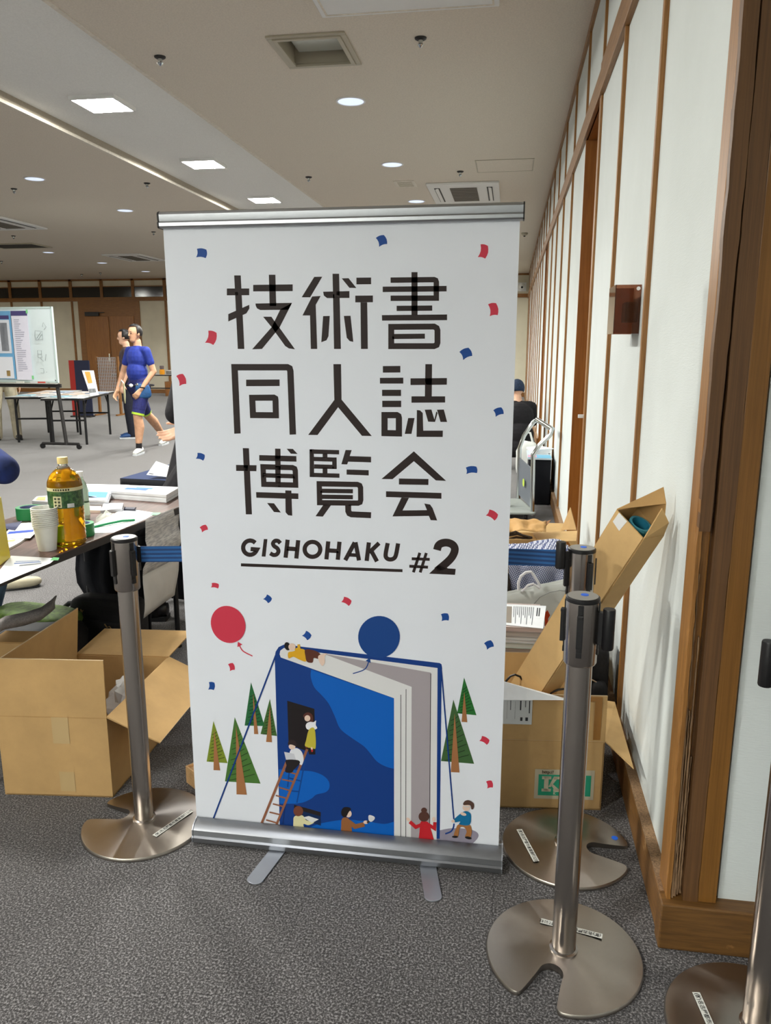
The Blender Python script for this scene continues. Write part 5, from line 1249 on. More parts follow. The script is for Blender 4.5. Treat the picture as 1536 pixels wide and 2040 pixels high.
# green K label
lw0, lw1, lz0, lz1 = 0.205, 0.392, 0.037, 0.140
on_front(k0[0], d_, lw0, lw1, lz0, lz1, 'label_paper', ink((196, 186, 160)), kb_, 0.0014)
on_front(k0[0], d_, lw0 + 0.012, lw1 - 0.010, lz0 + 0.012, lz1 - 0.018, 'label_green', ink((46, 158, 122)), kb_, 0.0018)
def front_text(s_, u, z, size, col, parent, c0, d, bold=0.0, e=0.0022):
    nn = Vector((d.y, -d.x, 0)); M_ = Matrix((d, Vector((0, 0, 1)), nn)).transposed().to_4x4(); M_.translation = c0 + d * u + Vector((0, 0, z)) + nn * e - Vector(parent['_o'])
    return text_mesh('print_text', s_, size, ink(col), parent, M_, bold=bold)
front_text('http://', lw0 + 0.022, lz1 - 0.014, 0.015, (64, 52, 38), kb_, k0[0], d_, 0.0004)
for (u0, z0, u1, z1) in ((0.030, 0.028, 0.044, 0.078), (0.023, 0.069, 0.052, 0.079), (0.023, 0.026, 0.052, 0.036), (0.060, 0.070, 0.082, 0.079), (0.060, 0.026, 0.086, 0.036)): on_front(k0[0], d_, lw0 + u0, lw0 + u1, lz0 + z0, lz0 + z1, 'big_letter', ink((206, 198, 172)), kb_, 0.0024)
for (a0, a1) in (((0.044, 0.046), (0.066, 0.076)), ((0.050, 0.056), (0.074, 0.030))):
    c0_ = k0[0] + Vector((d_.y, -d_.x, 0)) * 0.0024; w2 = 0.0075 if a1[1] > 0.05 else 0.0085
    MB().add([c0_ + d_ * (lw0 + a0[0]) + Vector((0, 0, lz0 + a0[1] - 0.004)), c0_ + d_ * (lw0 + a0[0] + w2) + Vector((0, 0, lz0 + a0[1] - 0.004)), c0_ + d_ * (lw0 + a1[0] + w2) + Vector((0, 0, lz0 + a1[1])), c0_ + d_ * (lw0 + a1[0] - w2) + Vector((0, 0, lz0 + a1[1]))], [(0, 1, 2, 3)]).build('big_letter', ink((206, 198, 172)), kb_)
front_text('K', lw0 + 0.060, lz0 + 0.016, 0.012, (206, 198, 172), kb_, k0[0], d_, 0.0004)
# shipping label with barcodes
on_front(k0[0], d_, 0.06, 0.188, 0.292, 0.388, 'shipping_label', ink((206, 208, 206)), kb_, 0.0014)
rr = random.Random(5)
for k in range(9): on_front(k0[0], d_, 0.082, 0.090, 0.300 + k * 0.0045, 0.3022 + k * 0.0045 + rr.uniform(0, 0.0012), 'barcode_bar', ink((30, 30, 30)), kb_, 0.0019)
for (u0, u1, z0, z1) in ((0.146, 0.178, 0.382, 0.3855), (0.168, 0.176, 0.304, 0.316), (0.152, 0.159, 0.304, 0.316), (0.110, 0.1105, 0.31, 0.37), (0.135, 0.1355, 0.31, 0.37), (0.178, 0.181, 0.33, 0.372), (0.166, 0.168, 0.35, 0.372), (0.150, 0.154, 0.34, 0.372), (0.12, 0.122, 0.34, 0.372), (0.104, 0.13, 0.379, 0.383)):
    on_front(k0[0], d_, u0, u1, z0, z1, 'label_text', ink((50, 50, 54)), kb_, 0.0019)
# white sheet lying over the carton edge
ws = thing('white_sheet', 'white paper sheet bent over the front edge of the K carton', 'paper', (0.08, 2.30, 0.39))
a, b, c_, d4 = PY(985, 1352, 2.285), PY(1126, 1391, 2.29), PY(1125, 1395, 2.277), PY(985, 1394, 2.262)
MB().slab([d4, c_, b, a], 0.001).build('sheet', M_PAPER, ws)
# black cable
cbm = flat('cable_rubber', (18, 16, 17), 0.45)
P = [PY(x, y, 2.40) for x, y in ((1000, 1372), (1009, 1356), (1017, 1347), (1026, 1344), (1036, 1348), (1046, 1362), (1056, 1378))]
tag(MB().tube([P[0] + Vector((0, 0.0, -0.03))] + P + [P[-1] + Vector((0.01, 0.01, -0.05))], 0.0036, 8).build('power_cable', cbm, origin=tuple(P[0]), smooth=True), 'black cable looping over the K carton edge by the banner', 'cable', 'black cables in the K carton')
P = [PY(x, y, 2.36) for x, y in ((1088, 1392), (1098, 1380), (1112, 1374), (1128, 1372), (1150, 1372))]
tag(MB().tube(P, 0.0036, 8).build('power_cable', cbm, origin=tuple(P[0]), smooth=True), 'black cable bowing out of the K carton behind the nearest pole', 'cable', 'black cables in the K carton')
# long narrow box leaning on the wall
UL, UR, LL = PY(1231, 1016, 2.13), PY(1276, 1081, 2.065), PY(1020, 1360, 2.44)
ax_ = (UL - LL).normalized(); w_ = UR - UL; w_ = (w_ - ax_ * w_.dot(ax_)); wl = w_.length; w_.normalize(); dp = w_.cross(ax_)
if dp.y < 0: dp = -dp
dl_ = 0.075
lo = LL - ax_ * 0.22
if lo.z < 0.07: lo = LL - ax_ * ((LL.z - 0.085) / ax_.z)
top_ = UL
lb_ = thing('long_box', 'long narrow cardboard box leaning against the right wall with open flaps', 'box', tuple(lo))
t_ = 0.004
def wallq(a, b, c, d, name, mat=M_CARD): return MB().slab([a, b, c, d], t_).build(name, mat, lb_)
c00, c10, c11, c01 = lo, lo + w_ * wl, lo + w_ * wl + dp * dl_, lo + dp * dl_
u00, u10, u11, u01 = top_, top_ + w_ * wl, top_ + w_ * wl + dp * dl_, top_ + dp * dl_
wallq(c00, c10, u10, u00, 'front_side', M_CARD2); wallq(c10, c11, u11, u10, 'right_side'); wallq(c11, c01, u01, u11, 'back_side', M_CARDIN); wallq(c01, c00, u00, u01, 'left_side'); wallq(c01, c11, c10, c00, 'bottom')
fA, fB, fC = PY(1229, 1014, 2.125), PY(1327, 1003, 2.088), PY(1322, 970, 2.105)
MB().add([fA, u01, u11, fB, fC], [(0, 1, 2, 3), (0, 3, 4)]).build('flap', M_CARDIN, lb_, solid=0.003)
MB().slab([u10, u11, PY(1331, 1040, 2.07), PY(1318, 1012, 2.05)], t_ * 0.8).build('flap', M_CARD, lb_)
MB().slab([u00 + w_ * 0.01 - dp * 0.0045, u00 + w_ * 0.045 - dp * 0.0045, u00 + w_ * 0.040 - ax_ * 0.04 - dp * 0.0045, u00 + w_ * 0.008 - ax_ * 0.035 - dp * 0.0045], 0.0006).build('white_tape', ink((222, 222, 220)), lb_)
tb_ = thing('paper_tube', 'teal paper tube standing inside the long leaning box', 'tube', tuple(top_ + w_ * wl / 2 + dp * dl_ / 2 - ax_ * 0.25))
zz = ax_; xx = w_; yy = zz.cross(xx); Rm = Matrix((xx, yy, zz)).transposed()
tl_c = top_ + w_ * wl * 0.52 + dp * dl_ * 0.52; r_ = min(wl, dl_) / 2 - 0.008
MB().lathe([(r_, -0.35), (r_, -0.004), (r_ - 0.004, -0.004), (r_ - 0.004, -0.345), (0.001, -0.345)], tl_c, 32, R=Rm, caps=False).build('wall', flat('teal_paper', (34, 118, 144), 0.5), tb_, smooth=True)
MB().lathe([(r_ + 0.0012, -0.012), (r_ + 0.0012, -0.003), (r_ - 0.005, -0.003)], tl_c, 32, R=Rm, caps=False).build('rim', flat('teal_rim', (70, 150, 170), 0.5), tb_, smooth=True)
# second carton filled with books
k2 = rect((-0.20, 2.72), radians(2), 0.50, 0.36)
open_box('cardboard_box', 'cardboard carton heaped with books behind the leaning long box', k2, 0.328, (), 'cartons by the right wall')
zb_ = 0.012
layers = [(0.13, (190, 180, 170), 'thick block of books at the bottom of the book carton'), (0.13, (176, 166, 158), 'lower thick book in the book carton'), (0.05, (186, 178, 170), 'grey thick book at the carton rim'), (0.030, (176, 166, 160), 'grey book just above the carton rim'), (0.020, (206, 216, 206), 'book with pale green spine in the stack'), (0.012, (222, 222, 222), 'thin white book in the middle of the stack'), (0.010, (226, 226, 224), 'second thin white book in the stack'), (0.020, (176, 168, 162), 'grey book with a dark spine in the stack'), (0.018, (190, 172, 166), 'book with reddish edge below the top leaflet')]
for k, (th_, col, lb) in enumerate(layers):
    off = (-0.012, 0.014, -0.006, 0.018, 0.0, 0.022, 0.008, 0.016, 0.004)[k]
    bk_ = thing('book', lb, 'book', (0.0, 2.88, zb_), 'books piled in the carton')
    x0b, x1b = (-0.17, 0.145) if zb_ < 0.32 else (-0.14 + off, 0.150 + off * 0.4)
    MB().obox(((x0b + x1b) / 2, 2.885, zb_ + th_ / 2), (x1b - x0b, 0.27, th_ - 0.0035), rotz(radians(2))).build('page_block', grainy('pages_%d' % k, [min(255, c * 1.1) for c in col], 0.12, 3, 0.8, stretch=(1, 1, 160)), bk_)
    for dz_ in (0.001, th_ - 0.001): MB().obox(((x0b + x1b) / 2, 2.885, zb_ + dz_), (x1b - x0b + 0.004, 0.275, 0.0015), rotz(radians(2))).build('cover', ink(col), bk_)
    zb_ += th_ + 0.0006
topz = zb_
nl = thing('newsletter', 'printed leaflet with text columns on top of the book pile', 'leaflet', (0.05, 2.88, topz), None)
P = [G(1001, 1203, topz + 0.002), G(1088, 1207, topz + 0.002), G(1082, 1252, topz + 0.002), G(1001, 1244, topz + 0.002)]
plate('sheet', P, 0.002, M_PAPER, nl)
plate('photo_block', deco(P, 0.0, 0.12, 0.22, 0.9), 0.0004, ink((150, 140, 128)), nl)
for k in range(11):
    u = 0.26 + k * 0.045; plate('text_column', deco(P, u, 0.1, u + 0.016, (0.62, 0.9, 0.5)[k % 3]), 0.0004, ink((120, 122, 128)), nl)
for u in (0.80, 0.85): plate('headline', deco(P, u, 0.12, u + 0.025, 0.5), 0.0004, ink((58, 60, 64)), nl)
# grey paper shopping bag with rope handles, gingham shirt, third carton
bgz = 0.0
sbg = thing('paper_bag', 'white paper shopping bag with rope handles behind the books', 'bag', (0.10, 3.16, 0))
M_BAGW = grainy('coated_paper', (208, 210, 204), 0.04, 5, 0.45)
pts = [PY(1000, 1186, 3.115), PY(1030, 1180, 3.115), PY(1075, 1170, 3.115), PY(1132, 1158, 3.12)]
rows = []
for i in range(11):
    w = i / 10; r_ = []
    for j in range(13):
        u = j / 12 * 3; k = min(2, int(u)); p = pts[k] * (1 - (u - k)) + pts[k + 1] * (u - k)
        z = p.z + (0.02 - p.z) * w
        r_.append(Vector((p.x, p.y - 0.012 * w * sin(w * 5) + 0.012 * noise.noise(Vector((j * 0.45, i * 0.6, 2))), z)))
    rows.append(r_)
MB().sheet(rows).build('front_face', M_BAGW, sbg, solid=0.001, smooth=True, angle=180)
rows2 = [[p + Vector((0, 0.02, 0.006)) for p in r_] for r_ in rows[:7]]
MB().sheet(rows2).build('back_face', M_BAGW, sbg, solid=0.001, smooth=True, angle=180)
M_ROPE = flat('handle_rope', (222, 220, 222), 0.7)
MB().tube([PY(x, y, 3.11) for x, y in ((1033, 1176), (1033, 1160), (1038, 1148), (1048, 1140), (1058, 1139), (1065, 1148), (1072, 1160), (1077, 1171))], 0.006, 8).build('handle', M_ROPE, sbg, smooth=True)
MB().tube([PY(x, y, 3.10) for x, y in ((1040, 1178), (1052, 1166), (1062, 1163), (1070, 1168), (1076, 1172))], 0.005, 8).build('handle', M_ROPE, sbg, smooth=True)
MB().tube([PY(x, y, 3.08) for x, y in ((1062, 1205), (1075, 1190), (1095, 1180), (1115, 1176), (1130, 1178))], 0.0022, 6).build('cord', flat('grey_cord', (150, 150, 146), 0.7), sbg, smooth=True)
# orange folder peeking out
of = thing('orange_folder', 'orange folder corner between the leaflet and the long box', 'folder', tuple(PY(1087, 1222, 3.02)))
MB().slab([PY(x, y, 3.02) for x, y in ((1086, 1242), (1096, 1226), (1091, 1216), (1084, 1222))][::-1], 0.003).build('corner', ink((206, 70, 26)), of); MB().slab([PY(x, y, 3.026) for x, y in ((1084, 1330), (1092, 1330), (1092, 1226), (1086, 1220))][::-1], 0.003).build('board', ink((206, 70, 26)), of)
def gingham():
    t = NT('gingham_cloth'); v = t.coords('Object', (1, 1, 1)); 
    mp = t.n('ShaderNodeMapping'); t.l(v, mp.inputs['Vector']); mp.inputs['Rotation'].default_value = (0, 0.5, 0)
    w1 = t.n('ShaderNodeTexWave', Scale=44.0, bands_direction='X'); w2 = t.n('ShaderNodeTexWave', Scale=44.0, bands_direction='Z'); t.l(mp.outputs[0], w1.inputs['Vector']); t.l(mp.outputs[0], w2.inputs['Vector'])
    ad = t.n('ShaderNodeMath', operation='MULTIPLY'); t.l(w1.outputs['Fac'], ad.inputs[0]); t.l(w2.outputs['Fac'], ad.inputs[1])
    t.l(t.ramp(ad.outputs[0], [(0.06, lin((86, 94, 136))), (0.36, lin((222, 224, 236)))]), t.b.inputs['Base Color']); t.b.inputs['Roughness'].default_value = 0.9; return t.m
M_GING = gingham()
gs = thing('gingham_shirt', 'blue and white checked shirt bundled in the third carton', 'shirt', (0.14, 3.36, 0.3))
rows = []
for i in range(21):
    w = i / 20; r_ = []
    for j in range(21):
        u = j / 20; q = PY(1014 + (1132 - 1014) * u, 1084 + (1192 - 1084) * w, 3.36 - 0.14 * min(1, w * 4) - 0.045 * min(1, max(0, w - 0.2) * 6))
        f_ = noise.noise(Vector((u * 5 + w * 3, w * 2.2, 1.7))); r_.append(q + Vector((0, -0.018 * f_ - 0.012 * sin(u * 14 - w * 8), 0.012 * f_ * (1 - w))))
    rows.append(r_)
MB().sheet(rows).build('folds', M_GING, gs, solid=0.004, smooth=True, angle=180)
mb = MB(); softbox(mb, PY(1085, 1088, 3.42), (0.17, 0.10, 0.05), Matrix.Rotation(-0.12, 3, 'Y'), 10, 0.7, 0.01); mb.build('sleeve', M_GING, gs, smooth=True, angle=180)
mb = MB(); softbox(mb, PY(1032, 1094, 3.42), (0.09, 0.08, 0.04), Matrix.Rotation(0.2, 3, 'Y'), 8, 0.7, 0.012); mb.build('cuff', M_GING, gs, smooth=True, angle=180)
k3 = rect((-0.12, 3.235), radians(1), 0.40, 0.36)
k3h = PY(1060, 1078, 3.57).z
b3 = open_box('cardboard_box', 'cardboard carton holding the checked shirt', k3, k3h, (), 'cartons by the right wall')
dk = thing('dark_bag', 'dark brown cloth bag beside the checked shirt behind the banner edge', 'bag', (0.0, 3.15, 0))
mb = MB(); softbox(mb, (-0.02, 3.17, 0.27), (0.11, 0.06, 0.52), None, 10, 0.4, 0.01); mb.build('body', grainy('brown_cloth', (52, 42, 34), 0.2, 80, 0.9), dk, smooth=True, angle=180)
MB().tube([(-0.05, 3.17, 0.52), (-0.04, 3.17, 0.58), (0.0, 3.17, 0.58), (0.01, 3.17, 0.52)], 0.006, 8).build('strap', grainy('brown_cloth', (52, 42, 34), 0.2, 80, 0.9), dk, smooth=True)
# fourth carton behind with wide flaps, brown kraft paper on it
k4 = rect((-0.02, 3.72), radians(2), 0.34, 0.42)
k4h = 0.46
b4 = open_box('cardboard_box', 'farthest open carton by the wall with bright flaps', k4, k4h, ((2, (0.03, 0.16, 0.02)),), 'cartons by the right wall', M_CARD2)
MB().slab([PY(1060, 1061, 3.9), PY(1072, 1078, 3.74), PY(1148, 1078, 3.74), PY(1150, 1057, 3.95)][::-1], 0.004).build('flap', M_CARD2, b4)
MB().slab([PY(1131, 1078, 3.7), PY(1150, 1110, 3.7), PY(1153, 1110, 3.74), PY(1148, 1078, 3.74)], 0.004).build('flap', M_CARD2, b4)
MB().slab([PY(1119, 1056, 4.2), PY(1149, 1056, 4.05), PY(1137, 1011, 4.2)], 0.004).build('flap', M_CARD, b4)
kp = thing('kraft_paper', 'crumpled brown kraft paper on the farthest carton', 'paper', tuple(PY(1045, 1050, 3.8)))
rows = []
for i in range(9):
    w = i / 8; r_ = []
    for j in range(15):
        u = j / 14; q = PY(1000 + (1088 - 1000) * u, 1031 + 6 * u + (1062 - 1034 - 6 * u) * w, 3.92 - 0.16 * w)
        f_ = noise.noise(Vector((u * 6, w * 3.5, 5.3))); r_.append(q + Vector((0, -0.03 * f_, 0.018 * f_)))
    rows.append(r_)
MB().sheet(rows).build('folds', make_cardboard('kraft', (206, 162, 104)), kp, solid=0.002, smooth=True, angle=60)
MB().slab([PY(1078, 1060, 3.84), PY(1090, 1046, 3.86), PY(1098, 1036, 3.9), PY(1087, 1040, 3.92)], 0.002).build('torn_edge', make_cardboard('kraft_dark', (140, 96, 56)), kp)
dh = thing('wire_hangers', 'tangle of dark brown hangers under the kraft paper', 'hangers', tuple(PY(1030, 1072, 3.72)))
rr = random.Random(9)
for k in range(6):
    a = PY(1000 + rr.uniform(0, 10), 1064 + rr.uniform(0, 14), 3.70); b = PY(1050 + rr.uniform(0, 14), 1066 + rr.uniform(0, 12), 3.74); m_ = (a + b) / 2 + Vector((0, 0, rr.uniform(-0.02, 0.03)))
    MB().tube([a, m_, b], 0.006, 6).build('bar', flat('hanger_brown', (46, 30, 20), 0.5), dh, smooth=True)
# black bag wedged against the wall
wbg = thing('black_bag', 'black bag wedged between the cartons and the right wall', 'bag', (0.36, 2.86, 0))
mb = MB(); softbox(mb, (0.357, 2.86, 0.19), (0.085, 0.20, 0.375), None, 12, 0.4, 0.012); mb.build('body', M_BAGK, wbg, smooth=True, angle=180)
mb = MB(); softbox(mb, (0.36, 2.74, 0.19), (0.06, 0.05, 0.12), None, 8, 0.6, 0.006); mb.build('pouch', M_BAGK, wbg, smooth=True, angle=180)
MB().tube([PY(1179, 1354, 2.7), PY(1184, 1357, 2.7), PY(1188, 1359, 2.7)], 0.003, 6).build('zip_pull', M_CHROME, wbg)

# ------------------------------------------------------------------ platform trolley
hc = thing('platform_trolley', 'folding platform trolley with bent steel handle by the right wall', 'trolley', (0.15, 6.75, 0))
y1, y2 = 6.52, 7.08
L1 = [PY(x, y, y1) for x, y in ((1060, 1026), (1062, 906), (1075, 886), (1090, 873), (1097, 865), (1100, 855))]
L2 = [PY(x, y, y2) for x, y in ((1032, 1004), (1035, 892), (1044, 868), (1056, 850), (1064, 840), (1070, 836))]
top_a, top_b = L1[-1], L2[-1]
MB().tube(L1 + [top_a * 0.9 + top_b * 0.1], 0.019, 10).build('handle_tube', M_CHROME, hc, smooth=True)
MB().tube(L2 + [top_b * 0.9 + top_a * 0.1], 0.019, 10).build('handle_tube', M_CHROME, hc, smooth=True)
MB().tube([top_a, top_b], 0.021, 10).build('grip', M_CHROME, hc, smooth=True)
m1, m2 = PY(1061, 936, y1), PY(1034, 912, y2); n1, n2 = PY(1060, 1015, y1), PY(1032, 984, y2)
pnl = MB().slab([m1, n1, n2, m2], 0.012).build('kick_panel', flat('grey_panel', (98, 104, 112), 0.5), hc)
cc = (m1 + m2 + n1 + n2) / 4 + Vector((-0.012, -0.02, 0)); 
nn = (n1 - m1).cross(m2 - m1).normalized(); nn = nn if nn.y < 0 else -nn
xx = (m2 - m1).normalized(); yy = nn.cross(xx)
MB().lathe([(0.035, 0.0), (0.035, 0.003)], (m1 + m2 + n1 + n2) / 4 + nn * 0.013, 20, R=Matrix((xx, yy, nn)).transposed()).build('round_sticker', ink((190, 214, 84)), pnl)
MB().prism([(L1[0].x + 0.02, y1 - 0.04), (L1[0].x + 0.03, y1 + 0.0), (L2[0].x + 0.02, y2 + 0.02), (L2[0].x - 0.62, y2 - 0.1), (L1[0].x - 0.62, y1 - 0.12)][::1], 0.06, 0.082).build('deck', flat('deck_grey', (150, 156, 150), 0.5), hc, bevel=0.008)
for (x, y) in ((L1[0].x - 0.05, y1 + 0.03), (L2[0].x - 0.05, y2 - 0.07), (L1[0].x - 0.5, y1), (L2[0].x - 0.5, y2 - 0.1)):
    MB().lathe([(0.01, -0.014), (0.025, -0.014), (0.028, -0.010), (0.028, 0.010), (0.025, 0.014), (0.01, 0.014)], (x, y, 0.028), 20, R=Matrix.Rotation(pi / 2, 3, 'Y')).build('caster', M_RUBBER, hc, smooth=True)
    MB().box(x - 0.03, x + 0.03, y - 0.03, y + 0.03, 0.052, 0.06).build('caster_fork', M_CHROME, hc)
# black cloth-covered box with brochures, by the wall
bb_ = thing('covered_box', 'black cloth covered box with brochures on it by the right wall', 'box', (0.33, 7.5, 0))
mb = MB(); mb.box(0.20, 0.40, 7.22, 7.75, 0.001, 0.425); mb.build('body', M_NAVYD, bb_, bevel=0.01); MB().box(0.185, 0.405, 7.2, 7.77, 0.425, 0.437).build('lid', ink((196, 206, 212)), bb_)
mg = thing('brochure', 'blue and pink brochures on the black covered box', 'brochure', (0.28, 7.3, 0.437)); plate('sheet', [(0.19, 7.22, 0.4405), (0.4, 7.22, 0.4405), (0.4, 7.42, 0.4405), (0.19, 7.42, 0.4405)], 0.003, ink((112, 178, 208)), mg); plate('cover_print', [(0.19, 7.24, 0.4412), (0.27, 7.24, 0.4412), (0.27, 7.4, 0.4412), (0.19, 7.4, 0.4412)], 0.0005, ink((214, 158, 178)), mg)
wp = thing('paper_stack', 'white papers piled on the black covered box', 'paper', (0.31, 7.58, 0.437)); 
for k in range(5): MB().obox((0.30 + 0.008 * sin(k * 2), 7.6, 0.4425 + k * 0.010), (0.17, 0.2, 0.008), rotz(0.15 * k)).build('bundle', M_PAPER, wp)
# bottle on the floor near the trolley
wbt = PY(1022, 990, 6.95); wq = thing('water_bottle', 'water bottle with blue cap on the trolley deck', 'bottle', (0.005, 6.72, 0.083))
MB().lathe([(0.03, 0), (0.034, 0.01), (0.034, 0.14), (0.014, 0.19), (0.014, 0.2)], (0.005, 6.72, 0.083), 20).build('body', clear('water_plastic', (226, 236, 244), 0.05, 1.2), wq, smooth=True); MB().lathe([(0.016, 0.198), (0.016, 0.222)], (0.005, 6.72, 0.083), 16).build('cap', ink((60, 130, 206)), wq); MB().lathe([(0.0345, 0.05), (0.0345, 0.12)], (0.005, 6.72, 0.083), 20, caps=False).build('label', ink((206, 214, 224)), wq, smooth=True)

# ================================================================== background left: whiteboard, far tables
wbd = thing('whiteboard', 'mobile whiteboard with blue posters and marker drawings', 'whiteboard', (-6.9, 10.25, 0))
BYW = 10.25
qa, qb = PY(-60, 607, BYW + 0.12), PY(99, 615, BYW); qc, qd = PY(116, 759, BYW), PY(-60, 771, BYW + 0.12)
x1w = (qb.x + qc.x) / 2; x0w = x1w - 1.8; zb0, zb1 = 0.952, 1.955; wa = radians(-4)
e1 = Vector((cos(wa), sin(wa), 0)); eo = Vector((x1w, BYW, 0)); nW = Vector((sin(wa), -cos(wa), 0))
def onb(u0, z0, u1, z1, e=0.0): return [eo - e1 * u0 + Vector((0, 0, z0)) + nW * e, eo - e1 * u1 + Vector((0, 0, z0)) + nW * e, eo - e1 * u1 + Vector((0, 0, z1)) + nW * e, eo - e1 * u0 + Vector((0, 0, z1)) + nW * e]
M_WB = flat('whiteboard_enamel', (226, 238, 238), 0.15)
MB().slab(onb(0, zb0, 1.8, zb1), 0.025).build('board', M_WB, wbd)
for (u0, z0, u1, z1) in ((-0.01, zb0 - 0.02, 1.81, zb0 + 0.005), (-0.01, zb1 - 0.005, 1.81, zb1 + 0.02), (-0.015, zb0 - 0.02, 0.008, zb1 + 0.02)): MB().slab(onb(u0, z0, u1, z1, 0.006), 0.035).build('board_frame', flat('board_frame', (196, 212, 208), 0.4), wbd)
MB().slab(onb(-0.06, zb0 - 0.085, 1.85, zb0 - 0.035, 0.02), 0.03).build('lower_rail', M_RUBBER, wbd); MB().slab(onb(-0.02, zb0 - 0.035, 1.0, zb0 - 0.025, 0.07), 0.06).build('pen_tray', flat('tray_grey', (170, 170, 164), 0.5), wbd)
for k, col in ((0.16, (206, 90, 80)), (0.27, (220, 220, 220)), (0.50, (226, 226, 214))):
    MB().slab(onb(k, zb0 - 0.022, k + 0.12, zb0 - 0.002, 0.06), 0.02).build('marker', ink(col), wbd)
def post(u):
    p = eo - e1 * u; t_ = Vector((0.10, -0.03, 0))
    MB().tube([p + Vector((-0.01, 0.03, zb0 + 0.06)), p + Vector((0.0, 0.02, zb0 - 0.02)), p + t_ + Vector((0, 0, 0.06))], 0.026, 10).build('upright', M_RUBBER, wbd, smooth=True)
    f0, f1 = p + Vector((-0.28, -0.02, 0.075)), p + Vector((0.29, -0.03, 0.075))
    MB().tube([f0, f1], 0.02, 8).build('foot_bar', M_RUBBER, wbd, smooth=True)
    for f_ in (f0, f1): MB().lathe([(0.012, -0.014), (0.036, -0.014), (0.038, 0), (0.036, 0.014), (0.012, 0.014)], (f_.x, f_.y, 0.038), 16, R=Matrix.Rotation(pi / 2, 3, 'X')).build('caster', M_DARK, wbd, smooth=True)
post(0.02); post(1.76)
# posters on the board
ps = thing('poster', 'tall white listing poster with purple header on the whiteboard', 'poster', tuple(eo - e1 * 0.55 + Vector((0, 0, 1.0))))
MB().slab(onb(0.36, zb0 + 0.02, 0.62, zb1 - 0.035, 0.030), 0.002).build('sheet', ink((232, 230, 242)), ps)
MB().slab(onb(0.36, zb1 - 0.10, 0.62, zb1 - 0.035, 0.033), 0.001).build('header', ink((78, 70, 122)), ps)
rr = random.Random(4)
for k in range(26): z = zb1 - 0.16 - k * 0.028; MB().slab(onb(0.58 - rr.uniform(0.06, 0.16), z, 0.58, z + 0.010, 0.033), 0.001).build('text_line', ink((182, 182, 198)), ps)
for z in (zb0 + 0.03, zb1 - 0.07): MB().slab(onb(0.345, z, 0.375, z + 0.05, 0.035), 0.001).build('green_tape', ink((130, 214, 140)), ps)
mp_ = thing('poster', 'blue framed site map poster on the whiteboard', 'poster', tuple(eo - e1 * 1.1 + Vector((0, 0, 1.0))))
MB().slab(onb(0.63, zb0 + 0.03, 1.5, zb1 - 0.035, 0.030), 0.002).build('sheet', ink((112, 172, 214)), mp_)
for (u0, z0, u1, z1, c) in ((0.66, 1.34, 1.46, 1.80, (222, 226, 234)), (0.66, 0.99, 1.46, 1.29, (232, 234, 240)), (0.66, 1.81, 1.46, 1.86, (74, 66, 118)), (0.70, 1.37, 0.82, 1.76, (168, 172, 180)), (0.72, 1.02, 0.78, 1.10, (214, 178, 110))): MB().slab(onb(u0, z0, u1, z1, 0.033), 0.001).build('print_block', ink(c), mp_)
def mark(pts, parent): MB().tube([eo - e1 * u + Vector((0, 0, z)) + nW * 0.0275 for u, z in pts], 0.0022, 5).build('marker_drawing', ink((96, 108, 110)), parent)
for pts in (((0.26, 1.52), (0.15, 1.53), (0.15, 1.64), (0.26, 1.65), (0.27, 1.58), (0.26, 1.52)), ((0.25, 1.54), (0.17, 1.63)), ((0.22, 1.53), (0.16, 1.60)), ((0.12, 1.66), (0.08, 1.70), (0.12, 1.76), (0.14, 1.70)), ((0.25, 1.28), (0.19, 1.28), (0.19, 1.38), (0.25, 1.38), (0.25, 1.28)), ((0.25, 1.33), (0.19, 1.33)), ((0.22, 1.28), (0.17, 1.23)), ((0.14, 1.24), (0.12, 1.33)), ((0.23, 1.13), (0.18, 1.13), (0.18, 1.07), (0.23, 1.07)), ((0.14, 1.08), (0.13, 1.085))): mark(pts, wbd)
# far folding tables with flyers
M_FTOP = flat('far_table_top', (190, 190, 188), 0.5)
ta_ = -radians(14)
fold_table((-6.10, 10.55), ta_, 1.8, 0.6, 'black legged folding table with flyers right of the whiteboard post', 'far folding tables', 0.70, M_FTOP, lr=0.018)
fold_table((-6.80, 10.75), ta_, 1.8, 0.6, 'black legged folding table behind the whiteboard', 'far folding tables', 0.70, M_FTOP, lr=0.018)
rr = random.Random(12)
ff = frame2((-6.10, 10.55), ta_); fg = frame2((-6.80, 10.75), ta_)
cols = [(206, 214, 222), (166, 206, 218), (226, 226, 226), (222, 196, 176), (190, 200, 222), (228, 214, 206)]
names = ['leaflet nearest the whiteboard post', 'leaflet beside the standing sign', 'pale leaflet in the middle', 'peach leaflet at the right edge', 'bluish leaflet at the back', 'pinkish leaflet at the back edge']
for k in range(12):
    f_ = ff if k < 6 else fg
    u, v_ = 0.1 + 0.27 * (k % 6), 0.12 + 0.30 * ((k * 3) % 2)
    c = f_(u, v_); q = rotz(rr.uniform(-0.5, 0.5)); o = thing('leaflet', ('far right table: ' if k < 6 else 'far left table: ') + names[k % 6], 'leaflet', (c.x, c.y, 0.7), 'leaflets on the far tables')
    MB().obox((c.x, c.y, 0.7055), (0.21, 0.29, 0.010), q).build('page_block', ink(cols[k % 6]), o)
    MB().obox((c.x, c.y, 0.711), (0.12, 0.10, 0.001), q).build('cover_print', ink(cols[(k + 3) % 6]), o)
sg = thing('standing_sign', 'white standing sign with orange figure on the far table', 'sign', tuple(PY(180, 788, 10.9)))
a, b, c, d = PY(180, 789, 10.88), PY(196, 787, 10.92), PY(186, 738, 11.0), PY(163, 738, 11.0)
MB().slab([d, c, b, a], 0.01).build('board', M_PAPER, sg)
fx = lambda u, w: a * (1 - u) * (1 - w) + b * u * (1 - w) + c * u * w + d * (1 - u) * w + Vector((0, -0.013, 0))
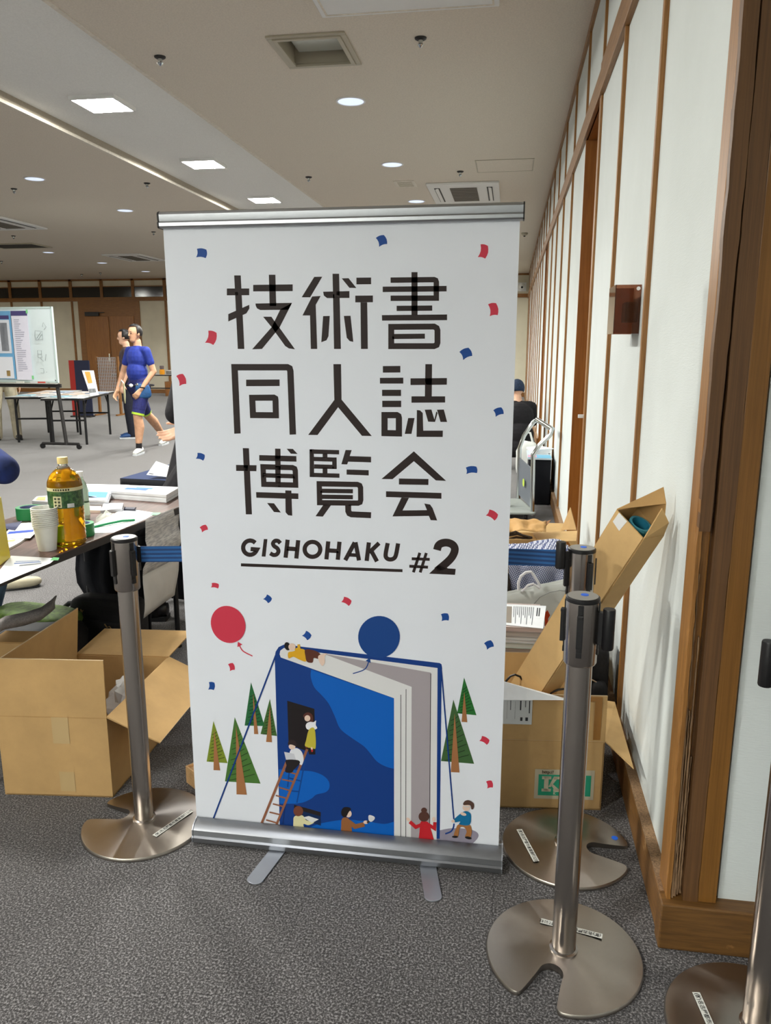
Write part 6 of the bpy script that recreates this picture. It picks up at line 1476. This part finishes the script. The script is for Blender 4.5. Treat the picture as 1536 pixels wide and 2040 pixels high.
MB().add([fx(0.25, 0.5), fx(0.7, 0.5), fx(0.7, 0.95), fx(0.25, 0.95)], [(0, 1, 2, 3)]).build('orange_figure', ink((226, 170, 84)), sg)
for k in range(5): MB().add([fx(0.1 + 0.16 * k, 0.12), fx(0.2 + 0.16 * k, 0.12), fx(0.2 + 0.16 * k, 0.28), fx(0.1 + 0.16 * k, 0.28)], [(0, 1, 2, 3)]).build('lettering', ink((70, 70, 72)), sg)
# far row of tables at the back with boxes
fold_table((-8.35, 19.0), 0.0, 0.6, 1.8, 'farthest folding table near the far wall', None, 0.72, M_FTOP)
fb = thing('orange_drink', 'orange drink bottle on the farthest table', 'bottle', (-8.85, 19.1, 0.72)); fbc = PY(323, 742, 19.1)
MB().lathe([(0.06, 0), (0.065, 0.02), (0.065, 0.10), (0.05, 0.13)], (fbc.x, 19.1, 0.72), 16).build('drink', ink((240, 160, 30)), fb, smooth=True); MB().lathe([(0.05, 0.13), (0.055, 0.2), (0.05, 0.22)], (fbc.x, 19.1, 0.72), 16).build('cap', ink((110, 96, 96)), fb, smooth=True)
gb = thing('grey_crate', 'grey storage crate under papers on the farthest table', 'crate', (-8.5, 19.4, 0.72)); MB().box(-8.75, -8.38, 19.2, 19.5, 0.721, 0.80).build('body', ink((150, 152, 150)), gb, bevel=0.01); MB().box(-8.77, -8.36, 19.18, 19.52, 0.80, 0.82).build('lid', ink((214, 214, 212)), gb, bevel=0.005)
fc = thing('floor_cabinet', 'low wooden cabinet standing by the far wall', 'cabinet', (-9.2, 21.8, 0)); MB().box(-9.9, -8.6, 21.6, 22.0, 0.001, 0.42).build('body', M_WOODX, fc); MB().box(-9.86, -9.28, 21.585, 21.6, 0.04, 0.38).build('door', M_DOOR, fc); MB().box(-9.22, -8.64, 21.585, 21.6, 0.04, 0.38).build('door', M_DOOR, fc)
# red and navy display panel and mesh partition behind the far tables
dp_ = thing('display_panel', 'red and navy display panel behind the standing sign', 'panel', (-8.2, 15.0, 0)); a = PY(138, 740, 15.0); b = PY(178, 740, 15.0)
MB().box(a.x, a.x + 0.12, 15.0, 15.03, 0.0, 1.15).build('red_panel', ink((176, 44, 36)), dp_); MB().box(a.x + 0.12, b.x, 15.0, 15.03, 0.0, 1.15).build('navy_panel', ink((36, 42, 70)), dp_); MB().box(a.x, b.x, 14.9, 15.1, 0, 0.03).build('foot', M_RUBBER, dp_)
mesh_ = thing('mesh_partition', 'pale wire mesh partition behind the walking person', 'partition', (-7.3, 15.5, 0)); a = PY(194, 745, 15.5); b = PY(236, 745, 15.5); zz0 = PY(200, 781, 15.5).z
for k in range(13): x = a.x + (b.x - a.x) * k / 12; MB().box(x - 0.006, x + 0.006, 15.49, 15.51, zz0, 1.2).build('wire', ink((186, 180, 178)), mesh_)
for k in range(12): z = zz0 + (1.2 - zz0) * k / 11; MB().box(a.x, b.x, 15.485, 15.495, z - 0.006, z + 0.006).build('wire', ink((186, 180, 178)), mesh_)
for x in (a.x, b.x): MB().box(x - 0.02, x + 0.02, 15.47, 15.53, 0.03, 1.22).box(x - 0.02, x + 0.02, 15.3, 15.7, 0, 0.03).build('stand', M_WOODX, mesh_)
# ================================================================== people
M_SKIN = grainy('skin', (222, 176, 148), 0.04, 20, 0.6)
M_SKIN2 = grainy('skin_tan', (206, 158, 126), 0.05, 20, 0.6)
M_HAIR = grainy('black_hair', (24, 20, 20), 0.3, 60, 0.5, 0.3)
M_BLACKCLOTH = grainy('black_fabric', (26, 24, 28), 0.15, 60, 0.9, 0.1)
def capsule(mb, a, b, ra, rb, n=14):
    a, b = Vector(a), Vector(b); d = (b - a); L = d.length
    if L < 1e-5: mb.ball(a, ra, n); return
    d.normalize(); path = []; rs = []
    for k in range(5): t = -pi / 2 + (pi / 2) * k / 4; path.append(a + d * (ra * sin(t))); rs.append(max(0.0005, ra * cos(t)))
    for k in range(5): t = (pi / 2) * k / 4; path.append(b + d * (rb * sin(t))); rs.append(max(0.0005, rb * cos(t)))
    mb.tube(path, rs, n)
class Fig:
    def __init__(s): s.seg = []; s.ell = []
    def c(s, a, b, ra, rb, tag_): s.seg.append((Vector(a), Vector(b), ra, rb, tag_)); return s
    def chain(s, pts, rs, tag_):
        for i in range(len(pts) - 1): s.c(pts[i], pts[i + 1], rs[i], rs[i + 1], tag_ if isinstance(tag_, str) else tag_[i])
    def e(s, c, r, tag_): s.ell.append((Vector(c), r, tag_)); return s
    def hand(s, w, d, up, side, curl=0.35, tag_='skin', k=1.0):
        """palm and five fingers; w wrist, d pointing direction, up back-of-hand normal, side +1 / -1 = where the thumb sits"""
        d = Vector(d).normalized(); up = Vector(up); up = (up - d * up.dot(d)).normalized(); sd = d.cross(up) * side
        w = Vector(w)
        for q in (-0.027, -0.009, 0.009, 0.026): s.c(w + sd * q * 0.7 * k + d * 0.012 * k, w + d * 0.088 * k + sd * q * k, 0.0135 * k, 0.0115 * k, tag_)
        for q, l in ((0.031, 0.072), (0.0105, 0.081), (-0.0105, 0.075), (-0.0305, 0.058)):
            b = w + d * 0.09 * k + sd * q * k; p1 = b + (d * cos(curl * 0.6) - up * sin(curl * 0.6) + sd * q * 1.2) * l * 0.5 * k; p2 = p1 + (d * cos(curl * 1.6) - up * sin(curl * 1.6)) * l * 0.5 * k
            s.c(b, p1, 0.0088 * k, 0.0080 * k, tag_); s.c(p1, p2, 0.0080 * k, 0.0066 * k, tag_)
        t0 = w + d * 0.028 * k + sd * 0.028 * k; t1 = t0 + (d * 0.62 + sd * 0.62 - up * 0.25).normalized() * 0.042 * k; t2 = t1 + (d * 0.9 + sd * 0.28 - up * 0.25).normalized() * 0.036 * k
        s.c(t0, t1, 0.0125 * k, 0.0100 * k, tag_); s.c(t1, t2, 0.0100 * k, 0.0080 * k, tag_)
    def head(s, c, yaw=0.0, pitch=0.0, tag_='skin'):
        R = rotz(yaw) @ Matrix.Rotation(pitch, 3, 'X'); c = Vector(c); s.hc = c; s.hR = R
        f = lambda *p: c + R @ Vector(p)
        s.e(f(0, -0.005, 0.025), (0.076, 0.092, 0.090), tag_)
        s.c(f(0, 0.018, -0.02), f(0, 0.035, -0.075), 0.062, 0.040, tag_)
        s.c(f(0, 0.080, 0.012), f(0, 0.090, -0.022), 0.009, 0.013, tag_)
        for sg in (-1, 1): s.e(f(sg * 0.078, -0.005, 0.0), (0.012, 0.022, 0.032), tag_)
    def build(s, root, mats, voxel=0.009, name='body'):
        mb = MB()
        for a, b, ra, rb, _ in s.seg: capsule(mb, a, b, ra, rb)
        for c, r, _ in s.ell: mb.ball(c, r, 18)
        me = bpy.data.meshes.new('tmp'); me.from_pydata([tuple(v_) for v_ in mb.v], [], mb.f); o = bpy.data.objects.new('tmp', me); C.objects.link(o)
        md = o.modifiers.new('r', 'REMESH'); md.mode = 'VOXEL'; md.voxel_size = voxel
        sm = o.modifiers.new('s', 'SMOOTH'); sm.factor = 0.5; sm.iterations = 4
        dg = bpy.context.evaluated_depsgraph_get(); m2 = bpy.data.meshes.new_from_object(o.evaluated_get(dg))
        C.objects.unlink(o); bpy.data.objects.remove(o); bpy.data.meshes.remove(me)
        tags = list(mats.keys()); m2.materials.clear()
        for t_ in tags: m2.materials.append(mats[t_])
        import numpy as np
        nf = len(m2.polygons); cen = np.empty(nf * 3); m2.polygons.foreach_get('center', cen); cen = cen.reshape(-1, 3)
        best = np.full(nf, 1e9); idx = np.zeros(nf, dtype=np.int32)
        for a, b, ra, rb, t_ in s.seg:
            a_, b_ = np.array(a), np.array(b); d = b_ - a_; L = max(1e-9, d @ d); u = np.clip(((cen - a_) @ d) / L, 0, 1)
            dist = np.linalg.norm(cen - a_ - u[:, None] * d, axis=1) - (ra + (rb - ra) * u); m_ = dist < best; best[m_] = dist[m_]; idx[m_] = tags.index(t_)
        for c, r, t_ in s.ell:
            q = (cen - np.array(c)) / np.array(r); dist = (np.linalg.norm(q, axis=1) - 1) * min(r); m_ = dist < best; best[m_] = dist[m_]; idx[m_] = tags.index(t_)
        m2.polygons.foreach_set('material_index', idx); m2.polygons.foreach_set('use_smooth', [True] * nf); m2.update()
        ob = bpy.data.objects.new(name, m2); C.objects.link(ob); ob.parent = root; return ob
    def face(s, root, hair=M_HAIR, cap=None, back=0.0):
        c, R = s.hc, s.hR
        mb = MB(); mb.ball((0, 0, 0), 1, 24); keep = []
        for f_ in mb.f:
            q = sum((mb.v[i] for i in f_), Vector()) / len(f_)
            if q.z > 0.62 or (q.y < 0.25 and q.z > -0.35 + 0.3 * q.y): keep.append(f_)
        mb.f = keep; mb.m = [0] * len(keep); mb.v = [c + R @ Vector((p.x * 0.084, p.y * 0.101 - 0.006, p.z * 0.100 + 0.026)) for p in mb.v]
        mb.build('hair' if cap is None else 'cap', cap or hair, root, local=True, smooth=True, angle=180, solid=0.012)
        for sg in (-1, 1):
            MB().ball(c + R @ Vector((sg * 0.030, 0.079, 0.006)), (0.011, 0.006, 0.006), 10, R=R).build('eye', ink((40, 28, 26)), root, local=True, smooth=True)
            MB().obox(c + R @ Vector((sg * 0.031, 0.083, 0.026)), (0.026, 0.004, 0.005), R).build('eyebrow', hair, root, local=True)
        MB().obox(c + R @ Vector((0, 0.078, -0.050)), (0.040, 0.006, 0.007), R).build('mouth', ink((160, 92, 84)), root, local=True, bevel=0.002)
def shoe(root, heel, toe, mat, sole, h=0.075, w=0.045):
    """low shoe from heel to toe on the ground (root space)"""
    heel, toe = Vector(heel), Vector(toe); d = toe - heel; L = d.length; d.normalize(); n_ = Vector((-d.y, d.x, 0)); mb = MB(); rows = []; ns = 12
    for i in range(11):
        t = i / 10; ww = w * (0.72 + 0.35 * sin(pi * min(1, t * 0.9 + 0.12))) * (1.0 if t < 0.85 else sqrt(max(0.05, 1 - ((t - 0.85) / 0.16) ** 2))) * (0.75 if i == 0 else 1)
        hh = h * (1.0 - 0.55 * max(0, (t - 0.35)) / 0.65) * (1.0 if t < 0.9 else 0.8)
        rows.append([heel + d * (L * t) + n_ * (ww * cos(2 * pi * k / ns)) + Vector((0, 0, max(0.012, 0.02 + hh * 0.5 + hh * 0.5 * sin(2 * pi * k / ns)))) for k in range(ns)])
    vs_ = [p for r in rows for p in r]; fs = [(i * ns + k, i * ns + (k + 1) % ns, (i + 1) * ns + (k + 1) % ns, (i + 1) * ns + k) for i in range(10) for k in range(ns)] + [tuple(reversed(range(ns))), tuple(range(10 * ns, 11 * ns))]
    s_ = mb.add(vs_, fs).build('shoe', mat, root, local=True, smooth=True, angle=70)
    pts = [heel + d * (L * t) + n_ * (w * 1.02 * sg * (0.8 + 0.25 * sin(pi * min(1, t * 0.9 + 0.1))) * (1 if t < 0.86 else 0.72)) for sg, ts in ((1, (0, 0.2, 0.5, 0.75, 0.92, 1.02)), (-1, (1.02, 0.92, 0.75, 0.5, 0.2, 0))) for t in ts]
    MB().prism([(p.x, p.y) for p in pts], 0.001, 0.024).build('sole', sole, s_, local=True)
def to_local(p, loc, yaw): return rotz(-yaw) @ (Vector(p) - Vector(loc))

# --- person walking in shorts (shirt, waist, bare legs)
wl = Vector((-4.93, 9.98, 0)); wy = radians(152)          # faces towards the camera and to its left
W = lambda p: to_local(p, wl, wy)
wk = thing('person', 'person walking in navy shorts with lime hems and blue top', 'person', tuple(wl), None, wy)
g = Fig()
ff_, rf_ = W(G(278, 905)), W(G(328, 885)); 
ff_.z = rf_.z = 0
hipL, hipR = Vector((-0.09, 0.02, 0.90)), Vector((0.09, 0.02, 0.90))
fa_, ra_ = ff_ + Vector((0, 0, 0.09)), rf_ + Vector((0, 0, 0.12))
side_f = 1 if ff_.x > rf_.x else -1
hf, hr = (hipR, hipL) if side_f > 0 else (hipL, hipR)
kf = (hf + fa_) / 2 + Vector((0, 0.05, 0.03)); kr = (hr + ra_) / 2 + Vector((0, 0.07, 0.0))
hems = []
for h_, k_, a_ in ((hf, kf, fa_), (hr, kr, ra_)):
    sh = h_ + (k_ - h_) * 0.74; he = h_ + (k_ - h_) * 0.93
    g.c(h_, sh, 0.104, 0.090, 'shorts'); g.c(h_ + (k_ - h_) * 0.7, k_, 0.074, 0.062, 'skin'); hems.append((he, (k_ - h_).normalized()))
    calf = k_ + (a_ - k_) * 0.35 + Vector((0, -0.02, 0)); an = k_ + (a_ - k_) * 0.82
    g.c(k_, calf, 0.060, 0.066, 'skin'); g.c(calf, an, 0.066, 0.044, 'skin'); g.c(an, a_ + Vector((0, 0, -0.01)), 0.041, 0.042, 'sock')
g.c(hipL, hipR, 0.105, 0.105, 'shorts'); g.e((0, 0.01, 0.98), (0.17, 0.115, 0.11), 'shorts'); g.e((0, 0.03, 1.10), (0.165, 0.125, 0.16), 'shirt'); g.e((0, 0.015, 1.28), (0.175, 0.115, 0.17), 'shirt')
shL, shR = Vector((-0.185, 0.0, 1.38)), Vector((0.185, 0.0, 1.38)); g.c(shL * 0.8 + Vector((0, 0, 0.28)), shR * 0.8 + Vector((0, 0, 0.28)), 0.055, 0.055, 'shirt')
g.c((0, -0.01, 1.38), (0, 0.0, 1.50), 0.056, 0.052, 'skin')
hW1, hW2 = W(PY(234, 778, 10.0)), W(PY(281, 776, 9.82))   # photo-left hand by the thigh, photo-right hand at the waist
shs = sorted((shL, shR), key=lambda p: (p - hW1).length)
for s_, h_, bend in ((shs[0], hW1, -0.03), (shs[1], hW2, -0.12)):
    m_ = (s_ + h_) / 2 + Vector((0.05 * (1 if s_.x > 0 else -1), bend, -0.02))
    g.c(s_, s_ + (m_ - s_) * 0.55, 0.058, 0.054, 'shirt'); g.c(s_, m_, 0.046, 0.040, 'skin'); g.c(m_, h_, 0.040, 0.028, 'skin')
    dd = (h_ - m_).normalized(); g.hand(h_, dd + Vector((0, 0.25, -0.1)), Vector((1 if s_.x > 0 else -1, 0.3, 0)), 1 if s_.x > 0 else -1, 0.75)
g.head((0, 0.03, 1.60))
g.build(wk, {'skin': M_SKIN2, 'shorts': grainy('navy_shorts', (34, 38, 98), 0.1, 40, 0.7), 'shirt': grainy('blue_jersey', (34, 52, 140), 0.08, 30, 0.7), 'sock': M_BLACKCLOTH}, 0.0075)
g.face(wk)
for he, dr_ in hems:
    R_ = dr_.to_track_quat('Z', 'Y').to_matrix()
    MB().lathe([(0.078, -0.012), (0.083, -0.012), (0.082, 0.016), (0.078, 0.016), (0.078, -0.012)], he, 24, R=R_, caps=False).build('lime_hem', flat('lime_hem', (176, 214, 60), 0.7), wk, local=True, smooth=True)
    MB().lathe([(0.086, -0.11), (0.084, -0.013), (0.078, -0.013)], he, 24, R=R_, caps=False).build('shorts_leg', grainy('navy_shorts', (34, 38, 98), 0.1, 40, 0.7), wk, local=True, smooth=True)
d1 = (W(G(250, 916)) - W(G(281, 904))); d1.z = 0; d1.normalize()
shoe(wk, fa_ * 1 + Vector((0, 0, -fa_.z)) - d1 * 0.09, fa_ + Vector((0, 0, -fa_.z)) + d1 * 0.19, flat('white_shoe', (222, 222, 216), 0.5), flat('shoe_sole', (196, 200, 204), 0.6))
shoe(wk, ra_ + Vector((0, 0, -ra_.z)) - d1 * 0.09, ra_ + Vector((0, 0, -ra_.z)) + d1 * 0.19, flat('white_shoe', (222, 222, 216), 0.5), flat('shoe_sole', (196, 200, 204), 0.6))
MB().tube([hW2 + (m_ - hW2).normalized() * 0.03 + Vector((0.033 * cos(a), 0.033 * sin(a), 0.006 * sin(a))) for a in [2 * pi * k / 14 for k in range(15)]], 0.008, 6).build('wristwatch', M_DARK, wk, local=True, smooth=True)
# blue waist bag and pale round fan he carries
wbg_ = thing('waist_bag', 'blue waist bag on the walking person', 'bag', tuple(PY(282, 780, 9.75)))
c = PY(285, 779, 9.86)
mb = MB(); softbox(mb, c, (0.20, 0.10, 0.20), rotz(0.5), 12, 0.6, 0.02); mb.build('pouch', grainy('blue_nylon', (30, 74, 122), 0.15, 40, 0.6), wbg_, smooth=True, angle=180)
MB().tube([Vector((wl.x, wl.y, c.z + 0.07)) + Vector((0.185 * cos(a), 0.15 * sin(a), 0)) for a in [2 * pi * k / 20 for k in range(21)]], 0.012, 6).build('belt', M_BLACKCLOTH, wbg_, smooth=True)
MB().ball(PY(261, 768, 9.60), (0.028, 0.016, 0.024), 12).build('white_badge', M_WHITE, wbg_, smooth=True)
MB().ball(PY(273, 766, 9.60), (0.02, 0.01, 0.018), 12).build('round_charm', M_CHROME, wbg_, smooth=True)
fn = thing('hand_fan', 'pale yellow paper fan held by the walking person', 'fan', tuple(PY(248, 785, 9.86)))
c = PY(248, 783, 9.86); mb = MB(); rx_ = Matrix.Rotation(0.55, 3, 'Z') @ Matrix.Rotation(pi / 2, 3, 'Y')
mb.lathe([(0.001, -0.003), (0.14, -0.003), (0.14, 0.003), (0.001, 0.003)], c, 28, R=rx_, caps=False); mb.build('leaf', ink((214, 214, 170)), fn)
MB().tube([c + Vector((0, 0, 0.13)), c + Vector((-0.03, 0, 0.17)), hW1 * 0 + PY(238, 770, 9.95)], 0.007, 8).build('handle', M_WHITE, fn, smooth=True)

# --- simple standing figure used for the others (own pose each)
def stander(label, loc, yaw, cols, arms, shoes, height=1.0, stance=0.10, step=0.0, voxel=0.010, skirt=None):
    r = thing('person', label, 'person', tuple(loc), None, yaw); f = Fig(); k = height
    V = lambda x, y, z: Vector((x * k, y * k, z * k))
    for sg in (-1, 1):
        hp_, kn, an = V(sg * 0.085, 0, 0.90), V(sg * (0.09 + stance * 0.3), 0.02 + step * (1 if sg < 0 else 0.5), 0.49), V(sg * (0.08 + stance * 0.5), -0.01 + step * (1.1 if sg < 0 else 0), 0.09)
        f.c(hp_, kn, 0.100, 0.078, 'legs'); f.c(kn, an + Vector((0, 0, -0.03)), 0.076, 0.066, 'legs')
        shoe(r, an + Vector((0, -0.08, -an.z)), an + Vector((sg * 0.03, 0.19, -an.z)), shoes[0], shoes[1])
    f.c(V(-0.085, 0, 0.92), V(0.085, 0, 0.92), 0.112, 0.112, 'legs')
    f.e(V(0, 0, 1.0), (0.17, 0.12, 0.12), 'legs' if not skirt else 'top'); f.e(V(0, 0.01, 1.12), (0.165, 0.120, 0.16), 'top'); f.e(V(0, 0.0, 1.30), (0.185, 0.120, 0.17), 'top')
    if skirt: f.c(V(0, 0, 0.95), V(0, 0, skirt), 0.15, 0.175, 'top')
    if step: f.c(V(0, 0.05, 1.02), V(0, 0.13, 0.72), 0.105, 0.115, 'legs')
    f.c(V(-0.15, 0, 1.41), V(0.15, 0, 1.41), 0.058, 0.058, 'top'); f.c(V(0, -0.01, 1.40), V(0, 0, 1.52), 0.056, 0.052, 'skin')
    for sg, el, ha, hd, hu, sleeve, th_ in arms:
        s_ = V(sg * 0.19, 0, 1.40); el, ha = Vector(el), Vector(ha)
        f.c(s_, el, 0.060, 0.052, 'top')
        if sleeve >= 1: f.c(el, el + (ha - el) * 0.9, 0.052, 0.042, 'top')
        else: f.c(el, ha, 0.042, 0.029, 'skin')
        if sleeve >= 1: f.c(el + (ha - el) * 0.85, ha, 0.032, 0.029, 'skin')
        f.hand(ha, hd, hu, th_, 0.35, k=0.9)
    f.head(V(0, 0.03, 1.62))
    f.build(r, {'skin': M_SKIN, 'legs': cols[0], 'top': cols[1]}, voxel); f.face(r); return r
M_BEIGE = grainy('beige_cotton', (196, 186, 162), 0.08, 12, 0.9)
M_BLKSHOE = flat('black_shoe', (26, 24, 28), 0.4); M_WSOLE = flat('white_sole', (206, 210, 214), 0.6); M_BSOLE = flat('black_sole', (18, 18, 20), 0.6)
pb_ = G(30, 876)
hang = lambda sg: (sg, (sg * 0.24, -0.03, 1.12), (sg * 0.23, 0.08, 0.86), (0, 0.15, -1), (sg, 0, 0), 0, sg)
stander('person in beige trousers standing behind the whiteboard', (pb_.x - 0.10, pb_.y - 0.02, 0), radians(215), (M_BEIGE, grainy('grey_shirt', (150, 150, 150), 0.05, 20, 0.9)), (hang(1), hang(-1)), (M_BLKSHOE, M_BSOLE), stance=0.12)
pc_ = G(263, 876)
stander('person in dark trousers behind the walking person', (pc_.x - 0.12, pc_.y + 0.25, 0), radians(115), (grainy('dark_denim', (28, 30, 42), 0.12, 30, 0.9), grainy('brown_top', (70, 56, 58), 0.1, 20, 0.9)), (hang(1), hang(-1)), (flat('blue_shoe', (40, 76, 128), 0.5), M_WSOLE), height=0.97, stance=0.05)
# --- person in black behind the banner, hand held out over the table
pd = Vector((-1.56, 3.85, 0)); yd = radians(90)
D = lambda p: to_local(p, pd, yd)
wr = D(PY(372, 852, 3.70)); tip = D(PY(322, 874, 3.66)); elb = D((-1.44, 3.60, 1.02))
hdir = tip - wr
stander('person in black beside the banner holding out an open hand', tuple(pd), yd, (M_BLACKCLOTH, M_BLACKCLOTH),
        ((-1, (-0.30, 0.02, 1.13), (wr.x, wr.y, wr.z), (hdir.x, hdir.y, hdir.z), (0.75, 0.1, -0.65), 0, -1), hang(1)), (M_BLKSHOE, M_BSOLE), height=0.95, stance=0.02, voxel=0.0055, step=0.30)
ho = thing('handout_sheet', 'white sheet propped on the navy cloth beside the person in black', 'paper', tuple(PY(325, 940, 4.15)))
MB().slab([PY(292, 946, 4.12), PY(358, 953, 4.12), PY(360, 936, 4.22), PY(311, 919, 4.26)], 0.0012).build('sheet', M_PAPER, ho)
MB().slab([v_ + Vector((0, -0.003, 0.003)) for v_ in (PY(297, 945, 4.12), PY(306, 946, 4.12), PY(307, 944.5, 4.12), PY(298, 943.5, 4.12))], 0.0008).build('print_line', ink((60, 60, 66)), ho)
# --- person behind the table at the left edge, only an elbow in view
pe = Vector((-2.60, 3.02, 0)); ye = radians(-90)
E_ = lambda p: to_local(p, pe, ye)
r = thing('person', 'person in a navy jacket seated behind the table, elbow at the left photo edge', 'person', tuple(pe), None, ye); f = Fig()
for sg in (-1, 1):
    f.c((sg * 0.09, 0, 0.53), (sg * 0.12, 0.30, 0.50), 0.088, 0.070, 'legs'); f.c((sg * 0.12, 0.30, 0.50), (sg * 0.11, 0.16, 0.08), 0.068, 0.058, 'legs'); shoe(r, (sg * 0.11, 0.08, 0), (sg * 0.12, 0.34, 0), M_BLKSHOE, M_BSOLE)
f.c((-0.09, 0, 0.55), (0.09, 0, 0.55), 0.105, 0.105, 'legs'); f.e((0, 0.0, 0.68), (0.17, 0.125, 0.17), 'top'); f.e((0, 0.06, 0.90), (0.185, 0.12, 0.18), 'top'); f.c((-0.14, 0.10, 1.03), (0.14, 0.10, 1.03), 0.062, 0.062, 'top'); f.c((0, 0.10, 1.03), (0, 0.15, 1.15), 0.055, 0.05, 'skin')
el = E_(PY(8, 936, 2.90)); wr2 = el + Vector((-0.10, -0.20, 0.10))
f.c((0.17, 0.12, 1.02), el, 0.080, 0.046, 'top'); f.c(el, el + Vector((0.0, 0.022, -0.004)), 0.046, 0.026, 'top'); f.c(el, el + (wr2 - el) * 0.85, 0.062, 0.050, 'top'); f.c(el + (wr2 - el) * 0.8, wr2, 0.032, 0.029, 'skin'); f.hand(wr2, wr2 - el, (0, 0, 1), -1, 0.6)
f.c((-0.17, 0.10, 1.02), (-0.26, 0.06, 0.78), 0.062, 0.055, 'top'); f.c((-0.26, 0.06, 0.78), (-0.17, 0.24, 0.64), 0.053, 0.040, 'top'); f.c((-0.17, 0.24, 0.64), (-0.16, 0.27, 0.62), 0.03, 0.029, 'skin'); f.hand((-0.16, 0.27, 0.62), (0.1, 1, -0.1), (0, 0, 1), 1, 0.4)
f.head((0, 0.18, 1.25)); f.build(r, {'skin': M_SKIN, 'legs': grainy('blue_jeans', (110, 136, 170), 0.1, 30, 0.9), 'top': grainy('navy_jacket', (18, 34, 82), 0.25, 14, 0.9, 0.6)}, 0.009); f.face(r)
ch = thing('stacking_chair', 'grey chair under the seated person in navy behind the table', 'chair', tuple(pe))
MB().box(pe.x - 0.20, pe.x + 0.20, pe.y - 0.21, pe.y + 0.21, 0.415, 0.44).build('seat', M_RUBBER, ch, bevel=0.01)
MB().box(pe.x - 0.245, pe.x - 0.215, pe.y - 0.20, pe.y + 0.20, 0.62, 0.86).build('backrest', M_RUBBER, ch, bevel=0.01)
for sx_ in (-1, 1):
    for sy_ in (-1, 1): MB().tube([(pe.x + sx_ * 0.18, pe.y + sy_ * 0.19, 0.415), (pe.x + sx_ * 0.21, pe.y + sy_ * 0.21, 0.0)], 0.011, 8).build('leg', M_CHROME, ch, smooth=True)
for sy_ in (-1, 1): MB().tube([(pe.x - 0.19, pe.y + sy_ * 0.18, 0.42), (pe.x - 0.23, pe.y + sy_ * 0.18, 0.66)], 0.010, 8).build('back_post', M_CHROME, ch, smooth=True)
bs = G(42, 1172)
bsh = thing('beige_shoe', 'beige slip-on shoe on the carpet beyond the left table', 'shoe', (bs.x, bs.y, 0)); 
mb = MB(); softbox(mb, (bs.x, bs.y, 0.036), (0.24, 0.085, 0.065), rotz(0.6), 10, 0.75); mb.build('upper', grainy('beige_felt', (178, 170, 146), 0.05, 30, 0.9), bsh, smooth=True, angle=180); mb = MB(); softbox(mb, (bs.x, bs.y, 0.008), (0.23, 0.075, 0.014), rotz(0.6), 8, 0.6); mb.build('sole', M_BSOLE, bsh, smooth=True)
# --- person in black squatting by the right wall
pf = Vector((PY(1034, 850, 9.4).x, 9.3, 0)); yf = radians(15)
r = thing('person', 'person in black shirt squatting by the right wall beyond the trolley', 'person', tuple(pf), None, yf); f = Fig()
F_ = lambda p: to_local(p, pf, yf)
for sg in (-1, 1):
    f.c((sg * 0.09, -0.08, 0.27), (sg * 0.16, 0.28, 0.42), 0.095, 0.075, 'legs'); f.c((sg * 0.16, 0.28, 0.42), (sg * 0.13, 0.12, 0.08), 0.072, 0.058, 'legs'); shoe(r, (sg * 0.13, 0.03, 0), (sg * 0.15, 0.30, 0), M_BLKSHOE, M_BSOLE)
    f.c((sg * 0.17, 0.08, 0.74), (sg * 0.24, 0.24, 0.54), 0.058, 0.050, 'top'); f.c((sg * 0.24, 0.24, 0.54), (sg * 0.12, 0.42, 0.48), 0.040, 0.029, 'skin'); f.hand((sg * 0.12, 0.42, 0.48), (-sg * 0.3, 1, -0.2), (0, 0, 1), -sg, 0.6)
f.c((-0.09, -0.08, 0.27), (0.09, -0.08, 0.27), 0.11, 0.11, 'legs'); f.e((0, -0.04, 0.42), (0.17, 0.13, 0.16), 'top'); f.e((0, 0.03, 0.62), (0.185, 0.13, 0.18), 'top'); f.c((-0.14, 0.07, 0.75), (0.14, 0.07, 0.75), 0.06, 0.06, 'top'); f.c((0, 0.08, 0.75), (0, 0.12, 0.85), 0.055, 0.05, 'skin')
f.head((0, 0.15, 0.93), 0, -0.25); f.build(r, {'skin': M_SKIN, 'legs': M_BLACKCLOTH, 'top': M_BLACKCLOTH}, 0.009); f.face(r, cap=grainy('navy_cap', (30, 46, 70), 0.2, 60, 0.8))
pw = thing('plastic_sack', 'white plastic sack hanging beside the squatting person', 'bag', tuple(PY(1052, 890, 8.6)))
mb = MB(); c = PY(1050, 880, 8.6); softbox(mb, (c.x, c.y, 0.22), (0.22, 0.2, 0.42), None, 12, 0.6, 0.03); mb.build('body', flat('white_film', (226, 228, 224), 0.3), pw, smooth=True, angle=60)
MB().tube([(c.x - 0.06, c.y, 0.42), (c.x - 0.03, c.y, 0.52), (c.x + 0.03, c.y, 0.52), (c.x + 0.06, c.y, 0.42)], 0.012, 6).build('handle', flat('white_film', (226, 228, 224), 0.3), pw, smooth=True)
